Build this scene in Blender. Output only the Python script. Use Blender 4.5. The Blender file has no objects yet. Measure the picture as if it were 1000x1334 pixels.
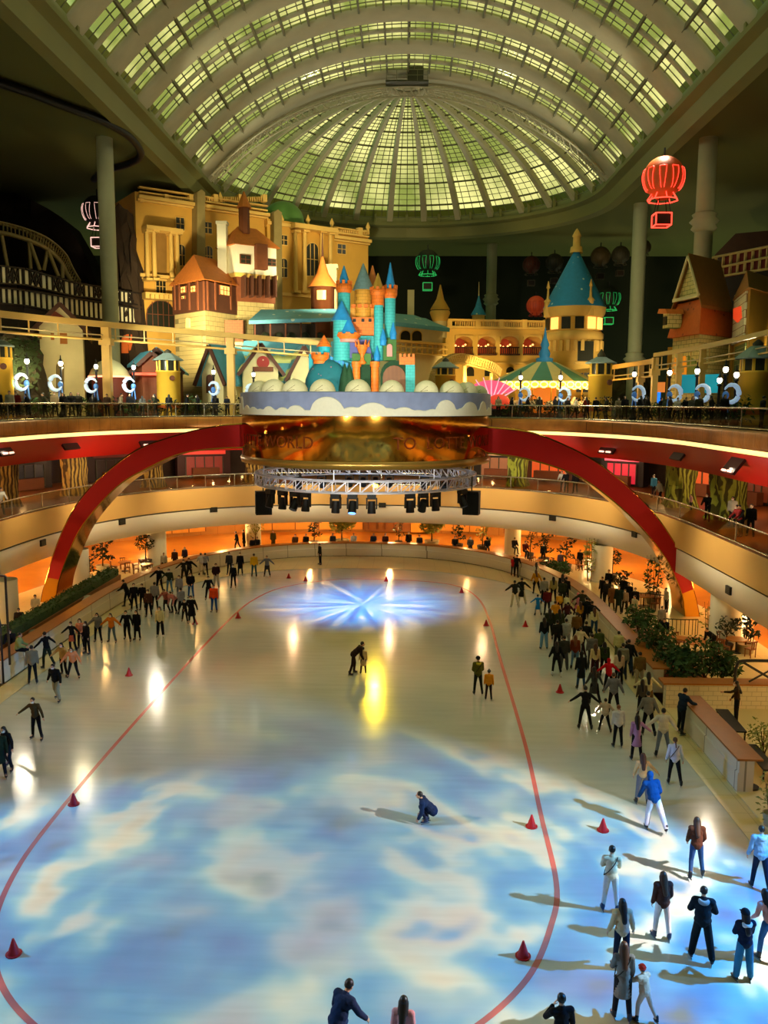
import bpy, bmesh, math, random
from mathutils import Vector, Matrix
R = random.Random(7)
PI = math.pi
SC = bpy.context.scene
COL = SC.collection
# ------------------------------------------------------------------ camera
F, CX, CY, EYE = 1100., 500., 667., 13.2
PITCH, YAW, ROLL = math.atan(143/1100), math.radians(1.39), .0055
cp, sp, cw, sw = math.cos(PITCH), math.sin(PITCH), math.cos(YAW), math.sin(YAW)
def ray(px, py):
    x = (px-CX)/F; u = (CY-py)/F
    x, u = x-ROLL*u, u+ROLL*x
    f = cp+u*sp; z = -sp+u*cp
    return (x*cw-f*sw, x*sw+f*cw, z)
def G(px, py, z=0.):                       # point of the level z seen at a pixel
    d = ray(px, py); t = (z-EYE)/d[2]
    return Vector((d[0]*t, d[1]*t, z))
def A(px, py, Y):                          # point of the upright plane y=Y seen at a pixel
    d = ray(px, py); t = Y/d[1]
    return Vector((d[0]*t, Y, EYE+d[2]*t))
def AX(px, py, X):
    d = ray(px, py); t = X/d[0]
    return Vector((X, d[1]*t, EYE+d[2]*t))
cam = bpy.data.cameras.new('camera'); camo = bpy.data.objects.new('camera', cam); COL.objects.link(camo)
R0 = Vector((cw, sw, 0)); U0 = Vector((-sw*sp, cw*sp, cp)); FW = Vector((-sw*cp, cw*cp, -sp))
rx = (R0+ROLL*U0).normalized(); ux = (U0-ROLL*R0).normalized(); bx = -FW
camo.matrix_world = Matrix(((rx.x, ux.x, bx.x, 0), (rx.y, ux.y, bx.y, 0), (rx.z, ux.z, bx.z, EYE), (0, 0, 0, 1)))
cam.sensor_fit = 'VERTICAL'; cam.sensor_height = 36; cam.lens = F/1334*36; cam.clip_end = 600
SC.camera = camo
SC.view_settings.view_transform = 'Standard'; SC.view_settings.look = 'None'
SC.view_settings.gamma = 1; SC.view_settings.use_curve_mapping = False
# ------------------------------------------------------------------ materials
def lin(h):
    h = h.lstrip('#'); c = [int(h[i:i+2], 16)/255 for i in (0, 2, 4)]
    return tuple(x/12.92 if x <= .04045 else ((x+.055)/1.055)**2.4 for x in c)
MATS = {}
def M(name, hexc='#808080', rough=.6, metal=0., var=.18, scale=1.5, bump=0., emit=0., spec=.4, pat=None, c2=None, ps=1., ecol=None):
    if name in MATS: return MATS[name]
    m = bpy.data.materials.new(name); m.use_nodes = True; nt = m.node_tree; N = nt.nodes; L = nt.links
    b = N['Principled BSDF']; c = lin(hexc)
    b.inputs['Roughness'].default_value = rough; b.inputs['Metallic'].default_value = metal
    b.inputs['Specular IOR Level'].default_value = spec
    tc = N.new('ShaderNodeTexCoord')
    nz = N.new('ShaderNodeTexNoise'); nz.inputs['Scale'].default_value = scale; nz.inputs['Detail'].default_value = 4
    L.new(tc.outputs['Object'], nz.inputs['Vector'])
    mx = N.new('ShaderNodeMix'); mx.data_type = 'RGBA'
    mx.inputs[6].default_value = tuple(max(0, x*(1-var)) for x in c)+(1,)
    mx.inputs[7].default_value = tuple(min(1, x*(1+var)) for x in c)+(1,)
    L.new(nz.outputs[0], mx.inputs[0]); out = mx.outputs[2]; hgt = nz.outputs[0]
    if pat:
        sx = N.new('ShaderNodeSeparateXYZ'); L.new(tc.outputs['Object'], sx.inputs[0])
        ad = N.new('ShaderNodeMath'); ad.operation = 'ADD'; L.new(sx.outputs[0], ad.inputs[0]); L.new(sx.outputs[1], ad.inputs[1])
        cb = N.new('ShaderNodeCombineXYZ'); L.new(ad.outputs[0], cb.inputs[0]); L.new(sx.outputs[2], cb.inputs[1])
        if pat == 'flat': L.new(sx.outputs[0], cb.inputs[0]); L.new(sx.outputs[1], cb.inputs[1])
        cc = lin(c2 or '#303030')
        if pat in ('brick', 'flat', 'panel'):
            t = N.new('ShaderNodeTexBrick'); t.inputs['Scale'].default_value = ps
            t.inputs['Mortar'].default_value = cc+(1,); t.inputs['Mortar Size'].default_value = .025
            t.inputs['Brick Width'].default_value = 1.; t.inputs['Row Height'].default_value = .5
            if pat == 'panel': t.offset = 0; t.inputs['Row Height'].default_value = 9; t.inputs['Mortar Size'].default_value = .012
            if pat == 'flat': t.offset = 0; t.inputs['Row Height'].default_value = 1.; t.inputs['Mortar Size'].default_value = .01
            L.new(cb.outputs[0], t.inputs['Vector']); L.new(out, t.inputs['Color1']); L.new(out, t.inputs['Color2'])
            out = t.outputs['Color']
        else:                                   # 'wave' stripes, 'spots'
            if pat == 'spots':
                t = N.new('ShaderNodeTexVoronoi'); t.inputs['Scale'].default_value = ps
                L.new(tc.outputs['Object'], t.inputs['Vector']); src = t.outputs['Distance']
            else:
                t = N.new('ShaderNodeTexWave'); t.inputs['Scale'].default_value = ps; t.inputs['Distortion'].default_value = .6 if pat == 'wave' else 5
                L.new(cb.outputs[0], t.inputs['Vector']); src = t.outputs['Fac']
            cr = N.new('ShaderNodeValToRGB'); cr.color_ramp.elements[0].position = .12 if pat == 'spots' else .4
            cr.color_ramp.elements[1].position = .16 if pat == 'spots' else .6
            L.new(src, cr.inputs[0]); m2 = N.new('ShaderNodeMix'); m2.data_type = 'RGBA'
            L.new(cr.outputs[0], m2.inputs[0]); m2.inputs[6].default_value = cc+(1,); L.new(out, m2.inputs[7]); out = m2.outputs[2]
    L.new(out, b.inputs['Base Color'])
    if bump:
        bp = N.new('ShaderNodeBump'); bp.inputs['Strength'].default_value = bump; bp.inputs['Distance'].default_value = .1
        L.new(hgt, bp.inputs['Height']); L.new(bp.outputs[0], b.inputs['Normal'])
    if emit:
        b.inputs['Emission Color'].default_value = lin(ecol or hexc)+(1,); b.inputs['Emission Strength'].default_value = emit
    MATS[name] = m
    return m
def GLASS(name, hexc, frac=.25, rough=.05):     # clear pane: tinted transparency under a glossy skin
    if name in MATS: return MATS[name]
    m = bpy.data.materials.new(name); m.use_nodes = True; N = m.node_tree.nodes; L = m.node_tree.links
    N.remove(N['Principled BSDF']); o = N['Material Output']
    t = N.new('ShaderNodeBsdfTransparent'); g = N.new('ShaderNodeBsdfGlossy'); g.inputs['Roughness'].default_value = rough
    mix = N.new('ShaderNodeMixShader'); fr = N.new('ShaderNodeLayerWeight'); fr.inputs['Blend'].default_value = .3
    pw = N.new('ShaderNodeMath'); pw.operation = 'POWER'; pw.inputs[1].default_value = 3; L.new(fr.outputs['Facing'], pw.inputs[0])
    ml = N.new('ShaderNodeMath'); ml.operation = 'MULTIPLY_ADD'; ml.inputs[1].default_value = .5; ml.inputs[2].default_value = frac*.2
    L.new(pw.outputs[0], ml.inputs[0]); L.new(ml.outputs[0], mix.inputs[0])
    tc = N.new('ShaderNodeTexCoord'); nz = N.new('ShaderNodeTexNoise'); nz.inputs['Scale'].default_value = .25; nz.inputs['Detail'].default_value = 5
    L.new(tc.outputs['Object'], nz.inputs['Vector']); mx = N.new('ShaderNodeMix'); mx.data_type = 'RGBA'
    c = lin(hexc); mx.inputs[6].default_value = tuple(x*.6 for x in c)+(1,); mx.inputs[7].default_value = tuple(min(1, x*1.25) for x in c)+(1,)
    L.new(nz.outputs[0], mx.inputs[0]); L.new(mx.outputs[2], t.inputs['Color'])
    L.new(t.outputs[0], mix.inputs[1]); L.new(g.outputs[0], mix.inputs[2]); L.new(mix.outputs[0], o.inputs['Surface'])
    MATS[name] = m
    return m
# ------------------------------------------------------------------ mesh building
class MB:
    def __init__(s): s.v = []; s.f = []; s.sm = []; s.mi = []; s.cur = 0
    def add(s, vs, fs, smooth=False):
        b = len(s.v); s.v += [tuple(p) for p in vs]
        for f in fs: s.f.append(tuple(b+i for i in f)); s.sm.append(smooth); s.mi.append(s.cur)
        return s
    def box(s, c, d, rz=0., rot=None):
        x, y, z = d[0]/2, d[1]/2, d[2]/2; m = rot or Matrix.Rotation(rz, 3, 'Z'); c = Vector(c)
        vs = [c+m@Vector(p) for p in ((-x,-y,-z),(x,-y,-z),(x,y,-z),(-x,y,-z),(-x,-y,z),(x,-y,z),(x,y,z),(-x,y,z))]
        return s.add(vs, [(0,3,2,1),(4,5,6,7),(0,1,5,4),(1,2,6,5),(2,3,7,6),(3,0,4,7)])
    def bb(s, x0, x1, y0, y1, z0, z1): return s.box(((x0+x1)/2,(y0+y1)/2,(z0+z1)/2), (abs(x1-x0),abs(y1-y0),abs(z1-z0)))
    def bar(s, a, b, w, h=None):                 # box beam from a to b
        a, b = Vector(a), Vector(b); h = h or w; d = b-a
        if d.length < 1e-6: return s
        q = d.to_track_quat('Y', 'Z').to_matrix()
        return s.box((a+b)/2, (w, d.length, h), rot=q)
    def cyl(s, a, b, r0, r1=None, n=12, caps=True, smooth=True):
        a, b = Vector(a), Vector(b); r1 = r0 if r1 is None else r1
        q = (b-a).to_track_quat('Z', 'X').to_matrix(); vs = []
        for p, r in ((a, r0), (b, r1)):
            for i in range(n): t = 2*PI*i/n; vs.append(p+q@Vector((r*math.cos(t), r*math.sin(t), 0)))
        s.add(vs, [(i, (i+1) % n, n+(i+1) % n, n+i) for i in range(n)], smooth)
        if caps: s.add(vs[:n], [tuple(range(n-1, -1, -1))]); s.add(vs[n:], [tuple(range(n))])
        return s
    def lathe(s, prof, c=(0,0,0), n=24, a0=0., a1=2*PI, smooth=True, sx=1., sy=1.):
        c = Vector(c); full = abs(a1-a0-2*PI) < 1e-6; k = n if full else n+1; vs = []
        for r, z in prof:
            for i in range(k): t = a0+(a1-a0)*i/n; vs.append(c+Vector((r*math.cos(t)*sx, r*math.sin(t)*sy, z)))
        fs = []
        for j in range(len(prof)-1):
            for i in range(n):
                i2 = (i+1) % k
                fs.append((j*k+i, j*k+i2, (j+1)*k+i2, (j+1)*k+i))
        return s.add(vs, fs, smooth)
    def tube(s, pts, r, n=6, closed=False, smooth=True):
        pts = [Vector(p) for p in pts]; K = len(pts); vs = []; up = Vector((0, 0, 1))
        for i, p in enumerate(pts):
            a = pts[(i-1) % K] if closed or i > 0 else p; b = pts[(i+1) % K] if closed or i < K-1 else p
            d = (b-a).normalized(); u = up if abs(d.z) < .95 else Vector((1, 0, 0))
            e = d.cross(u).normalized(); g = e.cross(d)
            rr = r[i] if isinstance(r, (list, tuple)) else r
            for j in range(n): t = 2*PI*j/n; vs.append(p+(e*math.cos(t)+g*math.sin(t))*rr)
        fs = []
        for i in range(K if closed else K-1):
            i2 = (i+1) % K
            for j in range(n): j2 = (j+1) % n; fs.append((i*n+j, i*n+j2, i2*n+j2, i2*n+j))
        if not closed: fs += [tuple(range(n-1, -1, -1)), tuple((K-1)*n+j for j in range(n))]
        return s.add(vs, fs, smooth)
    def sphere(s, c, r, n=14, k=9, z0=-1., z1=1.):
        c = Vector(c); r = r if isinstance(r, (tuple, list)) else (r, r, r); vs = []
        for j in range(k+1):
            ph = math.asin(max(-1, min(1, z0)))+(math.asin(z1)-math.asin(z0))*j/k
            for i in range(n): t = 2*PI*i/n; vs.append(c+Vector((r[0]*math.cos(ph)*math.cos(t), r[1]*math.cos(ph)*math.sin(t), r[2]*math.sin(ph))))
        return s.add(vs, [(j*n+i, j*n+(i+1) % n, (j+1)*n+(i+1) % n, (j+1)*n+i) for j in range(k) for i in range(n)], True)
    def prism(s, pts, d):                        # polygon of 3-D points swept along vector d
        pts = [Vector(p) for p in pts]; d = Vector(d); n = len(pts)
        vs = pts+[p+d for p in pts]
        return s.add(vs, [tuple(range(n-1, -1, -1)), tuple(range(n, 2*n))]+[(i, (i+1) % n, n+(i+1) % n, n+i) for i in range(n)])
    def grid(s, rows, smooth=True, closed=False):
        k = len(rows[0]); vs = [p for r in rows for p in r]
        kk = k if closed else k-1
        return s.add(vs, [(j*k+i, j*k+(i+1) % k, (j+1)*k+(i+1) % k, (j+1)*k+i) for j in range(len(rows)-1) for i in range(kk)], smooth)
    def ngon(s, pts): return s.add(pts, [tuple(range(len(pts)))])
    def gable(s, x0, x1, y0, y1, z0, zr, axis='x', over=0.):   # pitched roof solid, ridge along axis
        if axis == 'x':
            ym = (y0+y1)/2; s.prism([(x0-over, y0-over, z0), (x0-over, y1+over, z0), (x0-over, ym, zr)], (x1-x0+2*over, 0, 0))
        else:
            xm = (x0+x1)/2; s.prism([(x0-over, y0-over, z0), (x1+over, y0-over, z0), (xm, y0-over, zr)], (0, y1-y0+2*over, 0))
        return s
    def mesh(s, name, mats):
        me = bpy.data.meshes.new(name); me.from_pydata(s.v, [], s.f)
        me.polygons.foreach_set('use_smooth', s.sm); me.polygons.foreach_set('material_index', s.mi)
        for m in (mats if isinstance(mats, (list, tuple)) else [mats]): me.materials.append(m)
        bm = bmesh.new(); bm.from_mesh(me); bmesh.ops.recalc_face_normals(bm, faces=bm.faces); bm.to_mesh(me); bm.free()
        me.update(); return me
    def build(s, name, mats, parent=None, **kw):
        return link(name, s.mesh(name, mats), parent, **kw)
def link(name, data, parent=None, label=None, cat=None, group=None, kind=None, loc=None, rz=None):
    o = bpy.data.objects.new(name, data); COL.objects.link(o)
    if parent is not None:
        o.parent = parent; o.matrix_parent_inverse = parent.matrix_basis.inverted()
    tag(o, label, cat, group, kind)
    if loc is not None: o.location = loc
    if rz is not None: o.rotation_euler = (0, 0, rz)
    return o
def tag(o, label=None, cat=None, group=None, kind=None):
    for k, v in (('label', label), ('category', cat), ('group', group), ('kind', kind)):
        if v: o[k] = v
    return o
def thing(name, label, cat, loc=(0, 0, 0), group=None, kind=None):
    o = bpy.data.objects.new(name, None); COL.objects.link(o); o.location = loc; o.empty_display_size = .2
    return tag(o, label, cat, group, kind)
KIDS = {}
def kids(o): return [c for c in COL.objects if c.parent == o]
def dup(root, loc, rz=0., label=None, group=None, scale=1., tree=None):
    r = root.copy(); COL.objects.link(r); r.location = loc; r.rotation_euler = (0, 0, rz); r.scale = (scale,)*3 if not isinstance(scale, tuple) else scale
    if label: r['label'] = label
    if group: r['group'] = group
    for ch, gs in tree:
        c = ch.copy(); COL.objects.link(c); c.parent = r
        for g in gs: d = g.copy(); COL.objects.link(d); d.parent = c
    return r
def treeof(root): return [(c, kids(c)) for c in kids(root)]
def smoothpts(P, k=6):                           # Catmull-Rom through points
    P = [Vector(p) for p in P]; out = []
    for i in range(len(P)-1):
        a, b, c, d = P[max(i-1, 0)], P[i], P[i+1], P[min(i+2, len(P)-1)]
        for j in range(k):
            t = j/k; out.append(.5*((2*b)+(c-a)*t+(2*a-5*b+4*c-d)*t*t+(3*b-a-3*c+d)*t**3))
    return out+[P[-1]]
SKY, FLOOD, VAULT, GROUND, MID, RIM, REDW, PARK, PTS, SPLASH, PROJ = 1.5, 1500, 2700, 400, 380, 1600, 1000, 13000, 4.0, 10500, 21000
EXPO = .1
VENT, GOLDL = 700, 2600
LEFTP = .75
SC.view_settings.exposure = EXPO
# ------------------------------------------------------------------ palette
ICE = M('ice', '#c4c8b8', .14, var=.05, scale=.5, spec=.75)
def _ice():                                     # skated ice: fine streaks in tint, gloss and relief
    nt = ICE.node_tree; N, L = nt.nodes, nt.links; b = N['Principled BSDF']; tc = N.new('ShaderNodeTexCoord')
    def streak(rot, sc, k):
        mp = N.new('ShaderNodeMapping'); mp.inputs['Rotation'].default_value = (0, 0, rot); mp.inputs['Scale'].default_value = (.25, 2.2, 1); L.new(tc.outputs['Object'], mp.inputs[0])
        n = N.new('ShaderNodeTexNoise'); n.inputs['Scale'].default_value = sc; n.inputs['Detail'].default_value = 6; L.new(mp.outputs[0], n.inputs['Vector']); return n.outputs[0]
    a, c = streak(.5, 1.3, 0), streak(-1.1, 1.8, 0); ad = N.new('ShaderNodeMath'); ad.operation = 'ADD'; L.new(a, ad.inputs[0]); L.new(c, ad.inputs[1])
    mr = N.new('ShaderNodeMapRange'); mr.inputs[1].default_value = .75; mr.inputs[2].default_value = 1.25; mr.inputs[3].default_value = .11; mr.inputs[4].default_value = .19; L.new(ad.outputs[0], mr.inputs[0]); L.new(mr.outputs[0], b.inputs['Roughness'])
    old = b.inputs['Base Color'].links[0].from_socket; mx = N.new('ShaderNodeMix'); mx.data_type = 'RGBA'; mx.blend_type = 'MULTIPLY'; mx.inputs[0].default_value = 1; L.new(old, mx.inputs[6])
    cr = N.new('ShaderNodeValToRGB'); cr.color_ramp.elements[0].position = .36; cr.color_ramp.elements[1].position = .62; cr.color_ramp.elements[0].color = (.94, .945, .93, 1); cr.color_ramp.elements[1].color = (1.03, 1.03, 1.03, 1)
    hf_ = N.new('ShaderNodeMath'); hf_.operation = 'MULTIPLY'; hf_.inputs[1].default_value = .5; L.new(ad.outputs[0], hf_.inputs[0]); L.new(hf_.outputs[0], cr.inputs[0]); L.new(cr.outputs[0], mx.inputs[7]); L.new(mx.outputs[2], b.inputs['Base Color'])
    bp = N.new('ShaderNodeBump'); bp.inputs['Strength'].default_value = .03; bp.inputs['Distance'].default_value = .02; L.new(ad.outputs[0], bp.inputs['Height']); L.new(bp.outputs[0], b.inputs['Normal'])
_ice()
OLIVE = M('olive_ceiling', '#6a6c38', .85, var=.12, scale=.1)
BEAM = M('olive_beam', '#7d7d48', .6, var=.1, scale=.4)
RIBM = M('pale_vault', '#b8b192', .7, var=.16, scale=.7)
STEEL = M('grey_steel', '#6f6c50', .5, var=.1)
DARKST = M('dark_steel', '#3c3a28', .5, var=.1)
GL_ROOF = GLASS('roof_glass', '#dad8a4', .1, .15)
BRONZE = M('bronze_panel', '#a06a2c', .36, metal=.5, var=.5, scale=1.1, bump=.6, pat='panel', c2='#5a3512', ps=.7)
REDP = M('red_panel', '#b3140a', .42, var=.12, scale=.5)
REDA = M('red_arch', '#c8060c', .55, var=.06, scale=.5)
GOLD = M('gold_mirror', '#b98a34', .09, metal=1., var=.08, scale=.8, bump=.05)
GOLDF = M('gold_foot', '#c98822', .35, metal=.8, var=.08)
BEIGE = M('beige_fascia', '#dfae60', .5, var=.05, scale=.4)
WHITEF = M('white_fascia', '#ece2c8', .6, var=.04, scale=.4)
STRIP = M('light_strip', '#ffdc86', .5, emit=1.5)
GLS = GLASS('rail_glass', '#c8c19a', .5)
CHROME = M('rail_chrome', '#c2bca4', .25, metal=.9, var=.05)
CREAMF = M('cream_floor', '#d9c488', .3, var=.07, scale=1., spec=.5, pat='flat', c2='#b8a46c', ps=.8)
WOODF = M('orange_floor', '#c9822e', .22, var=.15, scale=.8, spec=.6)
WOODW = M('orange_wood_wall', '#a8702e', .5, var=.15, scale=1.2, pat='panel', c2='#8a5418', ps=.45)
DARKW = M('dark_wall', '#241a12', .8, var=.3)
DECKF = M('deck_floor', '#4a3c26', .6, var=.2)
BACKW = M('back_wall', '#1f2413', .9, var=.3, scale=.12)
BOARD = M('rink_board', '#d2cbb2', .45, var=.05, scale=.6, pat='panel', c2='#8d876f', ps=.33)
WOODT = M('wood_counter', '#a0601e', .35, var=.2, scale=3)
WOODB = M('brown_planter', '#8a5220', .6, var=.2, scale=2)
COLM = M('pale_column', '#d8d2ba', .55, var=.04)
PARKCOL = M('park_column', '#9fa17c', .6, var=.08)
BLACK = M('black_matte', '#0d0d0d', .55, var=.2)
# ------------------------------------------------------------------ plan curves
def SE(cx, a, cy, b, off=0., n=2.4, ymin=4., k=72):
    a += off; b += off; P = []
    ys = [ymin+(cy-ymin)*i/8 for i in range(8)]
    P += [(cx-a, y) for y in ys]
    for i in range(k+1):
        t = PI-PI*i/k; c, s = math.cos(t), math.sin(t)
        P.append((cx+a*math.copysign(abs(c)**(2/n), c), cy+b*abs(s)**(2/n)))
    P += [(cx+a, y) for y in reversed(ys)]
    return P
def MC(off=0., **k): return SE(-3.5, 20.3, 49., 23.5, off, **k)
def IC(off=0., **k): return SE(-3.6, 15.0, 49., 22.6, off, **k)
def sweep(mb, curve, prof, smooth=True, sel=None):
    rows = []
    for off, z in prof:
        c = curve(off)
        if sel: c = [p for p in c if True][sel[0]:sel[1]]
        rows.append([(x, y, z) for x, y in c])
    return mb.grid(rows, smooth)
def st(name, mb, mats, parent=None): 
    o = mb.build(name, mats, parent)
    if parent is None: o['kind'] = 'structure'
    return o
# ------------------------------------------------------------------ ice, ground floor, mid floor, deck
m = MB(); m.ngon([(x, y, 0) for x, y in reversed(IC(.05))]); st('ice_floor', m, ICE)
m = MB(); sweep(m, IC, [(.05, -.02), (.05, .02), (.8, .02)]); sweep(m, MC, [(-6.2, .02), (3.0, .02)]) ; st('ground_floor', m, CREAMF)
m = MB(); sweep(m, MC, [(3.0, .025), (22, .025)]); st('ground_floor_inner', m, WOODF)
m = MB(); sweep(m, MC, [(0, 6.1), (0, 4.42)], True); fas = st('trim_mid_fascia', m, BEIGE)
m = MB(); sweep(m, MC, [(.25, 4.42), (0, 4.42)]); sweep(m, MC, [(.25, 4.42), (.25, 4.30)]); st('trim_fascia_gap', m, M('fascia_gap', '#77756a', .6))
m = MB(); sweep(m, MC, [(.1, 4.3), (.1, 2.85), (.6, 2.8)]); st('trim_lower_fascia', m, WHITEF)
m = MB(); sweep(m, MC, [(.6, 2.8), (22, 2.8)]); st('ground_ceiling', m, M('ground_ceiling', '#a87a48', .7, var=.1))
m = MB(); sweep(m, MC, [(0, 6.1), (25, 6.1)]); st('mid_floor', m, M('mid_floor', '#8a4a1c', .3, var=.25, scale=.6, spec=.6))
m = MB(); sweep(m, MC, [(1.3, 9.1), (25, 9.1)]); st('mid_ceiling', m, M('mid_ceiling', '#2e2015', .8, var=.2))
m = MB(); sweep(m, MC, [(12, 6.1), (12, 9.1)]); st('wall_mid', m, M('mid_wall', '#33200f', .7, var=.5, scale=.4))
m = MB(); sweep(m, MC, [(13, 0), (13, 2.8)]); st('wall_ground', m, WOODW)
m = MB(); sweep(m, MC, [(-.15, 11.95), (60, 11.95)]); st('deck_floor', m, DECKF)
m = MB(); sweep(m, MC, [(.15, 11.95), (-.15, 11.95), (-.22, 11.8), (-.22, 11.2), (-.1, 11.0), (.1, 10.98)]); st('trim_deck_fascia', m, BRONZE)
m = MB(); sweep(m, MC, [(.1, 10.98), (.2, 10.72)]); st('trim_light_strip', m, STRIP)
m = MB(); sweep(m, MC, [(.1, 10.72), (.1, 10.66), (1.3, 9.1)]); st('trim_red_soffit', m, REDP)
m = MB(); m.bb(-60, 60, -12, -11.6, 0, 36); m.bb(-60, 60, .9, 1.2, 0, 11.5); st('wall_near', m, OLIVE)
for nm, z0, z1, mt in (('deck_fascia', 11.02, 11.6, BRONZE), ('light_strip', 10.82, 11.02, STRIP), ('red_band', 9.1, 10.82, REDP), ('mid_fascia', 4.4, 6.1, BEIGE), ('lower_fascia', 2.85, 4.3, WHITEF)):
    m = MB(); m.bb(-24, 17, 1.2, 1.4, z0, z1); st('trim_near_'+nm, m, mt)
m = MB(); m.bb(-62, 62, 138, 138.5, 11, 37); st('wall_far', m, BACKW)
m = MB(); m.bb(-62, -61.5, -12, 138, 11, 37); st('wall_left', m, BACKW)
m = MB(); m.bb(61.5, 62, -12, 138, 11, 37); st('wall_right', m, BACKW)
m = MB(); m.bb(-60, 60, -11.6, 1.2, 11.5, 11.6); st('deck_floor_near', m, DECKF)
# vents in the red soffit, with their floodlights
vm = M('vent_dark', '#3c0605', .7); vl = M('vent_lamp', '#ffb7a0', .4, emit=2.)
def on_soffit(px, py, t):                        # point of the sloped red band seen at a pixel
    d = Vector(ray(px, py)); o = Vector((0, 0, EYE)); best = None
    for k in range(20, 900):
        p = o+d*(k*.1/max(d.y, .05))
        off = None
        if p.z < 9.2 or p.z > 10.8: continue
        want = .1+(10.7-p.z)/1.6*1.2
        c = [(x, y) for x, y in MC(want, k=200)]
        dd = min((Vector((x, y))-p.xy).length for x, y in c)
        if best is None or dd < best[0]: best = (dd, p)
    return best[1]
for i, (px, py, lamp, where) in enumerate(((3, 585, 1, 'far left of the red soffit'), (89, 578, 0, 'left of the red arch, third of the row'), (192, 575, 1, 'left, just above the red arch'),
        (793, 584, 1, 'right, just above the red arch'), (886, 591, 0, 'between the two lit vents at the right'), (956, 607, 1, 'at the right end of the red soffit'))):
    p = on_soffit(px, py, 0); c = MC(.7, k=200)
    j = min(range(len(c)), key=lambda q: (Vector(c[q])-p.xy).length); j = max(1, min(len(c)-2, j))
    tg = (Vector(c[j+1])-Vector(c[j-1])).normalized(); ang = math.atan2(tg.y, tg.x)
    outw = Vector((-tg.y, tg.x)); 
    q = Matrix.Rotation(ang, 3, 'Z') @ Matrix.Rotation(-math.atan2(1.2, 1.6), 3, 'X')
    p = p-Vector((outw.x, outw.y, 0))*.06
    t = thing('soffit_vent', ('lit ' if lamp else 'unlit ')+'dark recessed vent in red band, '+where, 'vent', p, 'vents in the red soffit')
    MB().box(p, (1.7, .14, .95), rot=q).build('recess', vm, t)
    if lamp:
        for s in (-.38, .38): MB().box(p+q@Vector((s, -.1, -.38)), (.5, .1, .1), rot=q).build('lamp', vl, t)
# small dark grilles in the white fascia
for i, (px, py) in enumerate(((58, 707), (157, 680), (276, 664), (389, 658), (499, 658), (720, 675), (825, 696), (969, 769))):
    c = MC(.05, k=200); best = None
    for x, y in c:
        p = Vector((x, y, 3.6)); d = ray(px, py); s = y/d[1]
        e = abs(d[0]*s-x)
        if best is None or e < best[0] and y > 20: best = (e, x, y, EYE+d[2]*s)
    j = c.index((best[1], best[2])); tg = (Vector(c[min(j+1, len(c)-1)])-Vector(c[j-1])).normalized()
    t = thing('air_grille', 'small dark square grille in white lower fascia, the %s from the left' % ('first second third fourth fifth sixth seventh last'.split()[i]), 'vent', (best[1], best[2], best[3]), 'grilles in the white fascia')
    MB().box((best[1], best[2], best[3]), (.62, .12, .42), rz=math.atan2(tg.y, tg.x)).build('grille_frame', BLACK, t)
    g = MB()
    for k in range(4): g.box((best[1], best[2], best[3]-.13+k*.09), (.54, .16, .03), rz=math.atan2(tg.y, tg.x))
    g.build('louvre', DARKST, t)
# ------------------------------------------------------------------ railings
def railing(name, label, curve, off, z, i0, i1, h=1.05, step=3):
    t = thing(name, label, 'railing', (0, 0, z)); c = [Vector((x, y, 0)) for x, y in curve(off)][i0:i1]
    m = MB(); sweep(m, curve, [(off, z+.06), (off, z+h-.04)], sel=(i0, i1)); m.build('glass_panel', GLS, t)
    MB().tube([p+Vector((0, 0, z+h)) for p in c], .05, 8).build('handrail', CHROME, t)
    MB().tube([p+Vector((0, 0, z+.05)) for p in c], .05, 6).build('bottom_rail', CHROME, t)
    for p in c[::step]: MB().bar(p+Vector((0, 0, z)), p+Vector((0, 0, z+h)), .06).build('post', CHROME, t)
    return t
N_ = len(MC())
railing('glass_railing', 'glass railing with steel handrail around the middle balcony over the rink', MC, .25, 6.1, 0, N_)
railing('glass_railing', 'glass railing along the upper deck left of the gold stage drum', MC, .2, 11.95, 0, N_//2-6)
railing('glass_railing', 'glass railing along the upper deck right of the gold stage drum', MC, .2, 11.95, N_//2+7, N_)
# ------------------------------------------------------------------ rink barriers
def barrier(name, pts, h, label, th=.45, top=.75):
    L_ = MB(); P = [Vector((x, y, 0)) for x, y in pts]; n = len(P)
    def offs(d):
        o = []
        for i, p in enumerate(P):
            tg = (P[min(i+1, n-1)]-P[max(i-1, 0)]).normalized(); o.append(p+Vector((-tg.y, tg.x, 0))*d)
        return o
    a, b, c, d = offs(0), offs(.05), offs(th), offs(-.04)
    up = lambda q, z: [p+Vector((0, 0, z)) for p in q]
    L_.grid([up(d, .02), up(d, h*.62), up(a, h*.66), up(a, h), up(c, h), up(c, 0)], False)
    for e in (0, -1): L_.ngon([d[e]+Vector((0,0,.02)), d[e]+Vector((0,0,h*.62)), a[e]+Vector((0, 0, h*.66)), a[e]+Vector((0, 0, h)), c[e]+Vector((0, 0, h)), c[e]])
    o = L_.build(name, BOARD); o['kind'] = 'structure'
    k = MB(); k.grid([up(d, .0), up(d, .07)], False); k.build('kick_plate', M('kick_plate', '#6d6a55', .6), o)
    t = MB(); e0, e1 = offs(-.06), offs(top)
    t.grid([up(e0, h), up(e0, h+.07), up(e1, h+.07), up(e1, h)], False)
    for e in (0, -1): t.ngon([e0[e]+Vector((0, 0, h)), e0[e]+Vector((0, 0, h+.07)), e1[e]+Vector((0, 0, h+.07)), e1[e]+Vector((0, 0, h))])
    t.build('counter_top', WOODT, o)
    return o
ic = IC(.1, k=110)
main = [p for p in ic if (p[0] < -3.7 and p[1] > 37.6) or (p[0] >= -3.7 and p[1] > 35.8)]
barrier('wall_rink', main, 1.12, '')
g0, g1 = G(897, 938), G(958, 1026)
xb = 11.5
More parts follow.
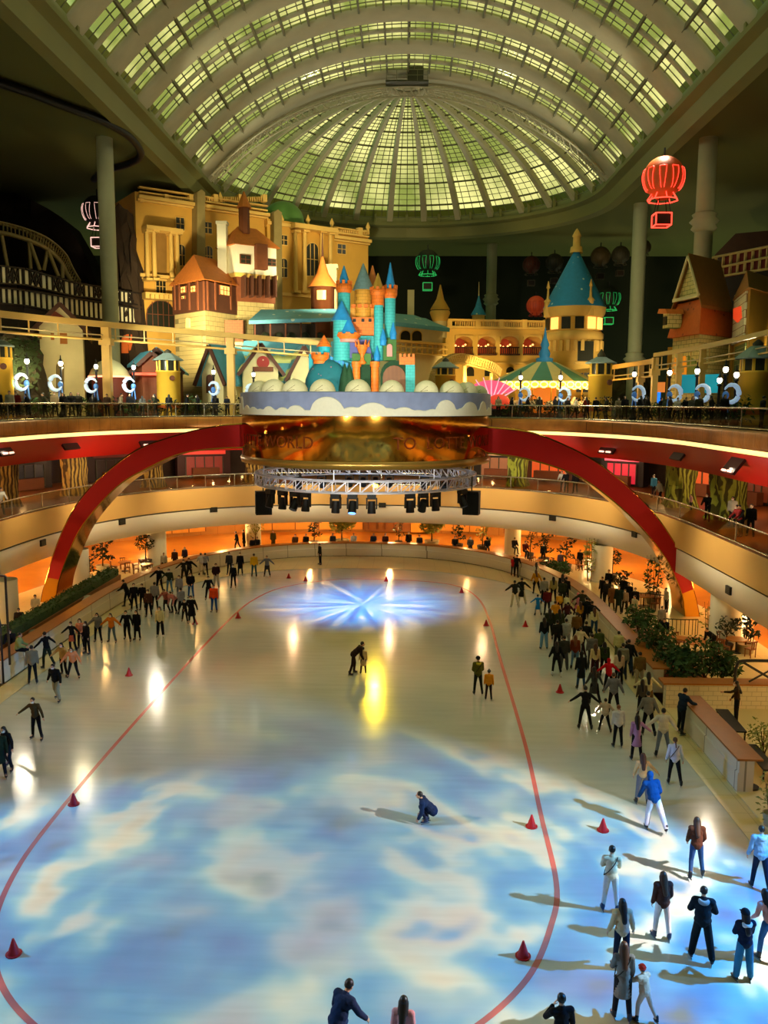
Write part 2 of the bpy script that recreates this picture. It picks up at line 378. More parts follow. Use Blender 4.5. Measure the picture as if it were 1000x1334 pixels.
barrier('wall_rink_gate', [(xb, 34.0), (xb, 31), (xb-.02, 27.7)], 1.15, '', th=.5, top=.8)
m = MB(); m.bb(11.45, 30, 35.7, 36.1, 0, 1.12); o = st('wall_tiled', m, M('tile_wall', '#d8cfb0', .4, var=.05, pat='brick', c2='#aaa284', ps=2.4))
MB().bb(11.3, 30, 35.6, 36.4, 1.12, 1.2).build('counter_top', WOODT, o)
m = MB(); m.bb(11.42, 30, 3, 35.7, -.05, .06); st('floor_skate_entry', m, M('entry_floor', '#d8c890', .5, var=.06, scale=.8))
# ------------------------------------------------------------------ ground floor columns
for px, py, r in ((8, 815, .75), (102, 765, .8), (205, 735, .75), (330, 714, .7), (667, 723, .7), (783, 757, .75), (943, 838, .85)):
    p = G(px, py, .02); m = MB(); m.cyl((p.x, p.y, 0), (p.x, p.y, 2.8), r, n=28, caps=False); m.cyl((p.x, p.y, 0), (p.x, p.y, .18), r+.05, n=28)
    st('ground_column', m, COLM)
# ------------------------------------------------------------------ roof: flat ceiling with the vault's opening
W, HR, Z0, YD, LD = 22.4, 10.2, 38.2, 100., 20.4
RR = (W*W+HR*HR)/(2*HR); ZC = Z0+HR-RR
def arc(x): return ZC+math.sqrt(RR*RR-x*x)
def open_curve(off, y0=20., k=48):
    P = [(-W-off, y0+(YD-y0)*i/20) for i in range(20)]
    P += [(-(W+off)*math.cos(PI*i/k), YD+(LD+off)*math.sin(PI*i/k)) for i in range(k+1)]
    return P+[(W+off, YD-(YD-y0)*(i+1)/20) for i in range(20)]
m = MB(); sweep(m, open_curve, [(1.6, 36.2), (60, 36.2)], False); m.bb(-62, 62, -12, 20, 36.2, 36.5); st('ceiling_flat', m, OLIVE)
m = MB(); sweep(m, open_curve, [(.25, 39.4), (.25, 37.7), (-.3, 37.7), (-.3, 37.3), (.55, 37.1), (.95, 35.9), (1.8, 35.7), (1.8, 36.3)], False); st('ceiling_ring_beam', m, BEAM)
m = MB()
for i, (x, y) in enumerate(open_curve(-.05, k=32)):
    if i % 2 == 0: m.box((x, y, 38.3), (.35, .35, 1.3))
m.build('beam_bracket', BEAM, bpy.data.objects['ceiling_ring_beam'])
vault = thing('ceiling_vault', 'barrel vault of pale ribs and glazed bands over rink', 'roof', (0, 60, Z0), kind='structure')
NA = 60
xs = [W*math.sin(-PI/2*.999+PI*.999*i/NA) for i in range(NA+1)]
xs = [-W+2*W*i/NA for i in range(NA+1)]
def arcrow(y, dz): return [(x, y, arc(x)+dz) for x in xs]
bays = [93.3-7.4*k for k in range(9)]
for yc in bays:
    m = MB(); m.grid([arcrow(yc+2.25, .3), arcrow(yc+2.25, -.02), arcrow(yc+2.6, -.26), arcrow(yc+4.8, -.26), arcrow(yc+5.15, -.02), arcrow(yc+5.15, .3)]); m.build('rib', RIBM, vault)
    m = MB(); m.grid([arcrow(yc-.3, .2), arcrow(yc-.3, -.02), arcrow(yc+.3, -.02), arcrow(yc+.3, .2)]); m.build('rib', RIBM, vault)
    for a, b in ((-2.25, -.3), (.3, 2.25)):
        m = MB(); m.grid([arcrow(yc+a, .12), arcrow(yc+b, .12)], False); m.build('glazing', GL_ROOF, vault)
    m = MB(); nb = 20
    for i in range(1, nb):
        x = -W+2*W*i/nb; dz = arc(x)
        m.bar((x, yc-3.0, dz-.06), (x, yc+3.0, dz-.06), .18, .34)
        for a, b in ((-2.25, -.3), (.3, 2.25)):
            for f in (.2, .5, .8):
                xm = x+(2*W/nb)*(f-.5); 
                m.bar((xm+0.0, yc+a, arc(max(-W, min(W, xm)))+.1), (xm, yc+b, arc(max(-W, min(W, xm)))+.1), .07, .1)
        if i: pass
    for yy in (-1.28, 1.28): m.tube([(x, yc+yy, arc(x)+.1) for x in xs], .05, 4, smooth=False)
    m.build('cross_bar', STEEL, vault)
m = MB(); m.grid([arcrow(98.5, .45), arcrow(98.5, -.2), arcrow(100.1, -.2), arcrow(100.1, .45)]); m.build('rib', RIBM, vault)
# dome end
dome = thing('ceiling_dome', 'half dome of radiating ribs and glass at far end of vault', 'roof', (0, YD, Z0), kind='structure')
def dp(s, ph, dz=0.): return Vector((W*s*math.cos(ph), YD+LD*s*math.sin(ph), arc(W*s)+dz))
NG = 15; S = [.1+.9*i/16 for i in range(17)]
for g in range(NG):
    a, b = PI*g/NG, PI*(g+1)/NG
    MB().grid([[dp(s, a+(b-a)*j/4, .3) for j in range(5)] for s in S], False).build('glazing', GL_ROOF, dome)
    m = MB()
    for j in range(1, 4):
        ph = a+(b-a)*j/4; m.tube([dp(s, ph, .2) for s in S[1 if j == 2 else 4:]], .05, 4, smooth=False)
    for i, s in enumerate(S[1:]):
        m.tube([dp(s, a+(b-a)*j/4, .18) for j in range(5)], .05 if i % 2 else .12, 4, smooth=False)
        s2 = s-.028; m.tube([dp(s2, a+(b-a)*j/4, .2) for j in range(5)], .04, 4, smooth=False)
    m.build('glazing_bar', STEEL, dome)
for g in range(NG+1):
    ph = PI*g/NG; pts = [dp(s, ph) for s in S]; rows = [[], [], [], []]
    tg = Vector((-math.sin(ph), math.cos(ph), 0))
    for s, p in zip(S, pts):
        w = .1+.36*s
        rows[0].append(p-tg*w+Vector((0, 0, .4))); rows[1].append(p-tg*w*.8+Vector((0, 0, -.35))); rows[2].append(p+tg*w*.8+Vector((0, 0, -.35))); rows[3].append(p+tg*w+Vector((0, 0, .4)))
    MB().grid(rows, False).build('rib', RIBM, dome)
m = MB(); m.tube([dp(.1, PI*i/24, -.1) for i in range(25)], .35, 6); m.tube([dp(.06, PI*i/24, .1) for i in range(25)], .2, 6)
m.build('hub_ring', RIBM, dome)
MB().grid([[dp(s, PI*j/24, .35) for j in range(25)] for s in (.0, .1)]).build('hub_plate', RIBM, dome)
# lattice truss under the dome's edge
t = thing('truss_arch', 'slender lattice truss arch where the vault meets the half dome', 'truss', (0, 99, Z0)); m = MB(); m2 = MB()
xt = [-W*.96+2*W*.96*i/54 for i in range(55)]
ca = [Vector((x, 97.6, arc(x)-.7)) for x in xt]; cb = [Vector((x, 97.9, arc(x)-1.9)) for x in xt]; cc = [Vector((x, 96.6, arc(x)-1.3)) for x in xt]
for c in (ca, cb, cc): m.tube(c, .1, 5)
for i in range(54):
    m2.bar(ca[i], cb[i+1] if i % 2 else cb[i], .07); m2.bar(cb[i], ca[i+1], .07); m2.bar(cc[i], ca[i+1], .06); m2.bar(cc[i], cb[i+1], .06)
m.build('chord', RIBM, t); m2.build('lattice', RIBM, t)
t = thing('service_gantry', 'small steel service gantry hanging at the vault crown by the dome hub', 'gantry', A(535, 112, 96)); p = A(530, 108, 96)
m = MB(); m.box(p, (4.6, 1.4, .18)); m.box(p+Vector((.9, 0, .8)), (1.7, 1.1, 1.4)); m.build('platform', DARKST, t)
m = MB()
for dx in (-2.2, -1.1, 0, 1.1, 2.2): m.bar(p+Vector((dx, -.7, 0)), p+Vector((dx, -.7, 1.1)), .06)
m.bar(p+Vector((-2.2, -.7, 1.1)), p+Vector((2.2, -.7, 1.1)), .06); m.bar(p+Vector((-2.2, -.7, .55)), p+Vector((2.2, -.7, .55)), .05)
m.build('guard_rail', STEEL, t); m = MB(); m.bar(p+Vector((.2, 0, -.1)), p+Vector((.2, 0, 3)), .12); m.bar(p+Vector((.2, -12, 1.9)), p+Vector((.2, 1, 1.9)), .2); m.build('hanger', DARKST, t)
# dark ride track under the left ceiling
P = [G(px, py, 35.7) for px, py in ((-60, 90), (30, 118), (80, 137), (130, 156), (165, 175), (182, 195), (180, 207), (160, 216), (135, 222), (122, 234))]
MB().tube(smoothpts(P, 5), .33, 6).build('ride_track', BLACK, label='dark curved ride track hung under the flat ceiling at upper left', cat='ride track')
# park columns
def pcol(px, py, Y, r, collar=None):
    p = A(px, py, Y); m = MB(); m.cyl((p.x, Y, 11.9), (p.x, Y, 36.2), r, n=24, caps=False)
    o = st('park_column', m, PARKCOL)
    if collar:
        z = A(px, collar, Y).z; MB().lathe([(r, z-.9), (r+.35, z-.6), (r+.15, z-.3), (r+.5, z), (r+.15, z+.35), (r+.3, z+.6), (r, z+.8)], (p.x, Y, 0), 24).build('collar', PARKCOL, o)
pcol(140, 300, 77.6, .72); pcol(919, 250, 78, .78, 289); pcol(831, 350, 102.5, .82, 468); pcol(640, 360, 127.8, .75, 390)
# ------------------------------------------------------------------ writing
def textmesh(s, size, depth=.03, bend=None):
    cu = bpy.data.curves.new('lettering', 'FONT'); cu.body = s; cu.size = size; cu.extrude = depth; cu.align_x = 'CENTER'; cu.align_y = 'CENTER'; cu.resolution_u = 3
    o = bpy.data.objects.new('lettering', cu); COL.objects.link(o); dg = bpy.context.evaluated_depsgraph_get(); dg.update()
    me = bpy.data.meshes.new_from_object(o.evaluated_get(dg)); bpy.data.objects.remove(o)
    return me
# ------------------------------------------------------------------ red arch
def curve_px(P, Y): return smoothpts([A(x, y, Y) for x, y in P], 5)
OUT = [(53,784),(56,768),(61,752),(71,717),(85,683),(105,649),(136,617),(177,586),(221,569),(272,556),(318,551),(400,549),(480,549),(560,550),(640,556),(694,563),(748,585),(784,606),(816,632),(845,660),(870,693),(892,732),(905,774),(909,792),(912,808)]
INN = [(73,786),(75,770),(78,755),(90,721),(105,690),(129,659),(160,629),(194,610),(231,593),(272,586),(318,584),(400,584),(480,584),(560,586),(640,592),(694,601),(748,619),(784,642),(820,673),(845,700),(867,729),(881,758),(888,777),(890,793),(891,810)]
YA, DA = 52., 2.5
o_, i_ = curve_px(OUT, YA), curve_px(INN, YA)
for q in (o_, i_):
    for p in q: p.z = max(p.z, .02)
arch = thing('red_arch', 'great red arch with gold mirrored sides spanning the rink', 'arch', (-2.4, YA, 0))
n = len(o_); a, b = 10, n-11
D = Vector((0, DA, 0)); e = [i_[k].lerp(o_[k], .06) for k in range(n)]; e2 = [i_[k].lerp(o_[k], .94) for k in range(n)]; fr = Vector((0, -.06, 0))
MB().grid([[p+fr for p in e[a:b]], [p+fr for p in e2[a:b]]], False).build('red_face', REDA, arch)
m = MB(); m.grid([[p+D for p in i_], i_, [p+fr for p in i_], [p+fr for p in e]]); m.build('mirrored_underside', GOLD, arch)
m = MB(); m.grid([[p+fr for p in e2], [p+fr for p in o_], o_, [p+D for p in o_]]); m.build('mirrored_top', GOLD, arch)
MB().grid([[p+D for p in i_], [p+D for p in o_]], False).build('back_face', REDA, arch)
for s in (slice(0, a+1), slice(b-1, n)):
    MB().grid([[p+fr for p in e[s]], [p+fr for p in e2[s]]], False).build('gold_foot', GOLDF, arch)
# ------------------------------------------------------------------ stage drum
DC = Vector((-2.45, 53., 0)); DR = 7.65
drum = thing('stage_drum', 'gold mirrored stage drum with painted snowy night band over the rink', 'stage', DC)
gw = M('gold_drum', '#b98230', .1, metal=1., var=.12, scale=.5, bump=.18)
m = MB(); m.lathe([(DR, 12.5), (DR, 10.0), (DR-.05, 9.9)], DC, 72); m.build('mirrored_wall', gw, drum)
m = MB(); m.lathe([(DR+.02, 10.0), (DR+.12, 9.85), (DR+.05, 9.6), (DR-.5, 9.5)], DC, 72); m.build('bottom_rim', M('drum_rim', '#8f7030', .3, metal=.6), drum)
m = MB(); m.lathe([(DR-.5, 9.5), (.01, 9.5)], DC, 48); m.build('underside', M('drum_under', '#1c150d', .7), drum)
m = MB(); m.lathe([(DR+.06, 12.45), (DR+.06, 13.72), (DR-.15, 13.76), (DR-.2, 13.2), (.01, 13.2)], DC, 72, smooth=False); m.build('night_sky_band', M('night_band', '#7b88a8', .6, var=.3, scale=1.5), drum)
# painted snow drifts: thin curved relief on the band
SNOWW = M('snow_relief', '#d5d4bd', .7, var=.08, scale=6)
def onband(x_m, z, out=.0): t = -PI/2+x_m/DR; return DC+Vector(((DR+.07+out)*math.cos(t), (DR+.07+out)*math.sin(t), z))
m = MB(); K = 150; prof = []
for i in range(K+1):
    x = -11.9+23.8*i/K; h = 12.5+.26
    for c, r, k in ((-11.2,.35,.5),(-10.3,.5,.62),(-9.2,.45,1.0),(-8.1,.5,.5),(-7.2,.55,.4),(-5.6,.5,.45),(-4.5,.5,.4),(-3.6,.6,.52),(-1.75,.95,.98),(-.4,.6,.45),(.7,.85,.68),(2.4,.6,.45),(3.2,.5,.3),(5.0,.75,.85),(6.2,.5,.4),(7.0,.8,.75),(8.6,.55,.8),(9.8,.4,.45),(10.6,.4,.6),(11.3,.3,.7),(-6.4,.5,.3),(4.1,.5,.35),(1.6,.5,.4)):
        if abs(x-c) < r: h = max(h, 12.5+k*math.sqrt(1-((x-c)/r)**2)**.8)
    prof.append((x, h))
m.grid([[onband(x, 12.46, .0) for x, h in prof], [onband(x, 12.46, .05) for x, h in prof], [onband(x, h-.03, .05) for x, h in prof], [onband(x, h, 0) for x, h in prof]], False)
m.build('snow_drift', SNOWW, drum)
for s, px in (('LOTTE', -7.8), ('WORLD', -4.3), ('TO', 2.5), ('LOTTE', 5.2), ('WORLD', 8.8)):
    me = textmesh(s, .95, .004); me.materials.append(M('dark_lettering', '#84401a', .25, metal=.8))
    for v in me.vertices: x, z = v.co.x+px, v.co.y+10.95; v.co = onband(x, z, -.06+v.co.z)
    link('lettering', me, drum)
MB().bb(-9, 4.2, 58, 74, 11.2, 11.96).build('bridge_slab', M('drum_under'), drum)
# snow domes along the parapet
sd = M('snow_dome', '#e2dcae', .65, var=.12, scale=9, bump=.1)
first = None
for i, (px, w, nm) in enumerate(((338,15,'leftmost, half hidden'),(357,17,'second from the left'),(384,17,'third from the left'),(420,17,'left of the castle'),(466,17,'in front of the orange castle pillar'),(510,16,'in front of the brown castle gate'),(555,16,'right of the castle'),(588,16,'before the small yellow booth'),(607,15,'second from right'),(624,11,'last at the right end'))):
    Y = 53-math.sqrt(max(.5, 6.6**2-(A(px, 505, 48).x-DC.x)**2)); p = A(px, 514, Y); r = w/1100*Y
    t = thing('snow_dome', 'pale round snow dome on the stage parapet, '+nm, 'snow dome', (p.x, Y, 13.2), 'snow domes on the stage drum')
    MB().sphere((p.x, Y, 13.72), (r, r, r*1.02), 20, 10, -.7).build('dome', sd, t)
    MB().cyl((p.x, Y, 13.2), (p.x, Y, 13.5), r*.7, n=16).build('base', sd, t)
    m = MB()
    for a in (.3, 1.2): m.tube([Vector((p.x, Y, 13.72))+Vector((math.cos(a*3+.4*k)*.0+(-.5+.2*k)*r, -math.sqrt(max(.02, 1.01-(-.5+.2*k)**2-(.1+.12*k*a)**2))*r, (.1+.12*k*a)*r)) for k in range(4)], .015, 4)
    m.build('crack_line', M('crack', '#b3aa7c', .8), t)
# ------------------------------------------------------------------ ring truss with moving heads and speakers
TM = M('truss_alu', '#d2d3df', .35, metal=.25, var=.05)
RT, ZT = 6.9, 8.2
truss = thing('ring_truss', 'silver circular lighting truss hanging under the gold drum', 'truss', (DC.x, DC.y, ZT))
m = MB(); m2 = MB(); KT = 56
def rt(i, r, z): t = 2*PI*i/KT; return Vector((DC.x+r*math.cos(t), DC.y+r*math.sin(t), z))
for r in (RT, RT-.6):
    for z in (ZT, ZT+.65): m.tube([rt(i, r, z) for i in range(KT)], .05, 6, True)
for i in range(KT):
    for r in (RT, RT-.6): m2.bar(rt(i, r, ZT), rt(i+1, r, ZT+.65), .045); m2.bar(rt(i, r, ZT), rt(i, r, ZT+.65), .045)
    for z in (ZT, ZT+.65): m2.bar(rt(i, RT, z), rt(i+1, RT-.6, z), .04)
m.build('chord', TM, truss); m2.build('lattice', TM, truss)
m = MB()
for i in range(0, KT, 8): m.bar(rt(i, RT-.3, ZT+.6), rt(i, RT-.3, 9.52), .05)
m.build('hanger', TM, truss)
def lens(name, h, e): return M(name, h, .3, emit=e)
def moving_head(x, y, z, tilt, pan, lm, label):
    t = thing('moving_head_light', label, 'stage light', (x, y, z), 'moving head lights on the ring truss'); q = Matrix.Rotation(pan, 3, 'Z')
    MB().box((x, y, z-.14), (.5, .38, .26), pan).build('base_box', BLACK, t)
    m = MB()
    for s in (-.27, .27): m.box(Vector((x, y, z-.52))+q@Vector((s, 0, 0)), (.08, .2, .62), pan)
    m.box(Vector((x, y, z-.25)), (.62, .2, .08), pan); m.build('yoke', BLACK, t)
    d = q@Vector((0, -math.sin(tilt), -math.cos(tilt))); c = Vector((x, y, z-.7))
    MB().cyl(c-d*.3, c+d*.38, .2, .24, 14).build('lamp_head', BLACK, t)
    MB().cyl(c+d*.381, c+d*.40, .2, .2, 14).build('lens', lm, t)
    return c, d
dk = lens('lens_dark', '#26303c', 0); bl = lens('lens_blue', '#5a94ff', 4.); wh = lens('lens_white', '#cfe0ff', 5.); ye = lens('lens_gold', '#ffc21a', 60.)
heads = []
for i, (px, py, lm, tilt) in enumerate(((352,638,dk,.3),(368,640,dk,.1),(384,643,dk,.6),(398,642,dk,.1),(437,643,dk,.1),(459,646,bl,.4),(484,643,dk,.15),(534,643,dk,.1),(551,646,dk,-.5),(567,643,dk,.1),(602,640,dk,.5))):
    x = A(px, py, 47).x; dx = min(abs(x-DC.x), RT-.5); Y = DC.y-math.sqrt((RT-.3)**2-dx*dx); x = A(px, py, Y).x
    heads.append(moving_head(x, Y, ZT-.05, tilt, (px-480)*.006, lm, 'black moving head light on front of ring truss, %s from the left' % 'first second third fourth fifth sixth seventh eighth ninth tenth last'.split()[i]))
for i, (px, lm) in enumerate(((388, wh), (419, bl), (455, dk), (473, bl), (489, ye), (507, wh), (553, bl), (579, wh))):
    Y = DC.y+math.sqrt((RT-.3)**2-(A(px, 620, 59).x-DC.x)**2); x = A(px, 625, Y).x
    moving_head(x, Y, ZT+.1, -.9 if lm is not ye else .85, 0, lm, ('lit ' if lm is not dk else 'unlit ')+'stage light on far side of ring truss, %s from the left' % 'first second third fourth fifth sixth seventh last'.split()[i])
for px, s in ((343, 'left'), (614, 'right')):
    p = A(px, 655, 50.5); t = thing('hanging_speaker', 'black loudspeaker hanging from the %s end of the ring truss' % s, 'loudspeaker', p)
    m = MB(); m.box(p, (.95, .8, 1.4), rz=.25 if s == 'left' else -.25); m.build('cabinet', BLACK, t)
    MB().box(p+Vector((0, -.42, 0)), (.8, .05, 1.2), rz=.25 if s == 'left' else -.25).build('grille', M('speaker_grille', '#1c1c1c', .8, pat='wave', c2='#050505', ps=12), t)
    MB().bar(p+Vector((0, 0, .7)), p+Vector((0, 0, 1.6)), .08).build('hook', DARKST, t)
# ------------------------------------------------------------------ building tools
class Fc:                                        # an upright facade plane through two plan points; (px,py) land on it
    def __init__(s, p0, p1):
        s.o = Vector((p0[0], p0[1], 0)); s.u = (Vector((p1[0], p1[1], 0))-s.o).normalized(); s.n = Vector((s.u.y, -s.u.x, 0))
    def uz(s, px, py):
        d = Vector(ray(px, py)); e = Vector((0, 0, EYE)); t = (s.o-e).dot(s.n)/d.dot(s.n); p = e+d*t
        return (p-s.o).dot(s.u), p.z
    def P(s, u, z, d=0.): q = s.o+s.u*u+s.n*d; return Vector((q.x, q.y, z))
    def blk(s, mb, x0, x1, y0, y1, d0, d1):       # block over a pixel rectangle, from depth d0 (back) to d1 (front)
        ym, xm = (y0+y1)/2, (x0+x1)/2; u0, u1 = s.uz(x0, ym)[0], s.uz(x1, ym)[0]; z1, z0 = s.uz(xm, y0)[1], s.uz(xm, y1)[1]
        return mb.prism([s.P(u0, z0, d0), s.P(u1, z0, d0), s.P(u1, z1, d0), s.P(u0, z1, d0)], s.n*(d1-d0))
    def poly(s, mb, pts, d0, d1): return mb.prism([s.P(*s.uz(x, y), d0) for x, y in pts], s.n*(d1-d0))
    def arch(s, mb, x0, x1, y0, y1, d0, d1, k=8):
        r = (x1-x0)/2; c = (x0+x1)/2; P = [(x0, y1)]+[(c-r*math.cos(PI*i/k), y0+r-r*math.sin(PI*i/k)) for i in range(k+1)]+[(x1, y1)]
        return s.poly(mb, P, d0, d1)
    def col(s, mb, px, y0, y1, rpx, d):
        u = s.uz(px, y1)[0]; a, b = s.P(u, s.uz(px, y1)[1], d), s.P(u, s.uz(px, y0)[1], d); r = rpx/1100*a.y
        return mb.cyl(a, b, r, r*.85, 10)
def plan(px, Y, py=450): return A(px, py, Y)
OCH = M('ochre_wall', '#c79638', .75, var=.12, scale=.8); OCH2 = M('ochre_trim', '#d8ae55', .7, var=.1); STONE = M('stone_wall', '#a4925a', .8, var=.15, pat='brick', c2='#6f6238', ps=1.1)
CREAM = M('cream_wall', '#d5c58c', .75, var=.08); TERR = M('orange_roof', '#c4702a', .6, var=.2, scale=3, pat='wave', c2='#a85a20', ps=.0001) if False else M('orange_roof', '#c4702a', .6, var=.22, scale=3)
TIMB = M('dark_timber', '#4a2712', .7, var=.25, scale=2); TIMB2 = M('brown_timber', '#6e3a18', .7, var=.25, scale=2); PANE = M('dark_pane', '#26261a', .3, spec=.25)
LITW = M('lit_window', '#ffb45a', .4, emit=1.6); TEAL = M('teal_roof', '#4f9aac', .6, var=.2, scale=2.5); TEALD = M('blue_roof', '#2a86b8', .55, var=.2, scale=3, pat='spots', c2='#b8d8d0', ps=1.2)
SNOWY = M('snow_trim', '#d3cf7d', .7, var=.1); GREEN = M('green_dome', '#4f7a35', .55, var=.15); ROCK = M('rock', '#3a2a18', .9, var=.5, scale=.5, bump=.6); TANR = M('tan_roof', '#8d5f24', .7, var=.2, scale=3)
ZD = 11.96
def window(fc, t, x0, x1, y0, y1, lit=False, arched=False, bars=2, fm=None, d=0.):
    f = MB(); (fc.arch if arched else fc.blk)(f, x0-1, x1+1, y0-1, y1+1, d, d+.12); fo = f.build('window_frame', fm or OCH2, t)
    g = MB(); (fc.arch if arched else fc.blk)(g, x0, x1, y0, y1, d+.05, d+.16); g.build('pane', LITW if lit else PANE, fo)
    b = MB()
    for i in range(1, bars): x = x0+(x1-x0)*i/bars; fc.blk(b, x-.35, x+.35, y0+1, y1, d+.1, d+.2)
    fc.blk(b, x0, x1, (y0+y1)/2-.4, (y0+y1)/2+.4, d+.1, d+.2); b.build('glazing_bar', fm or OCH2, fo)
# ------------------------------------------------------------------ ochre palace
pal = thing('palace', 'ochre classical palace with balustrades and a green dome, behind timber houses', 'building', plan(330, 98))
fc = Fc(plan(180, 90), plan(478, 107))
m = MB(); fc.blk(m, 180, 346, 262, 520, -9, 0); m.build('left_wing_wall', OCH, pal)
m = MB(); fc.blk(m, 346, 432, 292, 525, -8, .6); m.build('centre_wall', OCH, pal)
m = MB(); fc.blk(m, 432, 478, 304, 525, -7, .2); m.build('right_wing_wall', OCH, pal)
for x0, x1, y in ((178, 347, 269), (344, 433, 297), (431, 479, 312), (178, 347, 366), (344, 400, 384)):
    m = MB(); fc.blk(m, x0, x1, y-1.5, y+2.5, -.2, .9); fc.blk(m, x0, x1, y+3, y+5, -.2, .5); m.build('cornice', OCH2, pal)
for x0, x1, y in ((180, 346, 256), (432, 478, 299)):
    m = MB(); fc.blk(m, x0, x1, y, y+1.6, -.1, .5); fc.blk(m, x0, x1, y+6, y+8, -.1, .5)
    k = x0+1
    while k < x1: fc.blk(m, k, k+1.3, y+1, y+7, .05, .35); k += 2.8
    k = x0
    while k < x1: fc.blk(m, k, k+5, y-1.5, y+8, -.1, .6); k += 32
    m.build('balustrade', OCH2, pal)
for x, y0, y1 in ((188,305,364),(197,305,364),(219,308,365),(227,308,365),(379,305,380),(391,305,380),(413,306,380),(424,308,380)):
    m = MB(); fc.col(m, x, y0, y1, 3, 1.1); fc.blk(m, x-4, x+4, y0-3, y0, .2, 1.6); fc.blk(m, x-4, x+4, y1, y1+3, .2, 1.6); m.build('column', OCH2, pal)
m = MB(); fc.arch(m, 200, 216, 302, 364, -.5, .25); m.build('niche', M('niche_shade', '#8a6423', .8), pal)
for a in ((184, 231, 299, 304, 0, 1.7), (374, 429, 297, 303, 0, 1.9)): m = MB(); fc.blk(m, *a); m.build('entablature', OCH2, pal)
for x, y in ((255, 250), (354, 276)):
    m = MB(); fc.poly(m, [(x-6, 430), (x-5, y+4), (x, y), (x+5, y+4), (x+6, 430)], 0, 1.5); m.build('obelisk_pilaster', M('grey_ochre', '#8c7a45', .8, var=.2), pal)
for a in ((229,239,284,300,0),(265,275,290,304,0),(208,213,300,300,0)):
    if a[2] != a[3]: window(fc, pal, a[0], a[1], a[2], a[3])
window(fc, pal, 229, 240, 319, 346, arched=True, bars=3); window(fc, pal, 265, 276, 321, 346, arched=True, bars=3)
window(fc, pal, 203, 215, 365, 382, bars=3); window(fc, pal, 395, 410, 318, 360, arched=True, bars=3, d=.6); window(fc, pal, 361, 370, 338, 362, arched=True, d=.6); window(fc, pal, 438, 448, 319, 331, d=.2); window(fc, pal, 361, 370, 308, 320, d=.6)
window(fc, pal, 191, 226, 392, 428, arched=True, bars=5, fm=TIMB2)
m = MB(); fc.blk(m, 183, 232, 384, 392, 0, 1.6); k = 188
while k < 230: fc.blk(m, k, k+2, 386, 391, 1.4, 1.9); k += 6
m.build('balcony', OCH2, pal)
u, z = fc.uz(385, 296); c = fc.P(u, z+.6, -3); r = 26/1100*c.y
m = MB(); m.lathe([(r*1.05, -.3), (r*1.05, .3), (r, .5)]+[(r*math.cos(a), .5+r*.95*math.sin(a)) for a in [PI/2*i/8 for i in range(1, 8)]]+[(.05, r*.96+.5)], c, 28); m.build('green_dome', GREEN, pal)
for x, y in ((346, 288), (366, 287), (400, 287), (431, 291), (478, 296), (286, 258)):
    m = MB(); u, z = fc.uz(x, y+6); p = fc.P(u, z, .2); m.lathe([(.22, 0), (.12, .2), (.28, .5), (.18, .75), (.03, 1.1)], p, 10); m.build('urn_finial', OCH2, pal)
# left flank rock of the palace
def rock(name, label, px0, px1, y0, y1, Y, depth, seed, mat=ROCK, cat='rock'):
    r = random.Random(seed); p0, p1 = A(px0, y1, Y), A(px1, y0, Y); nx, nz = 16, 12; rows = []
    for j in range(nz+1):
        z = ZD+(p1.z-ZD)*j/nz; row = []
        for i in range(nx+1):
            f = i/nx; k = math.sin(PI*f)**.5*(1-.25*(j/nz)**2); zz = z-(1-math.sin(PI*min(.999, max(.001, f)))**.4)*(z-ZD)*.9 if j else ZD
            row.append((p0.x+(p1.x-p0.x)*f+r.uniform(-.25, .25), Y-depth*k+r.uniform(-.6, .6), zz+r.uniform(-.3, .3)*(j > 0)))
        rows.append(row)
    m = MB(); m.grid(rows, False); m.grid([rows[-1], [(x, Y+1.5, z-.5) for x, y, z in rows[-1]]], False)
    o = m.build(name, mat, label=label, cat=cat); return o
rock('rock_cliff', 'dark brown rock cliff rising behind the coaster at upper left', -60, 150, 262, 500, 101, 6, 3, M('rock_dark', '#24180d', .9, var=.5, scale=.5, bump=.6))
rock('rock_pillar', 'craggy dark rock pillar against the left side of the palace', 148, 186, 272, 500, 90, 2.5, 5)
wr = rock('waterfall_rock', 'mossy rock with hanging ivy beside the cream gatehouse', 2, 54, 436, 510, 63, 2.5, 8, M('moss_rock', '#33290f', .9, var=.6, scale=1.5, bump=.7)); m = MB(); rq = random.Random(2)
for k in range(420):
    a = A(rq.uniform(8, 50), rq.choice((rq.uniform(440, 475), rq.uniform(440, 505))), 60.3); b = Vector((rq.uniform(-.2, .2), -.1, rq.uniform(-.3, .1))); m.add([a, a+b+Vector((.14, 0, 0)), a+b*2, a+b-Vector((.14, 0, 0))], [(0, 1, 2, 3)])
m.build('ivy', M('ivy', '#2c3a14', .8, var=.5, scale=3), wr)
# ------------------------------------------------------------------ corner houses
def quadplan(pc, pl, pr): C, Lp, Rp = plan(*pc), plan(*pl), plan(*pr); return [Vector((q.x, q.y, 0)) for q in (Lp, C, Rp, Lp+Rp-C)]
def walls(q, z0, z1): m = MB(); m.prism([p+Vector((0, 0, z0)) for p in q], (0, 0, z1-z0)); return m
def grow(q, k):
    c = sum(q, Vector())/4; return [c+(p-c)*k for p in q]
def ptsz(q, z): return [p+Vector((0, 0, z)) for p in q]
def zat(px, py, Y): return A(px, py, Y).z
def hip(q, z0, z1, k=.0, over=1.12):             # hip roof with a short ridge between faces 0-1 and 2-3 (k = ridge inset)
    e = ptsz(grow(q, over), z0); a = (e[0]+e[1])/2; b = (e[2]+e[3])/2; r0 = a.lerp(b, k); r1 = a.lerp(b, 1-k); r0.z = r1.z = z1
    m = MB(); m.add(e+[r0, r1], [(1, 2, 5, 4), (3, 0, 4, 5), (0, 1, 4), (2, 3, 5), (3, 2, 1, 0)]); return m
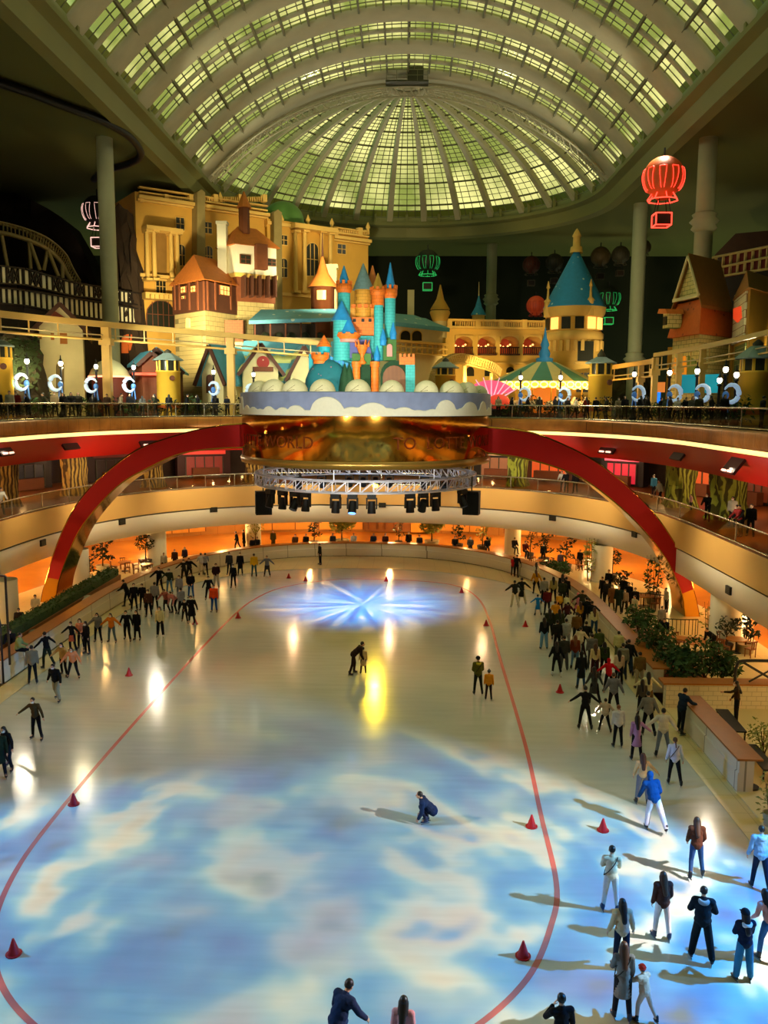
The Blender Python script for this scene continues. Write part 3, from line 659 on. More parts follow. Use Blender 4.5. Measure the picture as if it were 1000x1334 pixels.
def pyramid(q, z0, z1, over=1.12):
    e = ptsz(grow(q, over), z0); c = sum(e, Vector())/4; c.z = z1; m = MB(); m.add(e+[c], [(0, 1, 4), (1, 2, 4), (2, 3, 4), (3, 0, 4), (3, 2, 1, 0)]); return m
q = quadplan((268, 82), (226, 86.5), (311, 86.5))
t = thing('timber_house', 'dark timber house with hipped orange roof on a stone base', 'house', sum(q, Vector())/4)
walls(grow(q, .94), ZD, zat(268, 404, 82)).build('stone_base', STONE, t); walls(q, zat(268, 404, 82), zat(268, 366, 82)).build('timber_wall', TIMB, t)
hip(q, zat(268, 364, 82), zat(268, 330, 84.5), .22, 1.1).build('roof', TERR, t)
fl, fr_ = Fc(q[0], q[1]), Fc(q[1], q[2])
for x, y in ((240, 377), (253, 376)): window(fl, t, x-2.5, x+2.5, y-3, y+4, True, fm=TIMB2)
window(fl, t, 238, 241, 386, 389, True, fm=TIMB2); window(fr_, t, 286, 297, 373, 384, True, bars=3, fm=TIMB2)
for f_, xx in ((fl, (228, 234, 247, 258, 266)), (fr_, (270, 280, 300, 309))):
    for x in xx: m = MB(); f_.blk(m, x-.7, x+.7, 366, 404, 0, .12); m.build('timber_post', TIMB2, t)
m = MB(); fl.arch(m, 243, 247, 414, 427, -.1, .1); m.build('lit_slit', LITW, t)
q = quadplan((309, 86), (287, 88.5), (361, 88.5))
t = thing('tower_house', 'white plastered tower house on brown timber brackets with an orange roof', 'house', sum(q, Vector())/4)
walls(grow(q, .9), ZD, zat(309, 392, 86)).build('stone_base', STONE, t); walls(grow(q, .95), zat(309, 392, 86), zat(309, 358, 86)).build('bracket_storey', TIMB2, t)
m = walls(grow(q, 1.04), zat(309, 360, 86), zat(309, 355, 86)); m.build('floor_band', OCH2, t); walls(q, zat(309, 356, 86), zat(309, 317, 86)).build('plaster_wall', M('white_plaster', '#ded6b4', .75, var=.05), t)
hip(q, zat(309, 318, 86), zat(309, 294, 87.5), .3, 1.16).build('roof', TERR, t)
ff = Fc(q[1], q[2]); m = MB(); ff.blk(m, 331, 345, 319, 352, 0, .7); m.build('oriel_bay', TIMB2, t); window(ff, t, 333, 343, 330, 346, True, bars=3, fm=TIMB); window(ff, t, 313, 325, 333, 343, fm=TIMB2); window(ff, t, 348, 358, 338, 346, fm=TIMB2)
for x in (315, 325, 335, 346, 355): m = MB(); ff.poly(m, [(x-.8, 388), (x-.8, 360), (x+.8, 360), (x+.8, 388)], -.2, .9); m.build('bracket', TIMB, t)
c = A(318, 292, 88); r = 7/1100*88
m = MB(); m.cyl((c.x, 88, c.z-1), (c.x, 88, zat(318, 270, 88)), r, n=8, smooth=False); m.build('turret', TIMB2, t)
m = MB(); m.cyl((c.x, 88, zat(318, 271, 88)), (c.x, 88, zat(318, 249, 88)), r*1.4, .04, 8, smooth=False); m.build('turret_spire', TERR, t)
p = A(290, 330, 87); m = MB(); m.bb(p.x-.45, p.x+.45, 86.6, 87.5, zat(290, 362, 87), zat(290, 291, 87)); m.bb(p.x-.55, p.x+.55, 86.5, 87.6, zat(290, 293, 87), zat(290, 289, 87)); m.build('chimney', M('white_plaster'), t)
# orange cone tower
def cone_tower(name, label, px, Y, r_px, y_eave, y_apex, y_base, wm, rm, flare=1.25, n=20, cat='tower', bend=.55):
    p = A(px, y_eave, Y); r = r_px/1100*Y; ze, za, zb = p.z, zat(px, y_apex, Y), max(ZD, zat(px, y_base, Y)); c = (p.x, Y, 0)
    t = thing(name, label, cat, (p.x, Y, zb)); m = MB(); m.lathe([(r, zb), (r, ze), (r*flare, ze)], c, n); m.build('tower_wall', wm, t)
    m = MB(); m.lathe([(r*flare, ze), (r*flare*.98, ze+.15), (r*bend, ze+(za-ze)*.42), (.05, za)], c, n); m.build('conical_roof', rm, t); return t, c, r, ze, za
t, c, r, ze, za = cone_tower('cone_tower', 'round brown hut tower with a tall flared orange roof', 420, 89, 15, 375, 332, 520, TIMB2, TERR, 1.3, 8)
MB().lathe([(r*1.02, zat(420, 392, 89)), (r*1.02, zat(420, 380, 89))], c, 5, -PI*.62, -PI*.38).build('lit_window', LITW, t)
MB().cyl((c[0], 89, za-.3), (c[0], 89, za+2.2), .12, .03, 6).build('finial', TIMB, t)
p = A(432, 380, 92); m = MB(); m.bb(p.x-.55, p.x+.55, 91.5, 92.5, ZD, zat(432, 346, 92)); m.bb(p.x-.7, p.x+.7, 91.4, 92.6, zat(432, 350, 92), zat(432, 345, 92)); m.build('chimney', CREAM, label='cream square chimney between the cone tower and the castle', cat='chimney')
# long teal roofed terrace
t = thing('terrace_pavilion', 'long terrace under a teal snow-flecked roof left of the castle', 'pavilion', A(385, 450, 83)); f = Fc(plan(327, 82.5), plan(444, 84))
TEALS = M('teal_snowy', '#5598a8', .6, var=.2, scale=2.5, pat='spots', c2='#c9d9c0', ps=.8)
a, b, c_, d_ = [f.P(*f.uz(x, y)) for x, y in ((324, 419), (446, 415), (442, 398), (340, 399))]
m = MB(); m.add([a+f.n*1.2, b+f.n*1.2, c_-f.n*3, d_-f.n*3, a+f.n*1.2-Vector((0, 0, .35)), b+f.n*1.2-Vector((0, 0, .35)), c_-f.n*3-Vector((0,0,.6)), d_-f.n*3-Vector((0,0,.6))], [(0, 1, 2, 3), (0, 4, 5, 1), (1, 5, 6, 2), (3, 2, 6, 7), (0, 3, 7, 4), (4, 7, 6, 5)]); m.build('roof', TEALS, t)
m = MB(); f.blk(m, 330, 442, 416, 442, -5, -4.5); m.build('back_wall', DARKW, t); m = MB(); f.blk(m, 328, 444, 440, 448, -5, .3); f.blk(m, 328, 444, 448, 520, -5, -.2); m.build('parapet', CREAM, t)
for x in (332, 352, 372, 392, 412, 432): m = MB(); f.blk(m, x-1, x+1, 416, 441, -.4, 0); m.build('post', TIMB2, t)
for i, x in enumerate((346, 364, 380, 398, 418)): 
    m = MB(); u, z = f.uz(x, 441); m.sphere(f.P(u, z+.25, -1.5), (.5, .4, .5), 8, 5); m.build('dark_shrub', M('dark_leaf', '#1c2410', .8, var=.4), label='low dark shrub on the terrace parapet, %s of five' % 'first second third fourth last'.split()[i], cat='shrub', group='shrubs on the terrace')
# right continuation with arches
t = thing('arched_terrace', 'cream arched wall under a teal roof right of the castle', 'building', A(545, 450, 86)); f = Fc(plan(505, 83), plan(578, 89))
a, b, c_, d_ = [f.P(*f.uz(x, y)) for x, y in ((505, 420), (576, 428), (568, 408), (512, 403))]
m = MB(); m.add([a+f.n, b+f.n, c_-f.n*3, d_-f.n*3, a+f.n-Vector((0,0,.4)), b+f.n-Vector((0,0,.4))], [(0, 1, 2, 3), (0, 4, 5, 1)]); m.prism([a+f.n*.9-Vector((0,0,.1)), d_-f.n*3, a-f.n*5], b-a); m.build('roof', TEALS, t)
m = MB(); f.blk(m, 508, 576, 424, 520, -5, 0); m.build('wall', CREAM, t)
for x0 in (521, 536): m = MB(); f.arch(m, x0, x0+12, 431, 444, -.2, .12); m.build('arch_opening', PANE, t); m = MB(); f.arch(m, x0-1.2, x0+13.2, 429.6, 444, -.2, .06); m.build('arch_surround', OCH2, t)
m = MB(); f.blk(m, 508, 578, 445, 448, 0, .6); f.blk(m, 508, 578, 452, 454, .3, .5); f.blk(m, 508, 578, 460, 462, .2, .6)
for k in range(510, 578, 7): f.blk(m, k, k+1, 448, 461, .35, .5)
m.build('balcony_rail', OCH2, t)
t, c, r, ze, za = cone_tower('spire_turret', 'slim cream turret with a pointed yellow spire', 573, 93, 9, 404, 371, 440, CREAM, M('yellow_spire', '#b98d2c', .6), 1.35, 14)
MB().lathe([(r*1.35, ze-.1), (r*1.45, ze-.3), (r, ze-1.2)], c, 14).build('eave_ring', OCH2, t)
t, c, r, ze, za = cone_tower('blue_turret', 'small turret with a pointed blue roof on the arcade building', 623, 104, 8, 411, 385, 425, CREAM, TEALD, 1.2, 12)
MB().cyl((c[0], 104, za-.2), (c[0], 104, za+1.6), .07, .02, 5).build('finial', CREAM, t)
p = A(535, 388, 91); m = MB(); m.bb(p.x-.35, p.x+.35, 90.7, 91.3, ZD, zat(535, 378, 91)); m.build('small_chimney', CREAM, label='thin cream chimney between the castle and the yellow spire', cat='chimney')
# ------------------------------------------------------------------ arcade building
t = thing('arcade_building', 'yellow arcade building with balustrade and red-lit arched balconies', 'building', A(650, 470, 100)); f = Fc(plan(580, 98), plan(712, 100))
AW = M('arcade_wall', '#d2a84a', .7, var=.1)
m = MB()
xs_ = [580, 592, 615, 622, 645, 651, 675, 681, 705, 712]
f.blk(m, 580, 712, 428, 438, -6, 0); f.blk(m, 580, 712, 462, 525, -6, 0)
for i in range(0, 10, 2): f.blk(m, xs_[i], xs_[i+1], 437, 463, -6, 0)
m.build('wall', AW, t)
m = MB(); f.blk(m, 588, 708, 437, 463, -4.2, -4); m.build('red_interior', M('red_interior', '#a13a1a', .6, emit=.35, ecol='#b8401a'), t)
m = MB(); f.blk(m, 578, 713, 417, 419.5, -.3, .6); f.blk(m, 578, 713, 426, 429, -.3, .6); k = 592
while k < 708: f.blk(m, k, k+1.4, 419, 427, 0, .35); k += 2.9
for x in (581, 617, 648, 678, 707): f.blk(m, x, x+6, 417, 429, -.2, .7)
m.build('balustrade', OCH2, t)
for i in (1, 3, 5, 7):
    x0, x1 = xs_[i], xs_[i+1]
    m = MB(); P = [(x0, 437)]+[(x0, 447-.0)]+[(x0+(x1-x0)/2*(1-math.cos(PI*j/8)), 447-9*math.sin(PI*j/8)) for j in range(1, 8)]+[(x1, 447), (x1, 437)]
    for j in range(len(P)-1): pass
    ring = [(x0+(x1-x0)/2*(1-math.cos(PI*j/8)), 447-9*math.sin(PI*j/8)) for j in range(9)]
    m.grid([[f.P(*f.uz(x, y), .25) for x, y in ring], [f.P(*f.uz(x, 437), .25) for x, y in ring]], False); m.grid([[f.P(*f.uz(x, y), .25) for x, y in ring], [f.P(*f.uz(x, y), -3) for x, y in ring]], False); m.build('arch_head', OCH2, t)
    m = MB(); f.blk(m, x0, x1, 452, 453.5, 0, .4); f.blk(m, x0, x1, 461, 463, 0, .7); k = x0+1
    while k < x1: f.blk(m, k, k+.8, 453, 462, .1, .3); k += 2.6
    m.build('balcony_rail', TIMB, t)
    for dx, dy in ((5, 449), (9, 451), (15, 450), (18, 448)): m = MB(); u, z = f.uz(x0+dx, dy); m.sphere(f.P(u, z, -1.5), .12, 8, 5); m.build('lamp_globe', M('warm_bulb', '#ffb060', .4, emit=3.), t)
for x in (636, 664, 688, 612):
    m = MB(); f.arch(m, x-5, x+5, 478, 490, -.2, .12); m.build('low_arch', PANE, t)
m = MB(); f.blk(m, 580, 712, 472, 474, 0, .6); m.build('string_course', OCH2, t)
# ------------------------------------------------------------------ big blue cone tower
t, c, r, ze, za = cone_tower('blue_cone_tower', 'big round cream tower with a tall blue conical roof', 748, 92, 34, 402, 322, 520, AW, TEALD, 1.16, 32, bend=.68)
m = MB(); z = za; m.lathe([(.7, z-.6), (.6, z), (.4, z+.1), (.38, z+1.0), (.5, z+1.1), (.3, z+1.5), (.04, z+1.9)], c, 12); m.build('lantern_finial', OCH2, t)
m = MB(); m.lathe([(r*1.05, ze-1.0), (r*1.12, ze-.6), (r*1.15, ze+.05)], c, 32); m.lathe([(r*1.03, ze-3.4), (r*1.09, ze-3.2), (r*1.09, ze-2.7), (r*1.02, ze-2.5)], c, 32); m.build('cornice_ring', OCH2, t)
for k in range(7):
    a = -PI*.95+PI*.9*k/6; m = MB(); d = Vector((math.cos(a), math.sin(a), 0)); p = Vector(c)+d*r*1.01; m.box(p+Vector((0, 0, ze-1.7)), (.9, .25, 1.2), a+PI/2); m.build('upper_window', LITW if k in (1, 4, 5) else PANE, t)
for zz in (ze-4.6, ze-7.8): m = MB(); m.box(Vector(c)+Vector((r*.25, -r*.99, zz)), (1.6, .5, 2)); m.build('tower_window', PANE, t); m = MB(); m.box(Vector(c)+Vector((r*.25, -r*1.02, zz-1.2)), (2.2, .7, .25)); m.build('window_sill', OCH2, t)
m = MB()
for k in range(14): a = -PI+PI*k/13; m.box(Vector(c)+Vector((math.cos(a)*r*1.03, math.sin(a)*r*1.03, ze-4)), (.35, .4, 1.1), a+PI/2)
m.build('corbel', OCH2, t)
for sx_, yb in ((-.95, 366), (.35, 360)):
    m = MB(); p = Vector(c)+Vector((r*sx_*1.1, -r*1.0*math.sqrt(max(.05, 1-sx_*sx_)), 0)); m.lathe([(.4, ze-1), (.34, ze+.5), (.45, ze+.6), (.15, ze+.9), (.1, ze+1.9), (.2, ze+2.), (.03, ze+2.7)], p, 10); m.build('pinnacle', OCH2, t)
# ------------------------------------------------------------------ carousel
CRX = A(708, 500, 80); CP = Vector((CRX.x, 80, ZD)); 
t = thing('carousel', 'carousel with striped green and cream canopy, blue spire and gold bulbs', 'carousel', CP)
zc0, zc1 = zat(708, 498, 80), zat(708, 472, 80); rr_ = 5.0; n = 32
gcm, ccm = M('canopy_green', '#4f8466', .6, var=.1), M('canopy_cream', '#cdbb72', .6, var=.1)
m = MB()
for k in range(n):
    a0, a1 = 2*PI*k/n, 2*PI*(k+1)/n; m.cur = 0 if (k//2) % 2 else 1
    m.lathe([(rr_, zc0), (rr_*.62, zc0+(zc1-zc0)*.5), (1.1, zc1)], CP.xy.to_3d(), 1, a0, a1)
m.build('canopy', [gcm, ccm], t)
GB = M('gold_bulbs', '#f5b03a', .5, emit=2.2, ecol='#ffae2a'); 
m = MB(); m.lathe([(rr_+.02, zc0), (rr_+.05, zc0-.55)], CP.xy.to_3d(), 48); m.build('rounding_board', GB, t)
m = MB()
for k in range(40):
    a = 2*PI*k/40; p = CP.xy.to_3d()+Vector((math.cos(a)*(rr_+.05), math.sin(a)*(rr_+.05), zc0-.75)); q_ = Matrix.Rotation(a+PI/2, 3, 'Z')
    m.tube([p+q_@Vector((.32*math.cos(b), 0, .25*math.sin(b)+.45)) for b in [2*PI*i/10 for i in range(10)]], .07, 4, True)
m.build('bulb_scroll', M('bulb_scroll', '#ffd465', .5, emit=5.), t)
m = MB(); m.lathe([(.75, zc1-.2), (.8, zc1+.35), (.45, zc1+.45), (.55, zc1+.8), (.3, zc1+1.3), (.42, zc1+1.6), (.18, zc1+2.2), (.03, zc1+3.2)], CP.xy.to_3d(), 16); m.build('spire', M('spire_blue', '#2b7fb5', .5), t)
m = MB(); m.cyl(CP, CP+Vector((0, 0, 3)), 1.2, n=16); m.build('centre_column', M('carousel_centre', '#c26a22', .5, emit=.5, ecol='#ff8a2a'), t); m = MB(); m.cyl(CP, CP+Vector((0, 0, .35)), rr_, n=40); m.build('platform', TIMB2, t)
for k in range(16):
    a = 2*PI*k/16; p = CP+Vector((math.cos(a)*4.2, math.sin(a)*4.2, 0)); m = MB(); m.cyl(p, p+Vector((0, 0, zc0-ZD)), .06, n=6); m.build('pole', M('brass', '#d8a63a', .3, metal=.8), t)
    if k >= 7:
        m = MB(); q_ = Matrix.Rotation(a+PI/2, 3, 'Z'); g = lambda x, z: p+q_@Vector((x, 0, z))
        m.sphere(g(0, 1.2), (.45, .3, .28), 10, 6); m.cyl(g(.35, 1.3), g(.6, 1.75), .14, .1, 8); m.cyl(g(.55, 1.75), g(.85, 1.6), .11, .07, 8)
        for dx in (-.3, -.2, .25, .35): m.cyl(g(dx, 1.1), g(dx*1.5, .55), .07, .05, 6)
        m.build('horse', M('horse_cream', '#e4d8b8', .5), t)
def proj(p):
    v = Vector(p)-Vector((0, 0, EYE)); return CX+F*v.dot(rx)/v.dot(FW), CY-F*v.dot(ux)/v.dot(FW)
def oncurve(off, px, z, side):
    best = None
    for x, y in MC(off, k=400, ymin=20):
        if y < 25 or (side == 'l') != (x < -3.5): continue
        e = abs(proj((x, y, z))[0]-px)
        if best is None or e < best[0]: best = (e, x, y)
    return Vector((best[1], best[2], z))
# ------------------------------------------------------------------ small colourful castle on the stage (plain generic castle)
CT = M('castle_teal', '#3fb2b0', .65, var=.1, pat='brick', c2='#2c8488', ps=2.6); CO = M('castle_orange', '#e8741a', .6, var=.12, pat='brick', c2='#b8510f', ps=2.2)
CYL_ = M('castle_yellow', '#d99a32', .65, var=.12, pat='brick', c2='#b0741f', ps=2.4); CB = M('castle_blue', '#1f86c4', .55, var=.25, scale=4); CP_ = M('castle_purple', '#4f4f8c', .6, var=.2, scale=4)
CGR = M('castle_grey_roof', '#6f8c8e', .6, var=.35, scale=6); CG = M('castle_green', '#3f6b2a', .7, var=.3, scale=4); HEDGE = M('hedge_dark', '#123a1c', .8, var=.4, scale=6)
YK = 58.
cas = thing('toy_castle', 'small colourful castle with teal towers, orange battlements and blue spires on the stage', 'castle', A(475, 518, YK))
def ctower(px, y0, y1, rpx, mat, Y=YK, crown=None, spire=None, smat=CB, n=14, nm='tower'):
    b, tp = A(px, y1, Y), A(px, y0, Y); r = rpx/1100*Y; MB().cyl((tp.x, Y, b.z), (tp.x, Y, tp.z), r, n=n).build(nm, mat, cas)
    if crown:
        z = tp.z; h = crown/1100*Y; m = MB(); m.lathe([(r*1.0, z-.1), (r*1.28, z+.1), (r*1.28, z+h*.7), (r*1.1, z+h*.7), (.02, z+h*.6)], (tp.x, Y, 0), n)
        for k in range(8): a = 2*PI*k/8; m.box((tp.x+math.cos(a)*r*1.2, Y+math.sin(a)*r*1.2, z+h*.85), (r*.45, r*.2, h*.35), a+PI/2)
        m.build('battlement', CO, cas); y0 -= crown*.7
    if spire:
        z = zat(px, y0, Y); m = MB(); rs = r*(1.0 if crown else 1.25); m.cyl((tp.x, Y, z), (tp.x, Y, zat(px, spire, Y)), rs, .03, n); m.build('spire', smat, cas)
ctower(448, 380, 452, 8, CT, crown=13, spire=346); ctower(508, 387, 450, 7, CT, crown=14, spire=342)
ctower(493, 398, 470, 6, CT, Y=57.4); ctower(445, 418, 470, 11, CT, Y=57.2, spire=392); ctower(454, 440, 446, 12, M('castle_pink', '#d68a7c', .6), Y=56.9, crown=6, spire=412)
ctower(473, 378, 420, 11, CYL_, Y=58.5, spire=343, smat=CGR); ctower(485, 376, 420, 7, CYL_, Y=59.5, spire=346, smat=TERR, n=10)
ctower(492, 384, 400, 8, CO, Y=57.6, crown=9, spire=356, smat=M('yellow_spire'))
f = Fc((plan(410, YK).x, YK), (plan(540, YK).x, YK))
m = MB(); f.blk(m, 455, 489, 398, 440, -2, -.3); m.build('keep', CYL_, cas); m = MB(); f.blk(m, 458, 488, 414, 437, -.5, .3)
for k in range(4): f.blk(m, 458+8*k, 463+8*k, 397, 401, -.4, .3)
m.build('orange_bastion', CO, cas)
for x in (460, 471, 480): m = MB(); f.blk(m, x, x+4, 416, 420, .2, .4); m.build('window', PANE, cas)
m = MB(); f.blk(m, 434, 492, 438, 500, -1.5, .2); m.build('lower_wall', CT, cas)
a = [f.P(*f.uz(x, y), .9) for x, y in ((446, 467), (486, 467), (480, 444), (453, 444))]; b_ = [p-f.n*1.5 for p in a]
MB().add(a+b_, [(0, 1, 2, 3), (4, 7, 6, 5), (0, 4, 5, 1), (1, 5, 6, 2), (2, 6, 7, 3), (3, 7, 4, 0)]).build('purple_roof', CP_, cas)
m = MB(); f.poly(m, [(404, 500), (404, 462), (425, 462), (460, 476), (460, 505), (430, 516), (404, 516)], -1, .9); m.build('blue_curtain_wall', M('castle_cyan', '#1fa3b4', .6, var=.15), cas)
m = MB()
for k in range(6): f.poly(m, [(427+5*k, 463+2*k), (430+5*k, 464.2+2*k), (430+5*k, 469+2*k), (427+5*k, 468+2*k)], .3, 1.1)
m.build('wall_merlon', CB, cas)
ctower(422, 452, 476, 8, M('castle_cyan'), Y=57.2, spire=437, smat=CO); ctower(417, 468, 474, 9, CO, Y=56.8, crown=8)
m = MB(); f.blk(m, 460, 484, 462, 476, .2, 1.3); m.build('green_gatehouse', CG, cas); m = MB(); f.blk(m, 470, 483, 476, 520, .2, 1); m.build('gate_opening', HEDGE, cas)
for x in (464, 488): 
    m = MB(); b, tp = A(x, 520, 56.5), A(x, 478, 56.5); m.cyl((b.x, 56.5, b.z), (b.x, 56.5, tp.z), 5/1100*57, n=14); m.cyl((b.x, 56.5, tp.z), (b.x, 56.5, tp.z+.35), 6.2/1100*57, n=14); m.build('gate_pillar', CO, cas)
m = MB(); u, z = f.uz(473, 476); p = f.P(u, z, 1.5)
m.lathe([(.12, 0), (.3, .1), (.12, .3), (.12, .55), (.3, .9), (.42, 1.25)], p, 12)
for k in range(6): a = 2*PI*k/6; m.cyl(p+Vector((math.cos(a)*.38, math.sin(a)*.38, 1.15)), p+Vector((math.cos(a)*.5, math.sin(a)*.5, 1.6)), .1, .02, 5)
m.build('crown_ornament', CO, cas)
m = MB(); f.arch(m, 496, 532, 470, 520, -.4, .9); m.build('hedge_arch', HEDGE, cas); m = MB(); f.arch(m, 499, 528, 477, 520, -.2, 1.05); m.build('wooden_gate', M('gate_wood', '#8a5426', .6, var=.2, pat='wave', c2='#5a3212', ps=5), cas)
m = MB(); f.blk(m, 528, 540, 476, 520, -.8, 1); m.build('right_wall', CT, cas); m = MB(); f.blk(m, 520, 540, 466, 476, -.6, 1.1)
for k in range(4): f.blk(m, 520+5.5*k, 523+5.5*k, 462, 467, .6, 1.1)
m.build('orange_parapet', CO, cas)
m = MB(); f.blk(m, 499, 516, 441, 470, -.5, .5); m.build('green_wing', CG, cas); m = MB(); f.arch(m, 504, 511, 449, 465, .4, .65); m.build('pink_door', M('castle_pink'), cas)
for x, y0 in ((499, 428), (512, 420), (491, 450)): ctower(x, y0+16, y0+22, 4, CB, Y=57, spire=y0)
m = MB(); u, z = f.uz(428, 500); m.sphere(f.P(u, z-.3, 1.2), (1.5, .8, 1.9), 16, 10); m.build('flowering_bush', M('flower_bush', '#15626b', .8, var=.3, pat='spots', c2='#c25c6e', ps=3), cas)
for x in (449, 455): m = MB(); b = A(x, 520, 56); m.lathe([(.3, b.z), (.42, b.z+.7), (.25, b.z+1.6), (.03, b.z+2.3)], (b.x, 56, 0), 10); m.build('cypress', HEDGE, label='slim dark cypress before the castle wall, %s one' % ('left' if x == 449 else 'right'), cat='tree', group='cypresses by the castle')
# ------------------------------------------------------------------ booths
YB = M('booth_yellow', '#dcae35', .6, var=.1); BR = M('booth_roof', '#7d8f86', .6, var=.1)
def booth(px, Y, y_top, y_mid, y_roof, y_tip, w, label, base=None):
    p = A(px, y_mid, Y); r = w/1100*Y; t = thing('round_booth', label, 'booth', (p.x, Y, ZD), 'round booths on the deck'); c = (p.x, Y, 0)
    zm, zt, zr, za = zat(px, y_mid, Y), zat(px, y_top, Y), zat(px, y_roof, Y), zat(px, y_tip, Y)
    m = MB(); m.lathe([(r, ZD), (r, zm), (r*1.06, zm), (r*1.06, zm+.12), (.01, zm+.12)], c, 24); m.build('yellow_wall', YB, t)
    m = MB(); m.lathe([(r*1.02, ZD+.62), (r*1.02, ZD+.9)], c, 24); m.build('orange_band', M('booth_band', '#b0521c', .6), t)
    m = MB(); m.lathe([(r*.88, zm), (r*.88, zt)], c, 12); m.build('window_ring', PANE, t)
    for k in range(8): a = 2*PI*k/8+.2; m = MB(); m.bar((c[0]+math.cos(a)*r*.9, Y+math.sin(a)*r*.9, zm), (c[0]+math.cos(a)*r*.9, Y+math.sin(a)*r*.9, zt), .14); m.build('window_post', YB, t)
    m = MB(); m.lathe([(r*1.32, zt), (r*1.36, zt+.08), (r*.5, zr), (r*.45, zr+.05)], c, 8, smooth=False); m.build('roof', BR, t)
    m = MB(); m.lathe([(r*.3, zr), (r*.35, zr+.2), (.05, za)], c, 8); m.build('roof_finial', DARKST, t)
    m = MB(); m.cyl((c[0]+r*.55, Y-r*.85, zm-.5), (c[0]+r*.6, Y-r*.95, zm-.5), .22, n=12); m.build('round_badge', M('badge_brown', '#5a2d10', .6), t)
booth(219, 70.5, 470, 485, 461, 455, 15, 'yellow round booth with windowed top, left of the stage drum')
booth(580, 76, 480, 490, 472, 466, 13, 'small yellow booth half hidden behind snow domes right of the castle')
booth(782, 67.5, 474, 490, 466, 455, 15, 'yellow round booth between the carousel and the tall park column')
booth(985, 52, 468, 486, 452, 442, 21, 'large yellow round booth at the right end of the deck')
booth(2, 58, 452, 468, 444, 438, 13, 'yellow booth cut by the left edge above the railing')
# ------------------------------------------------------------------ teal cottages
def cottage(name, label, pc, pl, pr, y_eave, y_ridge, wall=CREAM, snow=True, roof=TEAL, over=.5):
    """gable wall on the pc-pr side facing the rink; ridge runs back"""
    q = quadplan(pc, pl, pr); t = thing(name, label, 'cottage', sum(q, Vector())/4); ze, zr = zat(pc[0], y_eave, pc[1]), zat((pc[0]+pr[0])/2, y_ridge, pc[1])
    Lp, C, Rp, B = q; walls(q, ZD, ze).build('wall', wall, t); mid = (C+Rp)/2; back = (Lp+B)/2; d = (C-Lp).normalized()*over; s = (Rp-C).normalized()*over
    m = MB(); m.prism([C+Vector((0, 0, ze)), Rp+Vector((0, 0, ze)), mid+Vector((0, 0, zr))], Lp-C); m.build('gable', wall, t)
    up = lambda p, z: p+Vector((0, 0, z)); sl = (zr-ze)/((Rp-C).length/2)
    m = MB()
    for e, sg in ((C, -1), (Rp, 1)):
        e0, e1 = up(e+s*sg+d, ze-sl*over), up(e+s*sg-(C-Lp)-d, ze-sl*over); r0, r1 = up(mid+d, zr), up(back-d, zr)
        m.prism([e0, e1, r1, r0], (0, 0, .22))
    m.build('roof', roof, t)
    m = MB(); m.bar(up(C+d*1.02-s, ze-sl*over+.05), up(mid+d*1.02, zr+.05), .2, .3); m.bar(up(Rp+d*1.02+s, ze-sl*over+.05), up(mid+d*1.02, zr+.05), .2, .3); m.build('bargeboard', TIMB, t)
    if snow:
        m = MB(); e0, e1, r0, r1 = up(C-s+d, ze-sl*over+.25), up(C-s-(C-Lp)-d, ze-sl*over+.25), up(mid+d, zr+.25), up(back-d, zr+.25)
        for lo in (.02, .55):
            K = 14; a = [e0.lerp(r0, lo).lerp(e1.lerp(r1, lo), k/K) for k in range(K+1)]; b = [e0.lerp(r0, lo+.22+.06*math.sin(k*1.9)).lerp(e1.lerp(r1, lo+.22+.06*math.sin(k*1.9)), k/K) for k in range(K+1)]
            m.grid([[p+Vector((0, 0, .1)) for p in a], [p+Vector((0, 0, .12)) for p in b], b])
        m.build('snow_edge', SNOWY, t)
    return t, Fc(C, Rp)
t, g = cottage('teal_cottage', 'teal roofed cottage with scalloped snow edges behind the left lamp wreaths', (262, 75.5), (296, 79.5), (290, 74.5), 488, 452)
g.arch(m := MB(), 270, 278, 488, 512, -.1, .15); m.build('door', TIMB, t)
t = thing('long_teal_shop', 'long shop with a broad teal roof and scalloped snow edging left of the castle', 'shop', A(380, 510, 77)); f = Fc(plan(302, 77), plan(440, 77)); e0, e1 = f.P(*f.uz(298, 503)), f.P(*f.uz(444, 503)); r0, r1 = f.P(*f.uz(306, 443), -4.3), f.P(*f.uz(440, 444), -4.3)
MB().prism([e0, e1, r1, r0], (0, 0, .25)).build('roof', M('teal_snowy'), t); m = MB(); f.blk(m, 302, 440, 503, 522, -6, -.4); m.build('wall', CREAM, t)
for lo in (.06, .48):
    K = 60; m = MB(); a = [e0.lerp(r0, lo).lerp(e1.lerp(r1, lo), k/K)+Vector((0, 0, .3)) for k in range(K+1)]; b = [e0.lerp(r0, lo+.13+.03*math.sin(k*.9)).lerp(e1.lerp(r1, lo+.13), k/K)+Vector((0, 0, .3)) for k in range(K+1)]
    m.grid([[p+Vector((0, -.05, -.2)) for p in a], [p+Vector((0, -.02, .1)) for p in a], [p+Vector((0, 0, .08)) for p in b], b]); m.build('snow_edge', SNOWY, t)
t, g = cottage('teal_cottage', 'wide teal cottage with a cream gable and round red emblem left of the castle', (316, 75.5), (312, 79), (362, 75.5), 480, 449)
m = MB(); u, z = g.uz(343, 472); p = g.P(u, z, .1); m.cyl(p, p+g.n*.15, .55, n=20); m.build('emblem', M('emblem_red', '#9c2f20', .6, pat='spots', c2='#d8c9a0', ps=2), t); m = MB(); g.blk(m, 330, 356, 478, 484, 0, .4); m.build('sign_board', TIMB2, t)
t, g = cottage('teal_cottage', 'teal cottage with a dark gable edge beside the castle hedge', (378, 76), (372, 79.5), (412, 76), 484, 452)
t, g = cottage('teal_cottage', 'low teal roofed shop behind the yellow booth at left', (176, 73), (184, 77), (232, 74), 480, 455, wall=TIMB2, snow=False)
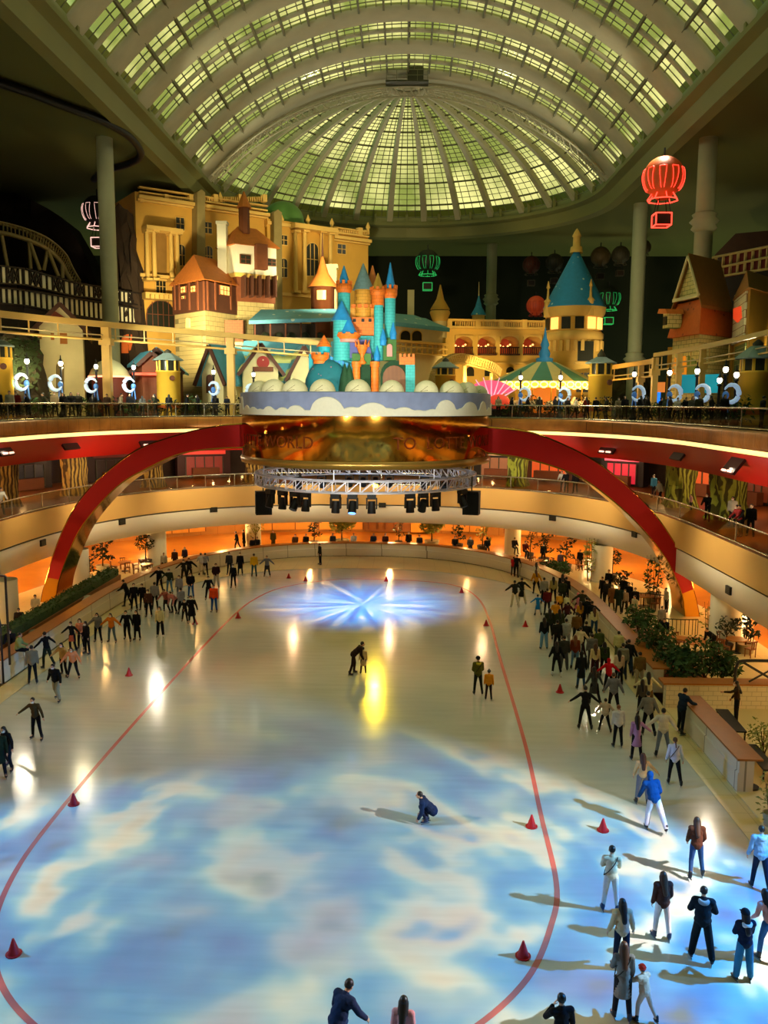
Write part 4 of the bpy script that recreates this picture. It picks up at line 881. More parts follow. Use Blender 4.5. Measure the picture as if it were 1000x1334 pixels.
t, g = cottage('teal_cottage', 'small brown stall with a teal roof and lit awning at left', (184, 70.5), (174, 73), (206, 71), 470, 460, wall=TIMB2, snow=False); m = MB(); g.blk(m, 172, 208, 486, 489, 0, .8); m.build('awning_lights', M('awning_red', '#e8452a', .5, emit=1.6), t)
for px, h in ((309, 446), (294, 446)): pass
p = A(307, 470, 82); m = MB(); m.bb(p.x-.8, p.x+.8, 81.5, 82.8, ZD, zat(307, 446, 82)); m.build('stone_chimney', CREAM, label='square cream chimney standing between teal cottages', cat='chimney')
p = A(306, 430, 84.5); m = MB(); m.bb(p.x-.9, p.x+.9, 84, 85.2, ZD, zat(306, 417, 84)); m.build('brick_chimney', M('brick_brown', '#7a4a20', .7, pat='brick', c2='#4a2c14', ps=2), label='brown brick chimney against the tower house base', cat='chimney')
# ------------------------------------------------------------------ left: gatehouse, half-timbered gallery, tent
t, g = cottage('cream_gatehouse', 'tall cream gatehouse with a shallow brown gable behind the left lamps', (52, 66), (60, 74), (108, 68), 424, 396, wall=CREAM, snow=False, roof=TANR, over=.7)
for a in ((78, 87, 434, 448), (50, 54, 435, 442), (66, 70, 434, 443)): m = MB(); g.blk(m, a[0], a[1], a[2], a[3], -.1, .12); m.build('shutter', M('shutter_orange', '#a8641c', .6), t)
g.arch(m := MB(), 73, 83, 472, 512, -.1, .1); m.build('gate_arch', M('arch_shade', '#7a6430', .8), t)
m = MB(); g.poly(m, [(59, 414), (84, 414), (68, 404)], -.1, .2); m.build('tile_gable', M('red_tile', '#8c3a1a', .7, pat='wave', c2='#5e2410', ps=3), t)
P = [plan(-30, 60), plan(30, 70), plan(90, 78), plan(140, 85), plan(182, 89)]
t = thing('timber_gallery', 'long curving half-timbered gallery with white panels at the left', 'building', P[2])
YL = [(343, 367, 372, 392), (350, 371, 378, 398), (367, 385, 388, 410), (376, 391, 396, 418), (383, 398, 403, 422)]
wp, tb, bk, ar = MB(), MB(), MB(), MB()
for i in range(4):
    f = Fc(P[i], P[i+1]); xa, xb_ = (-30, 30, 90, 140, 182)[i], (-30, 30, 90, 140, 182)[i+1]
    for k in range(2):
        ya, yb, yc, yd = YL[i][2*k], YL[i+1][2*k], YL[i][2*k+1], YL[i+1][2*k+1]
        f.poly(wp, [(xa, yc), (xb_, yd), (xb_, yb), (xa, ya)], -.4, 0)
        n_ = 8
        for j in range(n_+1):
            x = xa+(xb_-xa)*j/n_; y0 = ya+(yb-ya)*j/n_; y1 = yc+(yd-yc)*j/n_; f.blk(tb, x-.5, x+.5, y0, y1, -.1, .15)
            if j < n_ and k == 0 and j % 4 in (1, 2): 
                x2 = xa+(xb_-xa)*(j+1)/n_; a, b = f.P(*f.uz(x, y0), .1), f.P(*f.uz(x2, y1), .1); tb.bar(a, b, .13); a, b = f.P(*f.uz(x, y1), .1), f.P(*f.uz(x2, y0), .1); tb.bar(a, b, .13)
        for a0, b0 in ((ya, yb), (yc, yd)): f.poly(tb, [(xa, a0+.9), (xb_, b0+.9), (xb_, b0-.9), (xa, a0-.9)], -.5, .3)
    f.poly(bk, [(xa, 500), (xb_, 500), (xb_, YL[i+1][0]), (xa, YL[i][0])], -3, -.4)
    f.poly(tb, [(xa, YL[i][3]+8), (xb_, YL[i+1][3]+8), (xb_, YL[i+1][3]), (xa, YL[i][3])], -.6, .1)
for x in (124, 150, 170): f = Fc(P[3], P[4]); f.arch(ar, x-8, x+8, 435, 460, -.5, -.2)
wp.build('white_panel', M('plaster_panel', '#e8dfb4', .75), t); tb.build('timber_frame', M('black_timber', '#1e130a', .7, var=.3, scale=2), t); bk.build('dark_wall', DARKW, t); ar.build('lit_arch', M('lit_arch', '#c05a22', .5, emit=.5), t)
cone = thing('cream_tent', 'cream domed tent over a small red stall at left', 'tent', A(143, 500, 70)); c = A(143, 500, 70); r = 26/1100*70
MB().lathe([(r, zat(143, 490, 70)), (r*.86, zat(143, 482, 70)), (r*.5, zat(143, 472, 70)), (.02, zat(143, 466, 70))], (c.x, 70, 0), 16).build('canvas_dome', M('canvas_cream', '#b9b384', .7), cone)
MB().cyl((c.x, 70, ZD), (c.x, 70, zat(143, 490, 70)), r*.85, n=16).build('stall', M('stall_red', '#5a2412', .7), cone)
MB().tube([(c.x+r*math.cos(2*PI*i/24), 70+r*math.sin(2*PI*i/24), zat(143, 491, 70)) for i in range(24)], .07, 5, True).build('bulb_string', M('bulb_red', '#ff8a6a', .5, emit=3), cone)
# roller coaster
def coaster(label, P, sup, r=.14, gauge=1.2, mat=None):
    mat = mat or M('coaster_steel', '#b8a266', .5); P = smoothpts([A(*q) for q in P], 6); t = thing('coaster_track', label, 'roller coaster', P[0])
    m = MB(); m.tube(P, r*1.6, 8); m.build('spine', mat, t); m = MB(); up = Vector((0, 0, .9))
    L2 = []
    for s in (-1, 1):
        R_ = []
        for i, p in enumerate(P):
            d = (P[min(i+1, len(P)-1)]-P[max(i-1, 0)]).normalized(); R_.append(p+up+d.cross(Vector((0, 0, 1))).normalized()*gauge/2*s)
        m.tube(R_, r*.7, 6); L2.append(R_)
    m.build('rail', mat, t); m = MB()
    for i in range(0, len(P)): m.bar(L2[0][i], L2[1][i], .1); m.bar(L2[0][i], P[i], .09); m.bar(L2[1][i], P[i], .09)
    m.build('tie', mat, t)
    for a, b, Y in sup: m = MB(); m.cyl(A(*a, Y), A(*b, Y), .2, n=8); m.build('support', mat, t)
coaster('curved pale roller coaster track descending on splayed legs at upper left', [(-20, 300, 84), (10, 305, 85), (40, 314, 86), (62, 325, 87), (78, 340, 88), (88, 358, 89), (100, 378, 90)], [((2, 306), (10, 350), 85), ((38, 316), (40, 350), 86), ((39, 316), (52, 352), 86), ((62, 327), (57, 352), 87), ((63, 327), (76, 360), 87), ((81, 345), (82, 372), 88)])
coaster('small pale coaster track looping behind the castle stage at right', [(562, 510, 76), (566, 495, 77), (575, 482, 79), (592, 474, 82), (605, 474, 84), (622, 478, 86), (640, 484, 88), (650, 492, 90)], [((575, 484), (575, 520), 79), ((605, 476), (605, 520), 84), ((640, 486), (640, 520), 88)], .06, .6, M('coaster_cream', '#c9a95a', .5))
# ------------------------------------------------------------------ monorail
MR = M('monorail_cream', '#d1a957', .5, var=.06); MRS = M('monorail_steel', '#b9a474', .4, metal=.3)
def monorail(label, P, posts, w0=.42):
    P = smoothpts([A(*q) for q in P], 6); t = thing('monorail_track', label, 'monorail', P[0]); rows = []
    m = MB(); 
    for a, b in zip(P, P[1:]): m.bar(a, b, w0, w0)
    m.build('guide_beam', MR, t); m = MB(); dn = Vector((0, 0, -1.15))
    m.tube([p+dn for p in P], w0*.24, 6); m.build('lower_rail', MR, t); m = MB(); m.tube([p+dn*.7 for p in P], .05, 5); m.build('cable_pipe', MRS, t)
    for p in P[::3]: m = MB(); m.bar(p+Vector((0, 0, -.2)), p+dn, w0*.2); m.build('rail_hanger', MR, t)
    for px, Y, w in posts:
        k = min(range(len(P)), key=lambda i: abs(P[i].y-Y)+0*px) if px is None else min(range(len(P)), key=lambda i: abs((P[i]-A(px, 480, P[i].y)).x))
        p = P[k]; m = MB(); m.bar((p.x, p.y, ZD), (p.x, p.y, p.z-.2), w); m.box((p.x, p.y, p.z-1.3), (w*1.5, w*1.5, .5)); m.build('post', MR, t)
monorail('cream monorail beam curving on posts over the deck at left', [(-60, 402, 52), (0, 409, 56), (75, 417, 61), (150, 424, 66), (225, 430.5, 70), (300, 437, 72), (370, 443, 74), (430, 448, 75)], [(135, 0, .6), (301, 0, .6)])
monorail('cream monorail beam rising toward the right edge above the lamps', [(1040, 423, 46), (1000, 433, 50), (950, 444.5, 55), (900, 454.5, 60), (862, 461, 64.5), (853, 462.5, 66)], [(915, 0, .36), (881, 0, .36), (853, 0, .42)], .28)
monorail('lower far monorail beam passing behind the booth and the park column', [(853, 470, 66), (835, 473, 70), (800, 478, 77), (760, 483, 83.5), (720, 486, 87.5), (660, 488, 91)], [(835, 0, .4), (745, 0, .4)], .36)
# ------------------------------------------------------------------ right: timber-framed houses, billboard, red coaster fence
hf = M('half_timber', '#d8c67a', .7, var=.1, pat='brick', c2='#4c5a1c', ps=1.5)
q = quadplan((910, 68), (873, 72.5), (954, 72)); t = thing('steep_roof_house', 'timber-framed house with a steep tan roof and orange mansard at right', 'house', sum(q, Vector())/4)
z0, z1, z2, z3 = zat(917, 430, 68), zat(917, 388, 68), zat(917, 384, 68), zat(900, 336, 71)
walls(grow(q, .93), ZD, z0).build('framed_wall', hf, t)
m = MB(); a, b = ptsz(grow(q, 1.12), z0-.3), ptsz(grow(q, .84), z1); m.add(a+b, [(0, 1, 5, 4), (1, 2, 6, 5), (2, 3, 7, 6), (3, 0, 4, 7), (3, 2, 1, 0), (4, 5, 6, 7)]); m.build('orange_mansard', M('mansard_tile', '#c4601f', .65, var=.2, scale=3, pat='spots', c2='#7a3814', ps=1.2), t)
q2 = grow(q, .86); fl = Fc(q2[0], q2[1]); L0, C0, R0_, B0 = ptsz(q2, z2); mid, mb_ = (L0+C0)/2+Vector((0, 0, z3-z2)), (R0_+B0)/2+Vector((0, 0, z3-z2))
MB().prism([L0, C0, mid], (R0_-C0)).build('gable_panel', hf, t)
ov = (L0-C0)*.12; fwd = (C0-R0_).normalized()*.5
m = MB(); m.prism([C0-ov+fwd-Vector((0, 0, 1)), R0_-ov-Vector((0, 0, 1)), mb_, mid+fwd], (0, 0, .25)); m.prism([L0+ov+fwd-Vector((0, 0, 1)), B0+ov-Vector((0, 0, 1)), mb_, mid+fwd], (0, 0, .25)); m.build('steep_roof', TANR, t)
m = MB(); m.bar(C0+fwd*1.1, mid+fwd*1.1, .14); m.bar(L0+fwd*1.1, mid+fwd*1.1, .14); m.bar(L0+fwd*1.1, C0+fwd*1.1, .25); m.build('bargeboard', CREAM, t)
f = Fc(q[0], q[1]); m = MB(); f.blk(m, 881, 888, 408, 428, 0, 1.2); m.build('dormer', hf, t); m = MB(); f.blk(m, 882.5, 886.5, 413, 424, 1.1, 1.3); m.build('dormer_window', PANE, t); m = MB(); f.poly(m, [(878, 409), (891, 409), (889, 403), (880, 403)], 0, 1.5); m.build('dormer_roof', TERR, t)
q = quadplan((973, 62), (955, 69), (1030, 69)); t = thing('clock_gable_house', 'yellow house with a framed white panel under a brown roof at the right edge', 'house', sum(q, Vector())/4)
walls(q, ZD, zat(973, 376, 62)).build('wall', M('mustard_wall', '#a87c1c', .7, var=.1), t); hip(q, zat(973, 376, 62), zat(985, 352, 66), .1, 1.12).build('roof', TANR, t)
f = Fc(q[0], q[1]); m = MB(); f.blk(m, 957, 972, 380, 445, 0, .15); m.build('white_panel', M('panel_white', '#d8cfa6', .6, pat='brick', c2='#8c5a3a', ps=.9), t); m = MB(); f.poly(m, [(959, 402), (968, 399), (969, 414), (964, 420), (959, 415)], .1, .25); m.build('red_ornament', M('neon_red_dim', '#d8401c', .5, emit=.8), t)
f.blk(m := MB(), 958, 971, 450, 500, -.1, .12); m.build('green_lattice', M('lattice_green', '#4f5a24', .7, pat='brick', c2='#a8a060', ps=1.3), t)
t = thing('coaster_fence', 'dark red slatted coaster wall with pale rails high at right', 'roller coaster', A(970, 350, 84)); f = Fc(plan(930, 90), plan(1030, 80))
m = MB(); f.poly(m, [(935, 362), (1030, 344), (1030, 318), (1000, 318), (960, 328), (938, 337)], -.6, -.2); m.build('red_slat_wall', M('dark_red', '#6b0f0c', .6, var=.2), t)
m = MB(); 
for ya, yb in ((351, 329), (362, 346), (336, 316)): m.tube([f.P(*f.uz(928+x*10.2, ya+(yb-ya)*x/10), .2) for x in range(11)], .13, 6)
for x in range(0, 11): xx = 932+x*9.6; f.blk(m, xx-.6, xx+.6, 336-20*x/10, 362-16*x/10, -.1, .15)
m.build('pale_rail', M('coaster_steel'), t)
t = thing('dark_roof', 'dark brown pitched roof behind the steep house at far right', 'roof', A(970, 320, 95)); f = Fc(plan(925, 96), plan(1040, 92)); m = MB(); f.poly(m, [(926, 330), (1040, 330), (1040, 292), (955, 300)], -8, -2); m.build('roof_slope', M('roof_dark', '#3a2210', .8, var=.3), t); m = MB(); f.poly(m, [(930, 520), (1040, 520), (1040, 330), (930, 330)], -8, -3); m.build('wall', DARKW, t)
t = thing('bright_billboard', 'bright blue and orange billboard behind the right lamp wreaths', 'billboard', A(905, 500, 66)); f = Fc(plan(850, 70), plan(950, 66))
m = MB(); f.blk(m, 887, 938, 488, 512, 0, .3); m.build('blue_board', M('board_blue', '#1497b5', .5, emit=.35), t); m = MB(); f.poly(m, [(877, 488), (895, 488), (893, 464), (887, 470), (880, 466)], 0, .4); m.build('orange_flame', M('board_orange', '#f08a1a', .5, emit=.5), t)
m = MB(); f.blk(m, 854, 866, 498, 511, 0, .3); m.build('orange_board', M('board_peach', '#e8863a', .5, emit=.6), t); m = MB(); f.blk(m, 854, 860, 511, 526, 0, .4); m.build('blue_screen', M('screen_blue', '#1c6fe8', .4, emit=1.5), t)
m = MB(); f.poly(m, [(895, 488), (912, 488), (906, 470), (897, 463)], -.1, .2); m.build('green_leaf', M('board_green', '#8a8f3a', .6), t)
t = thing('yellow_house', 'low mustard building behind the right lamps and monorail posts', 'building', A(930, 480, 80)); f = Fc(plan(868, 86), plan(965, 80)); m = MB(); f.blk(m, 868, 962, 450, 520, -4, 0); m.build('wall', M('mustard_wall'), t); m = MB(); f.blk(m, 890, 960, 447, 452, -4, .6); m.build('eave', TANR, t)
# dark far structures at the back right
rock('rock_mass', 'low dark wall of rockwork behind the park column at right', 786, 862, 470, 520, 108, 2, 11, M('rock_olive', '#3f3a14', .9, var=.3))
# ------------------------------------------------------------------ balloons
def neon(name, h='#fff', e=5.): return M(name, h, .4, emit=e)
def balloon(px, py, Y, rpx, body, nm, label, base=True):
    c = A(px, py, Y); r = rpx/1100*Y; t = thing('balloon_ride', label, 'hot-air balloon', c)
    m = MB(); m.lathe([(.3*r, -1.05*r), (.55*r, -.8*r)]+[(r*math.cos(a), r*math.sin(a)) for a in [-.75+(PI/2+.74)*i/12 for i in range(13)]], c, 24); m.build('envelope', body, t)
    m = MB()
    for k in range(10):
        a0 = 2*PI*k/10; P = []
        for s in (-1, 1):
            L = []
            for i in range(7):
                lat = .35-.0-1.15*i/6; rr = r*1.03*math.cos(min(lat, 1.2)) if lat > -.75 else r*.56; a = a0+s*.17*(1-.55*i/6); L.append(c+Vector((math.cos(a)*rr, math.sin(a)*rr, r*1.03*math.sin(lat))))
            P += L if s < 0 else L[::-1]
        P = [P[i] for i in range(len(P))]; k2 = P[:7][::-1]+P[7:][::-1]
        m.tube(k2, r*.008+.01, 5)
    m.tube([c+Vector((math.cos(a)*r*.75, math.sin(a)*r*.75, -1.1*r)) for a in [2*PI*i/8 for i in range(8)]], r*.02+.02, 5, True)
    for k in range(8): a = 2*PI*k/8; m.bar(c+Vector((math.cos(a)*r*.75, math.sin(a)*r*.75, -1.1*r)), c+Vector((math.cos(a)*r*.55, math.sin(a)*r*.55, -.8*r)), .07)
    m.build('neon_tube', nm, t)
    zb = -2.05*r; w = r*.38; m = MB(); m.box(c+Vector((0, 0, zb)), (w*1.8, w*1.8, w*1.3)); m.build('basket', M('basket_dark', '#2a1c12', .7), t)
    m = MB()
    for sx_ in (-1, 1):
        for sy_ in (-1, 1): m.bar(c+Vector((sx_*w, sy_*w, zb-.75*w)), c+Vector((sx_*w, sy_*w, zb+.75*w)), .08)
    for s in (-.75, .75):
        P = [c+Vector((x*w, y*w, zb+s*w)) for x, y in ((-1, -1), (1, -1), (1, 1), (-1, 1))]
        for i in range(4): m.bar(P[i], P[(i+1) % 4], .08)
    m.build('basket_neon', nm, t)
    for k in range(4): a = PI/4+PI/2*k; m = MB(); m.bar(c+Vector((math.cos(a)*w*1.3, math.sin(a)*w*1.3, zb+.6*w)), c+Vector((math.cos(a)*r*.3, math.sin(a)*r*.3, -1.05*r)), .05); m.build('cable', BLACK, t)
    m = MB(); m.bar(c+Vector((0, 0, r*.95)), c+Vector((0, 0, r*1.4)), .12); m.build('hanger', BLACK, t)
balloon(864, 231, 74, 25, M('balloon_orange', '#c2501a', .5, var=.12, emit=.12), neon('neon_red', '#ff3a2a', 3.5), 'orange balloon with red neon ribs hanging from the ceiling at right')
balloon(557, 341, 118, 15, M('balloon_dark', '#10160c', .6), neon('neon_green', '#2fc060', .55), 'dark balloon outlined in green neon right of the palace')
balloon(793, 388, 112, 14, M('balloon_dark'), neon('neon_green'), 'dark balloon outlined in green neon behind the blue cone tower')
balloon(698, 398, 112, 12, M('balloon_red', '#b8401c', .5, emit=.2), M('rib_red', '#a02a14', .5), 'red balloon beside the left edge of the blue cone tower')
balloon(127, 275, 92, 19, M('balloon_black', '#0c0a08', .7), neon('neon_pink', '#ffc8b8', 1.1), 'dark balloon outlined in white neon behind the left park column')
for px, py, r, lab in ((692, 345, 11, 'dim reddish balloon above the left side of the blue cone'), (722, 342, 11, 'dim dark striped balloon just left of the blue cone tip'), (782, 334, 12, 'dim yellowish balloon right of the blue cone tip'), (808, 332, 11, 'dim grey striped balloon near the right slim park column'), (838, 322, 9, 'dim red balloon half behind the right slim park column')):
    balloon(px, py, 122, r, M('balloon_dim%d' % (px % 7), {0: '#5a2312', 1: '#2c2c20', 2: '#5a1c10', 3: '#33301e', 4: '#2a2a22', 5: '#4a3a18', 6: '#5a2312'}[px % 7], .6), M('rib_dim', '#4c4430', .6), lab)
# ------------------------------------------------------------------ lamps with wreaths
LG = M('lamp_globe', '#fff0d0', .4, emit=14); LP = M('lamp_iron', '#17171a', .5); WR = M('wreath_blue', '#bcd4ea', .5, var=.35, scale=8, emit=.35, ecol='#b8d4f5'); WD = M('winter_bow', '#3f6fb0', .5, var=.3, emit=.25)
ordl = 'first second third fourth fifth sixth seventh eighth ninth'.split()
def lamp(px, py, side, label, wreath=True, Y=None):
    Y = oncurve(1.9+(.8 if not wreath else 0), px, 13.4, 'l' if px < 480 else 'r').y; p = A(px, py, Y); t = thing('street_lamp', label, 'street lamp', (p.x, Y, ZD), 'lamps along the upper deck')
    m = MB(); b = Vector((p.x, Y, ZD)); h = p.z; m.lathe([(.28, 0), (.28, .25), (.14, .5), (.1, .9), (.08, h-ZD-.35), (.18, h-ZD-.28), (.1, h-ZD-.2)], b, 10); m.build('iron_post', LP, t)
    MB().lathe([(.07, -.14), (.13, -.06), (.16, .04), (.11, .16), (.03, .2)], p, 12).build('lamp_glass', LG, t)
    MB().lathe([(.18, .16), (.1, .28), (.05, .34), (.03, .6)], p, 10).build('lamp_cap', LP, t)
    if wreath:
        m = MB(); c = b+Vector((side*.3, -.25, h-ZD-1.35)); r = random.Random(px); P = []
        for i in range(22): a = (0 if side > 0 else PI)+(-.86+1.72*i/21)*PI; P.append(c+Vector((math.cos(a)*.43, 0, math.sin(a)*.5)))
        m.tube(P, [.05+.1*math.sin(PI*i/21)+r.uniform(-.015, .025) for i in range(22)], 7); m.build('wreath', WR, t)
        m = MB(); c = b+Vector((0, -.2, h-ZD-1.35)); m.sphere(c+Vector((0, 0, -.1)), (.2, .16, .24), 8, 6)
        for s in (-.16, .16): m.bar(c+Vector((s*.4, 0, -.2)), c+Vector((s, 0, -1.1)), .14, .05)
        m.build('bow', WD, t)
for i, (px, py, sd) in enumerate(((35, 471, -1), (79, 474, -1), (125, 478, -1), (174, 479, -1), (278, 485, .1), (330, 488, -.4))): lamp(px, py, sd, 'black street lamp with a glowing blue wreath, %s from the left on the deck' % ordl[i], Y=(58, 58.5, 59, 60.5, 64.5, 66)[i])
for i, (px, py, sd) in enumerate(((678, 492, 1), (730, 492, .9), (826, 488, .8), (872, 486, 1), (908, 484, .9), (945, 482, 1))): lamp(px, py, sd, 'black street lamp with a pale wreath right of the drum, %s toward the right' % ordl[i], Y=(70, 66, 62, 60, 57, 54)[i])
lamp(937, 496, 0, 'short black street lamp without a wreath near the right booth', False, 58); lamp(959, 489, 0, 'plain black street lamp without a wreath beside the large right booth', False, 56)
# pink float
t = thing('pink_float', 'pink glowing fan-shaped parade float between stage and carousel', 'float', A(640, 515, 73.8)); c = A(640, 512, 73.8); pf = M('float_pink', '#f2658c', .5, emit=.45); pw = M('float_white', '#ffb0c8', .5, emit=.7); pr = M('float_red', '#e0442a', .5, emit=.5)
for k in range(9): a = -1.15+2.3*k/8; m = MB(); m.cyl(c+Vector((0, 0, -.9)), c+Vector((math.sin(a)*2.5, .1*k, math.cos(a)*1.7-.3)), .09, .04, 6); m.build('fan_rib', pw, t)
m = MB(); m.grid([[c+Vector((math.sin(a)*q, .3+.1*k, math.cos(a)*q*.66-.4)) for k, a in enumerate([-1.15+2.3*i/8 for i in range(9)])] for q in (.3, 1.3, 2.3)]); m.build('fan', pf, t)
m = MB(); m.sphere(c+Vector((-.9, 0, -.9)), (1.2, .9, .8), 14, 8); m.sphere(c+Vector((.6, -.2, -.8)), (1, .8, .7), 14, 8); m.build('float_body', pr, t); MB().box((c.x, c.y, ZD+.35), (4.2, 2, .7)).build('chassis', BLACK, t)
# ------------------------------------------------------------------ plants
def foliage(mb, c, r, n, size, rnd, floor=-9.):
    for _ in range(n):
        v = Vector((rnd.gauss(0, 1), rnd.gauss(0, 1), rnd.gauss(0, 1))).normalized()*rnd.uniform(.45, 1)**.5
        p = Vector(c)+Vector((v.x*r[0], v.y*r[1], v.z*r[2])); p.z = max(p.z, floor+size*1.4); a = Vector((rnd.uniform(-1, 1), rnd.uniform(-1, 1), rnd.uniform(-.6, .8))).normalized()
        b = a.cross(Vector((rnd.uniform(-1, 1), rnd.uniform(-1, 1), rnd.uniform(-1, 1)))).normalized(); s = size*rnd.uniform(.6, 1.3)
        mb.add([p-a*s, p+b*s*.4+Vector((0, 0, s*.15)), p+a*s, p-b*s*.4+Vector((0, 0, s*.15))], [(0, 1, 2, 3)])
LEAF = [M('leaf_olive', '#8a8c3a', .7, var=.4, scale=3), M('leaf_dark', '#1f2b12', .7, var=.5, scale=3), M('leaf_green', '#2f5020', .7, var=.4, scale=3), M('leaf_pale', '#8a8f45', .7, var=.3, scale=3)]
BARK = M('bark', '#4a3218', .85, var=.3, scale=6); POT = M('stone_pot', '#a89a74', .7, var=.1); POTD = M('dark_pot', '#3a2a1c', .6)
def plant(name, label, p, h, w, leaf, pot=None, kind='round', n=160, cat='plant', group=None, size=None):
    p = Vector(p); t = thing(name, label, cat, p, group); rnd = random.Random(int(p.x*100)+int(p.y*10)); z0 = 0
    if pot: 
        z0 = h*.22; pw = w*.32; MB().lathe([(pw*.75, 0), (pw, z0), (pw*.9, z0), (pw*.85, z0-.08), (.01, z0-.08)], p, 14).build('pot', pot, t)
    m = MB(); f = MB(); s = size or w*.1
    if kind == 'round':
        m.cyl(p+Vector((0, 0, z0*.7)), p+Vector((0, 0, h*.6)), h*.025, h*.015, 7)
        for k in range(4): a = k*1.7; m.cyl(p+Vector((0, 0, h*.45)), p+Vector((math.cos(a)*w*.3, math.sin(a)*w*.3, h*.75)), h*.012, .01, 5)
        for k in range(5): a = k*1.3; foliage(f, p+Vector((math.cos(a)*w*.2, math.sin(a)*w*.2, h*.7+.08*h*math.sin(k*2))), (w*.36, w*.36, h*.24), n//5, s, rnd)
    elif kind == 'tiers':
        m.cyl(p+Vector((0, 0, z0*.7)), p+Vector((.05, 0, h*.9)), h*.02, h*.012, 7)
        for k in range(4): a = k*2.2; z = z0+(h-z0)*(.3+.2*k); foliage(f, p+Vector((math.cos(a)*w*.18, math.sin(a)*w*.18, z)), (w*.36, w*.3, h*.09), n//4, s, rnd)
    elif kind == 'ball':
        m.cyl(p+Vector((0, 0, z0*.7)), p+Vector((0, 0, h*.7)), h*.02, h*.015, 7); foliage(f, p+Vector((0, 0, h*.75)), (w*.5, w*.5, h*.25), n, s, rnd)
    elif kind == 'bush':
        for k in range(5): a = k*1.3; m.cyl(p, p+Vector((math.cos(a)*w*.25, math.sin(a)*w*.25, h*.7)), .03, .015, 5)
        for k in range(6): a = k*1.05; foliage(f, p+Vector((math.cos(a)*w*.28, math.sin(a)*w*.28, h*(.35+.12*(k % 3)))), (w*.3, w*.3, h*.32), n//6, s, rnd, p.z)
    elif kind == 'bamboo':
        for k in range(7): a = k*.9; m.cyl(p+Vector((math.cos(a)*w*.15, math.sin(a)*w*.15, 0)), p+Vector((math.cos(a)*w*.3, math.sin(a)*w*.3, h)), .025, .012, 5)
        foliage(f, p+Vector((0, 0, h*.58)), (w*.45, w*.45, h*.42), n, s, rnd)
    m.build('stem', BARK, t); f.build('foliage', leaf, t); return t
def gp(px, py, z=.02): return G(px, py, z)
for a in (('potted_tree', 'broad olive tree behind the far barrier, left of the small shopfront', (445, 712), 3.1, 2.2, 0, POT, 'round', 520), ('potted_tree', 'broad olive tree behind the far barrier, right of the small shopfront', (562, 713), 3.0, 2.2, 0, POT, 'round', 520),
    ('potted_tree', 'dark tiered tree behind the far barrier left of the broad olive tree', (409, 713), 2.6, 1.5, 1, POTD, 'tiers', 160), ('potted_tree', 'dark slender tree in front of the small far shopfront', (519, 712), 2.5, 1.1, 1, POTD, 'tiers', 140),
    ('potted_tree', 'pale airy plant beside the left far column', (333, 716), 2.8, 1.5, 3, POT, 'round', 120), ('potted_tree', 'dark tiered tree by the far orange wall right of the broad trees', (596, 716), 2.5, 1.6, 1, POTD, 'tiers', 150),
    ('potted_tree', 'pale spindly tree near the seated visitors at the far right wall', (628, 718), 2.5, 1.6, 3, POTD, 'tiers', 110), ('ball_tree', 'dark ball-shaped tree on a thin stem beside the left column', (190, 738), 2.6, 1.6, 1, POTD, 'ball', 220),
    ('potted_tree', 'dark leafy tree in a pale pot left of the small cafe table', (134, 745), 2.5, 1.7, 1, POT, 'tiers', 170), ('potted_tree', 'dark leafy plant in a black pot beside the foot of the arch', (117, 764), 2.3, 1.3, 1, POTD, 'tiers', 150),
    ('potted_tree', 'dark tiered tree right of the right far column', (708, 735), 2.6, 1.5, 1, POTD, 'tiers', 150), ('potted_tree', 'dark narrow tree just beyond the right far column', (690, 728), 2.4, 1.1, 1, POTD, 'tiers', 120), ('potted_tree', 'dark tree behind the cafe tables at the right barrier', (736, 744), 2.6, 1.6, 1, POTD, 'tiers', 150),
    ('bamboo_clump', 'tall pale bamboo clump against the second right column', (769, 757), 3.2, 1.5, 3, None, 'bamboo', 260), ('ball_tree', 'dark ball-shaped tree on a stem beside the second right column', (797, 756), 2.3, 1.3, 1, POTD, 'ball', 180),
    ('bonsai_tree', 'small flat-topped dark tree behind the standing crowd at right', (806, 775), 1.6, 1.7, 1, POTD, 'tiers', 140), ('potted_tree', 'tall loose plant in a pale pot beside the right foot of the arch', (849, 786), 3.2, 1.5, 2, POT, 'bamboo', 200),
    ('potted_tree', 'dark tree in a large white pot beside the right column', (970, 850), 2.3, 1.6, 1, POT, 'tiers', 200), ('potted_tree', 'dark leafy plant left of the white potted tree at right', (945, 848), 1.9, 1.2, 1, POTD, 'round', 160), ('potted_plant', 'pale twiggy plant leaning on the right column', (926, 835), 2.2, 1.5, 3, None, 'bamboo', 60),
    ('potted_plant', 'low fern in a planter on the barrier top by the second right column', (722, 752), 1.4, 2.4, 2, None, 'bush', 220)):
    plant(a[0], a[1], gp(*a[2]), a[3], a[4], LEAF[a[5]], a[6], a[7], a[8])
for px, py, h, w, lab in ((832, 835, 2.2, 1.9, 'tall bush in the right planter nearest the crowd'), (851, 862, 2.3, 2.2, 'dense bush second along the right planter'), (872, 884, 1.9, 2., 'bush third along the right planter'), (892, 893, 1.9, 1.9, 'leafy bush in the planter corner above the tiled wall'), (917, 893, 2.5, 2.6, 'large full bush behind the tiled wall'), (940, 893, 1.8, 1.7, 'small bush at the right end of the planter')):
    plant('planter_bush', lab, Vector((max(12.7, gp(px, py, .3).x), gp(px, py, .3).y, .56)), h-.3, w*.85, LEAF[2], None, 'bush', 420, 'bush', 'bushes in the right planter', .16)
plant('flowering_shrub', 'shrub with pale blossoms beside the benches at the right edge', gp(994, 985, .06), 1.5, 1.3, LEAF[3], None, 'bush', 320, 'shrub', size=.09)
plant('potted_shrub', 'small shrub in a stone planter at the lower right edge', gp(1003, 1075, .06), 1.9, .8, LEAF[3], POT, 'bush', 160, 'shrub')
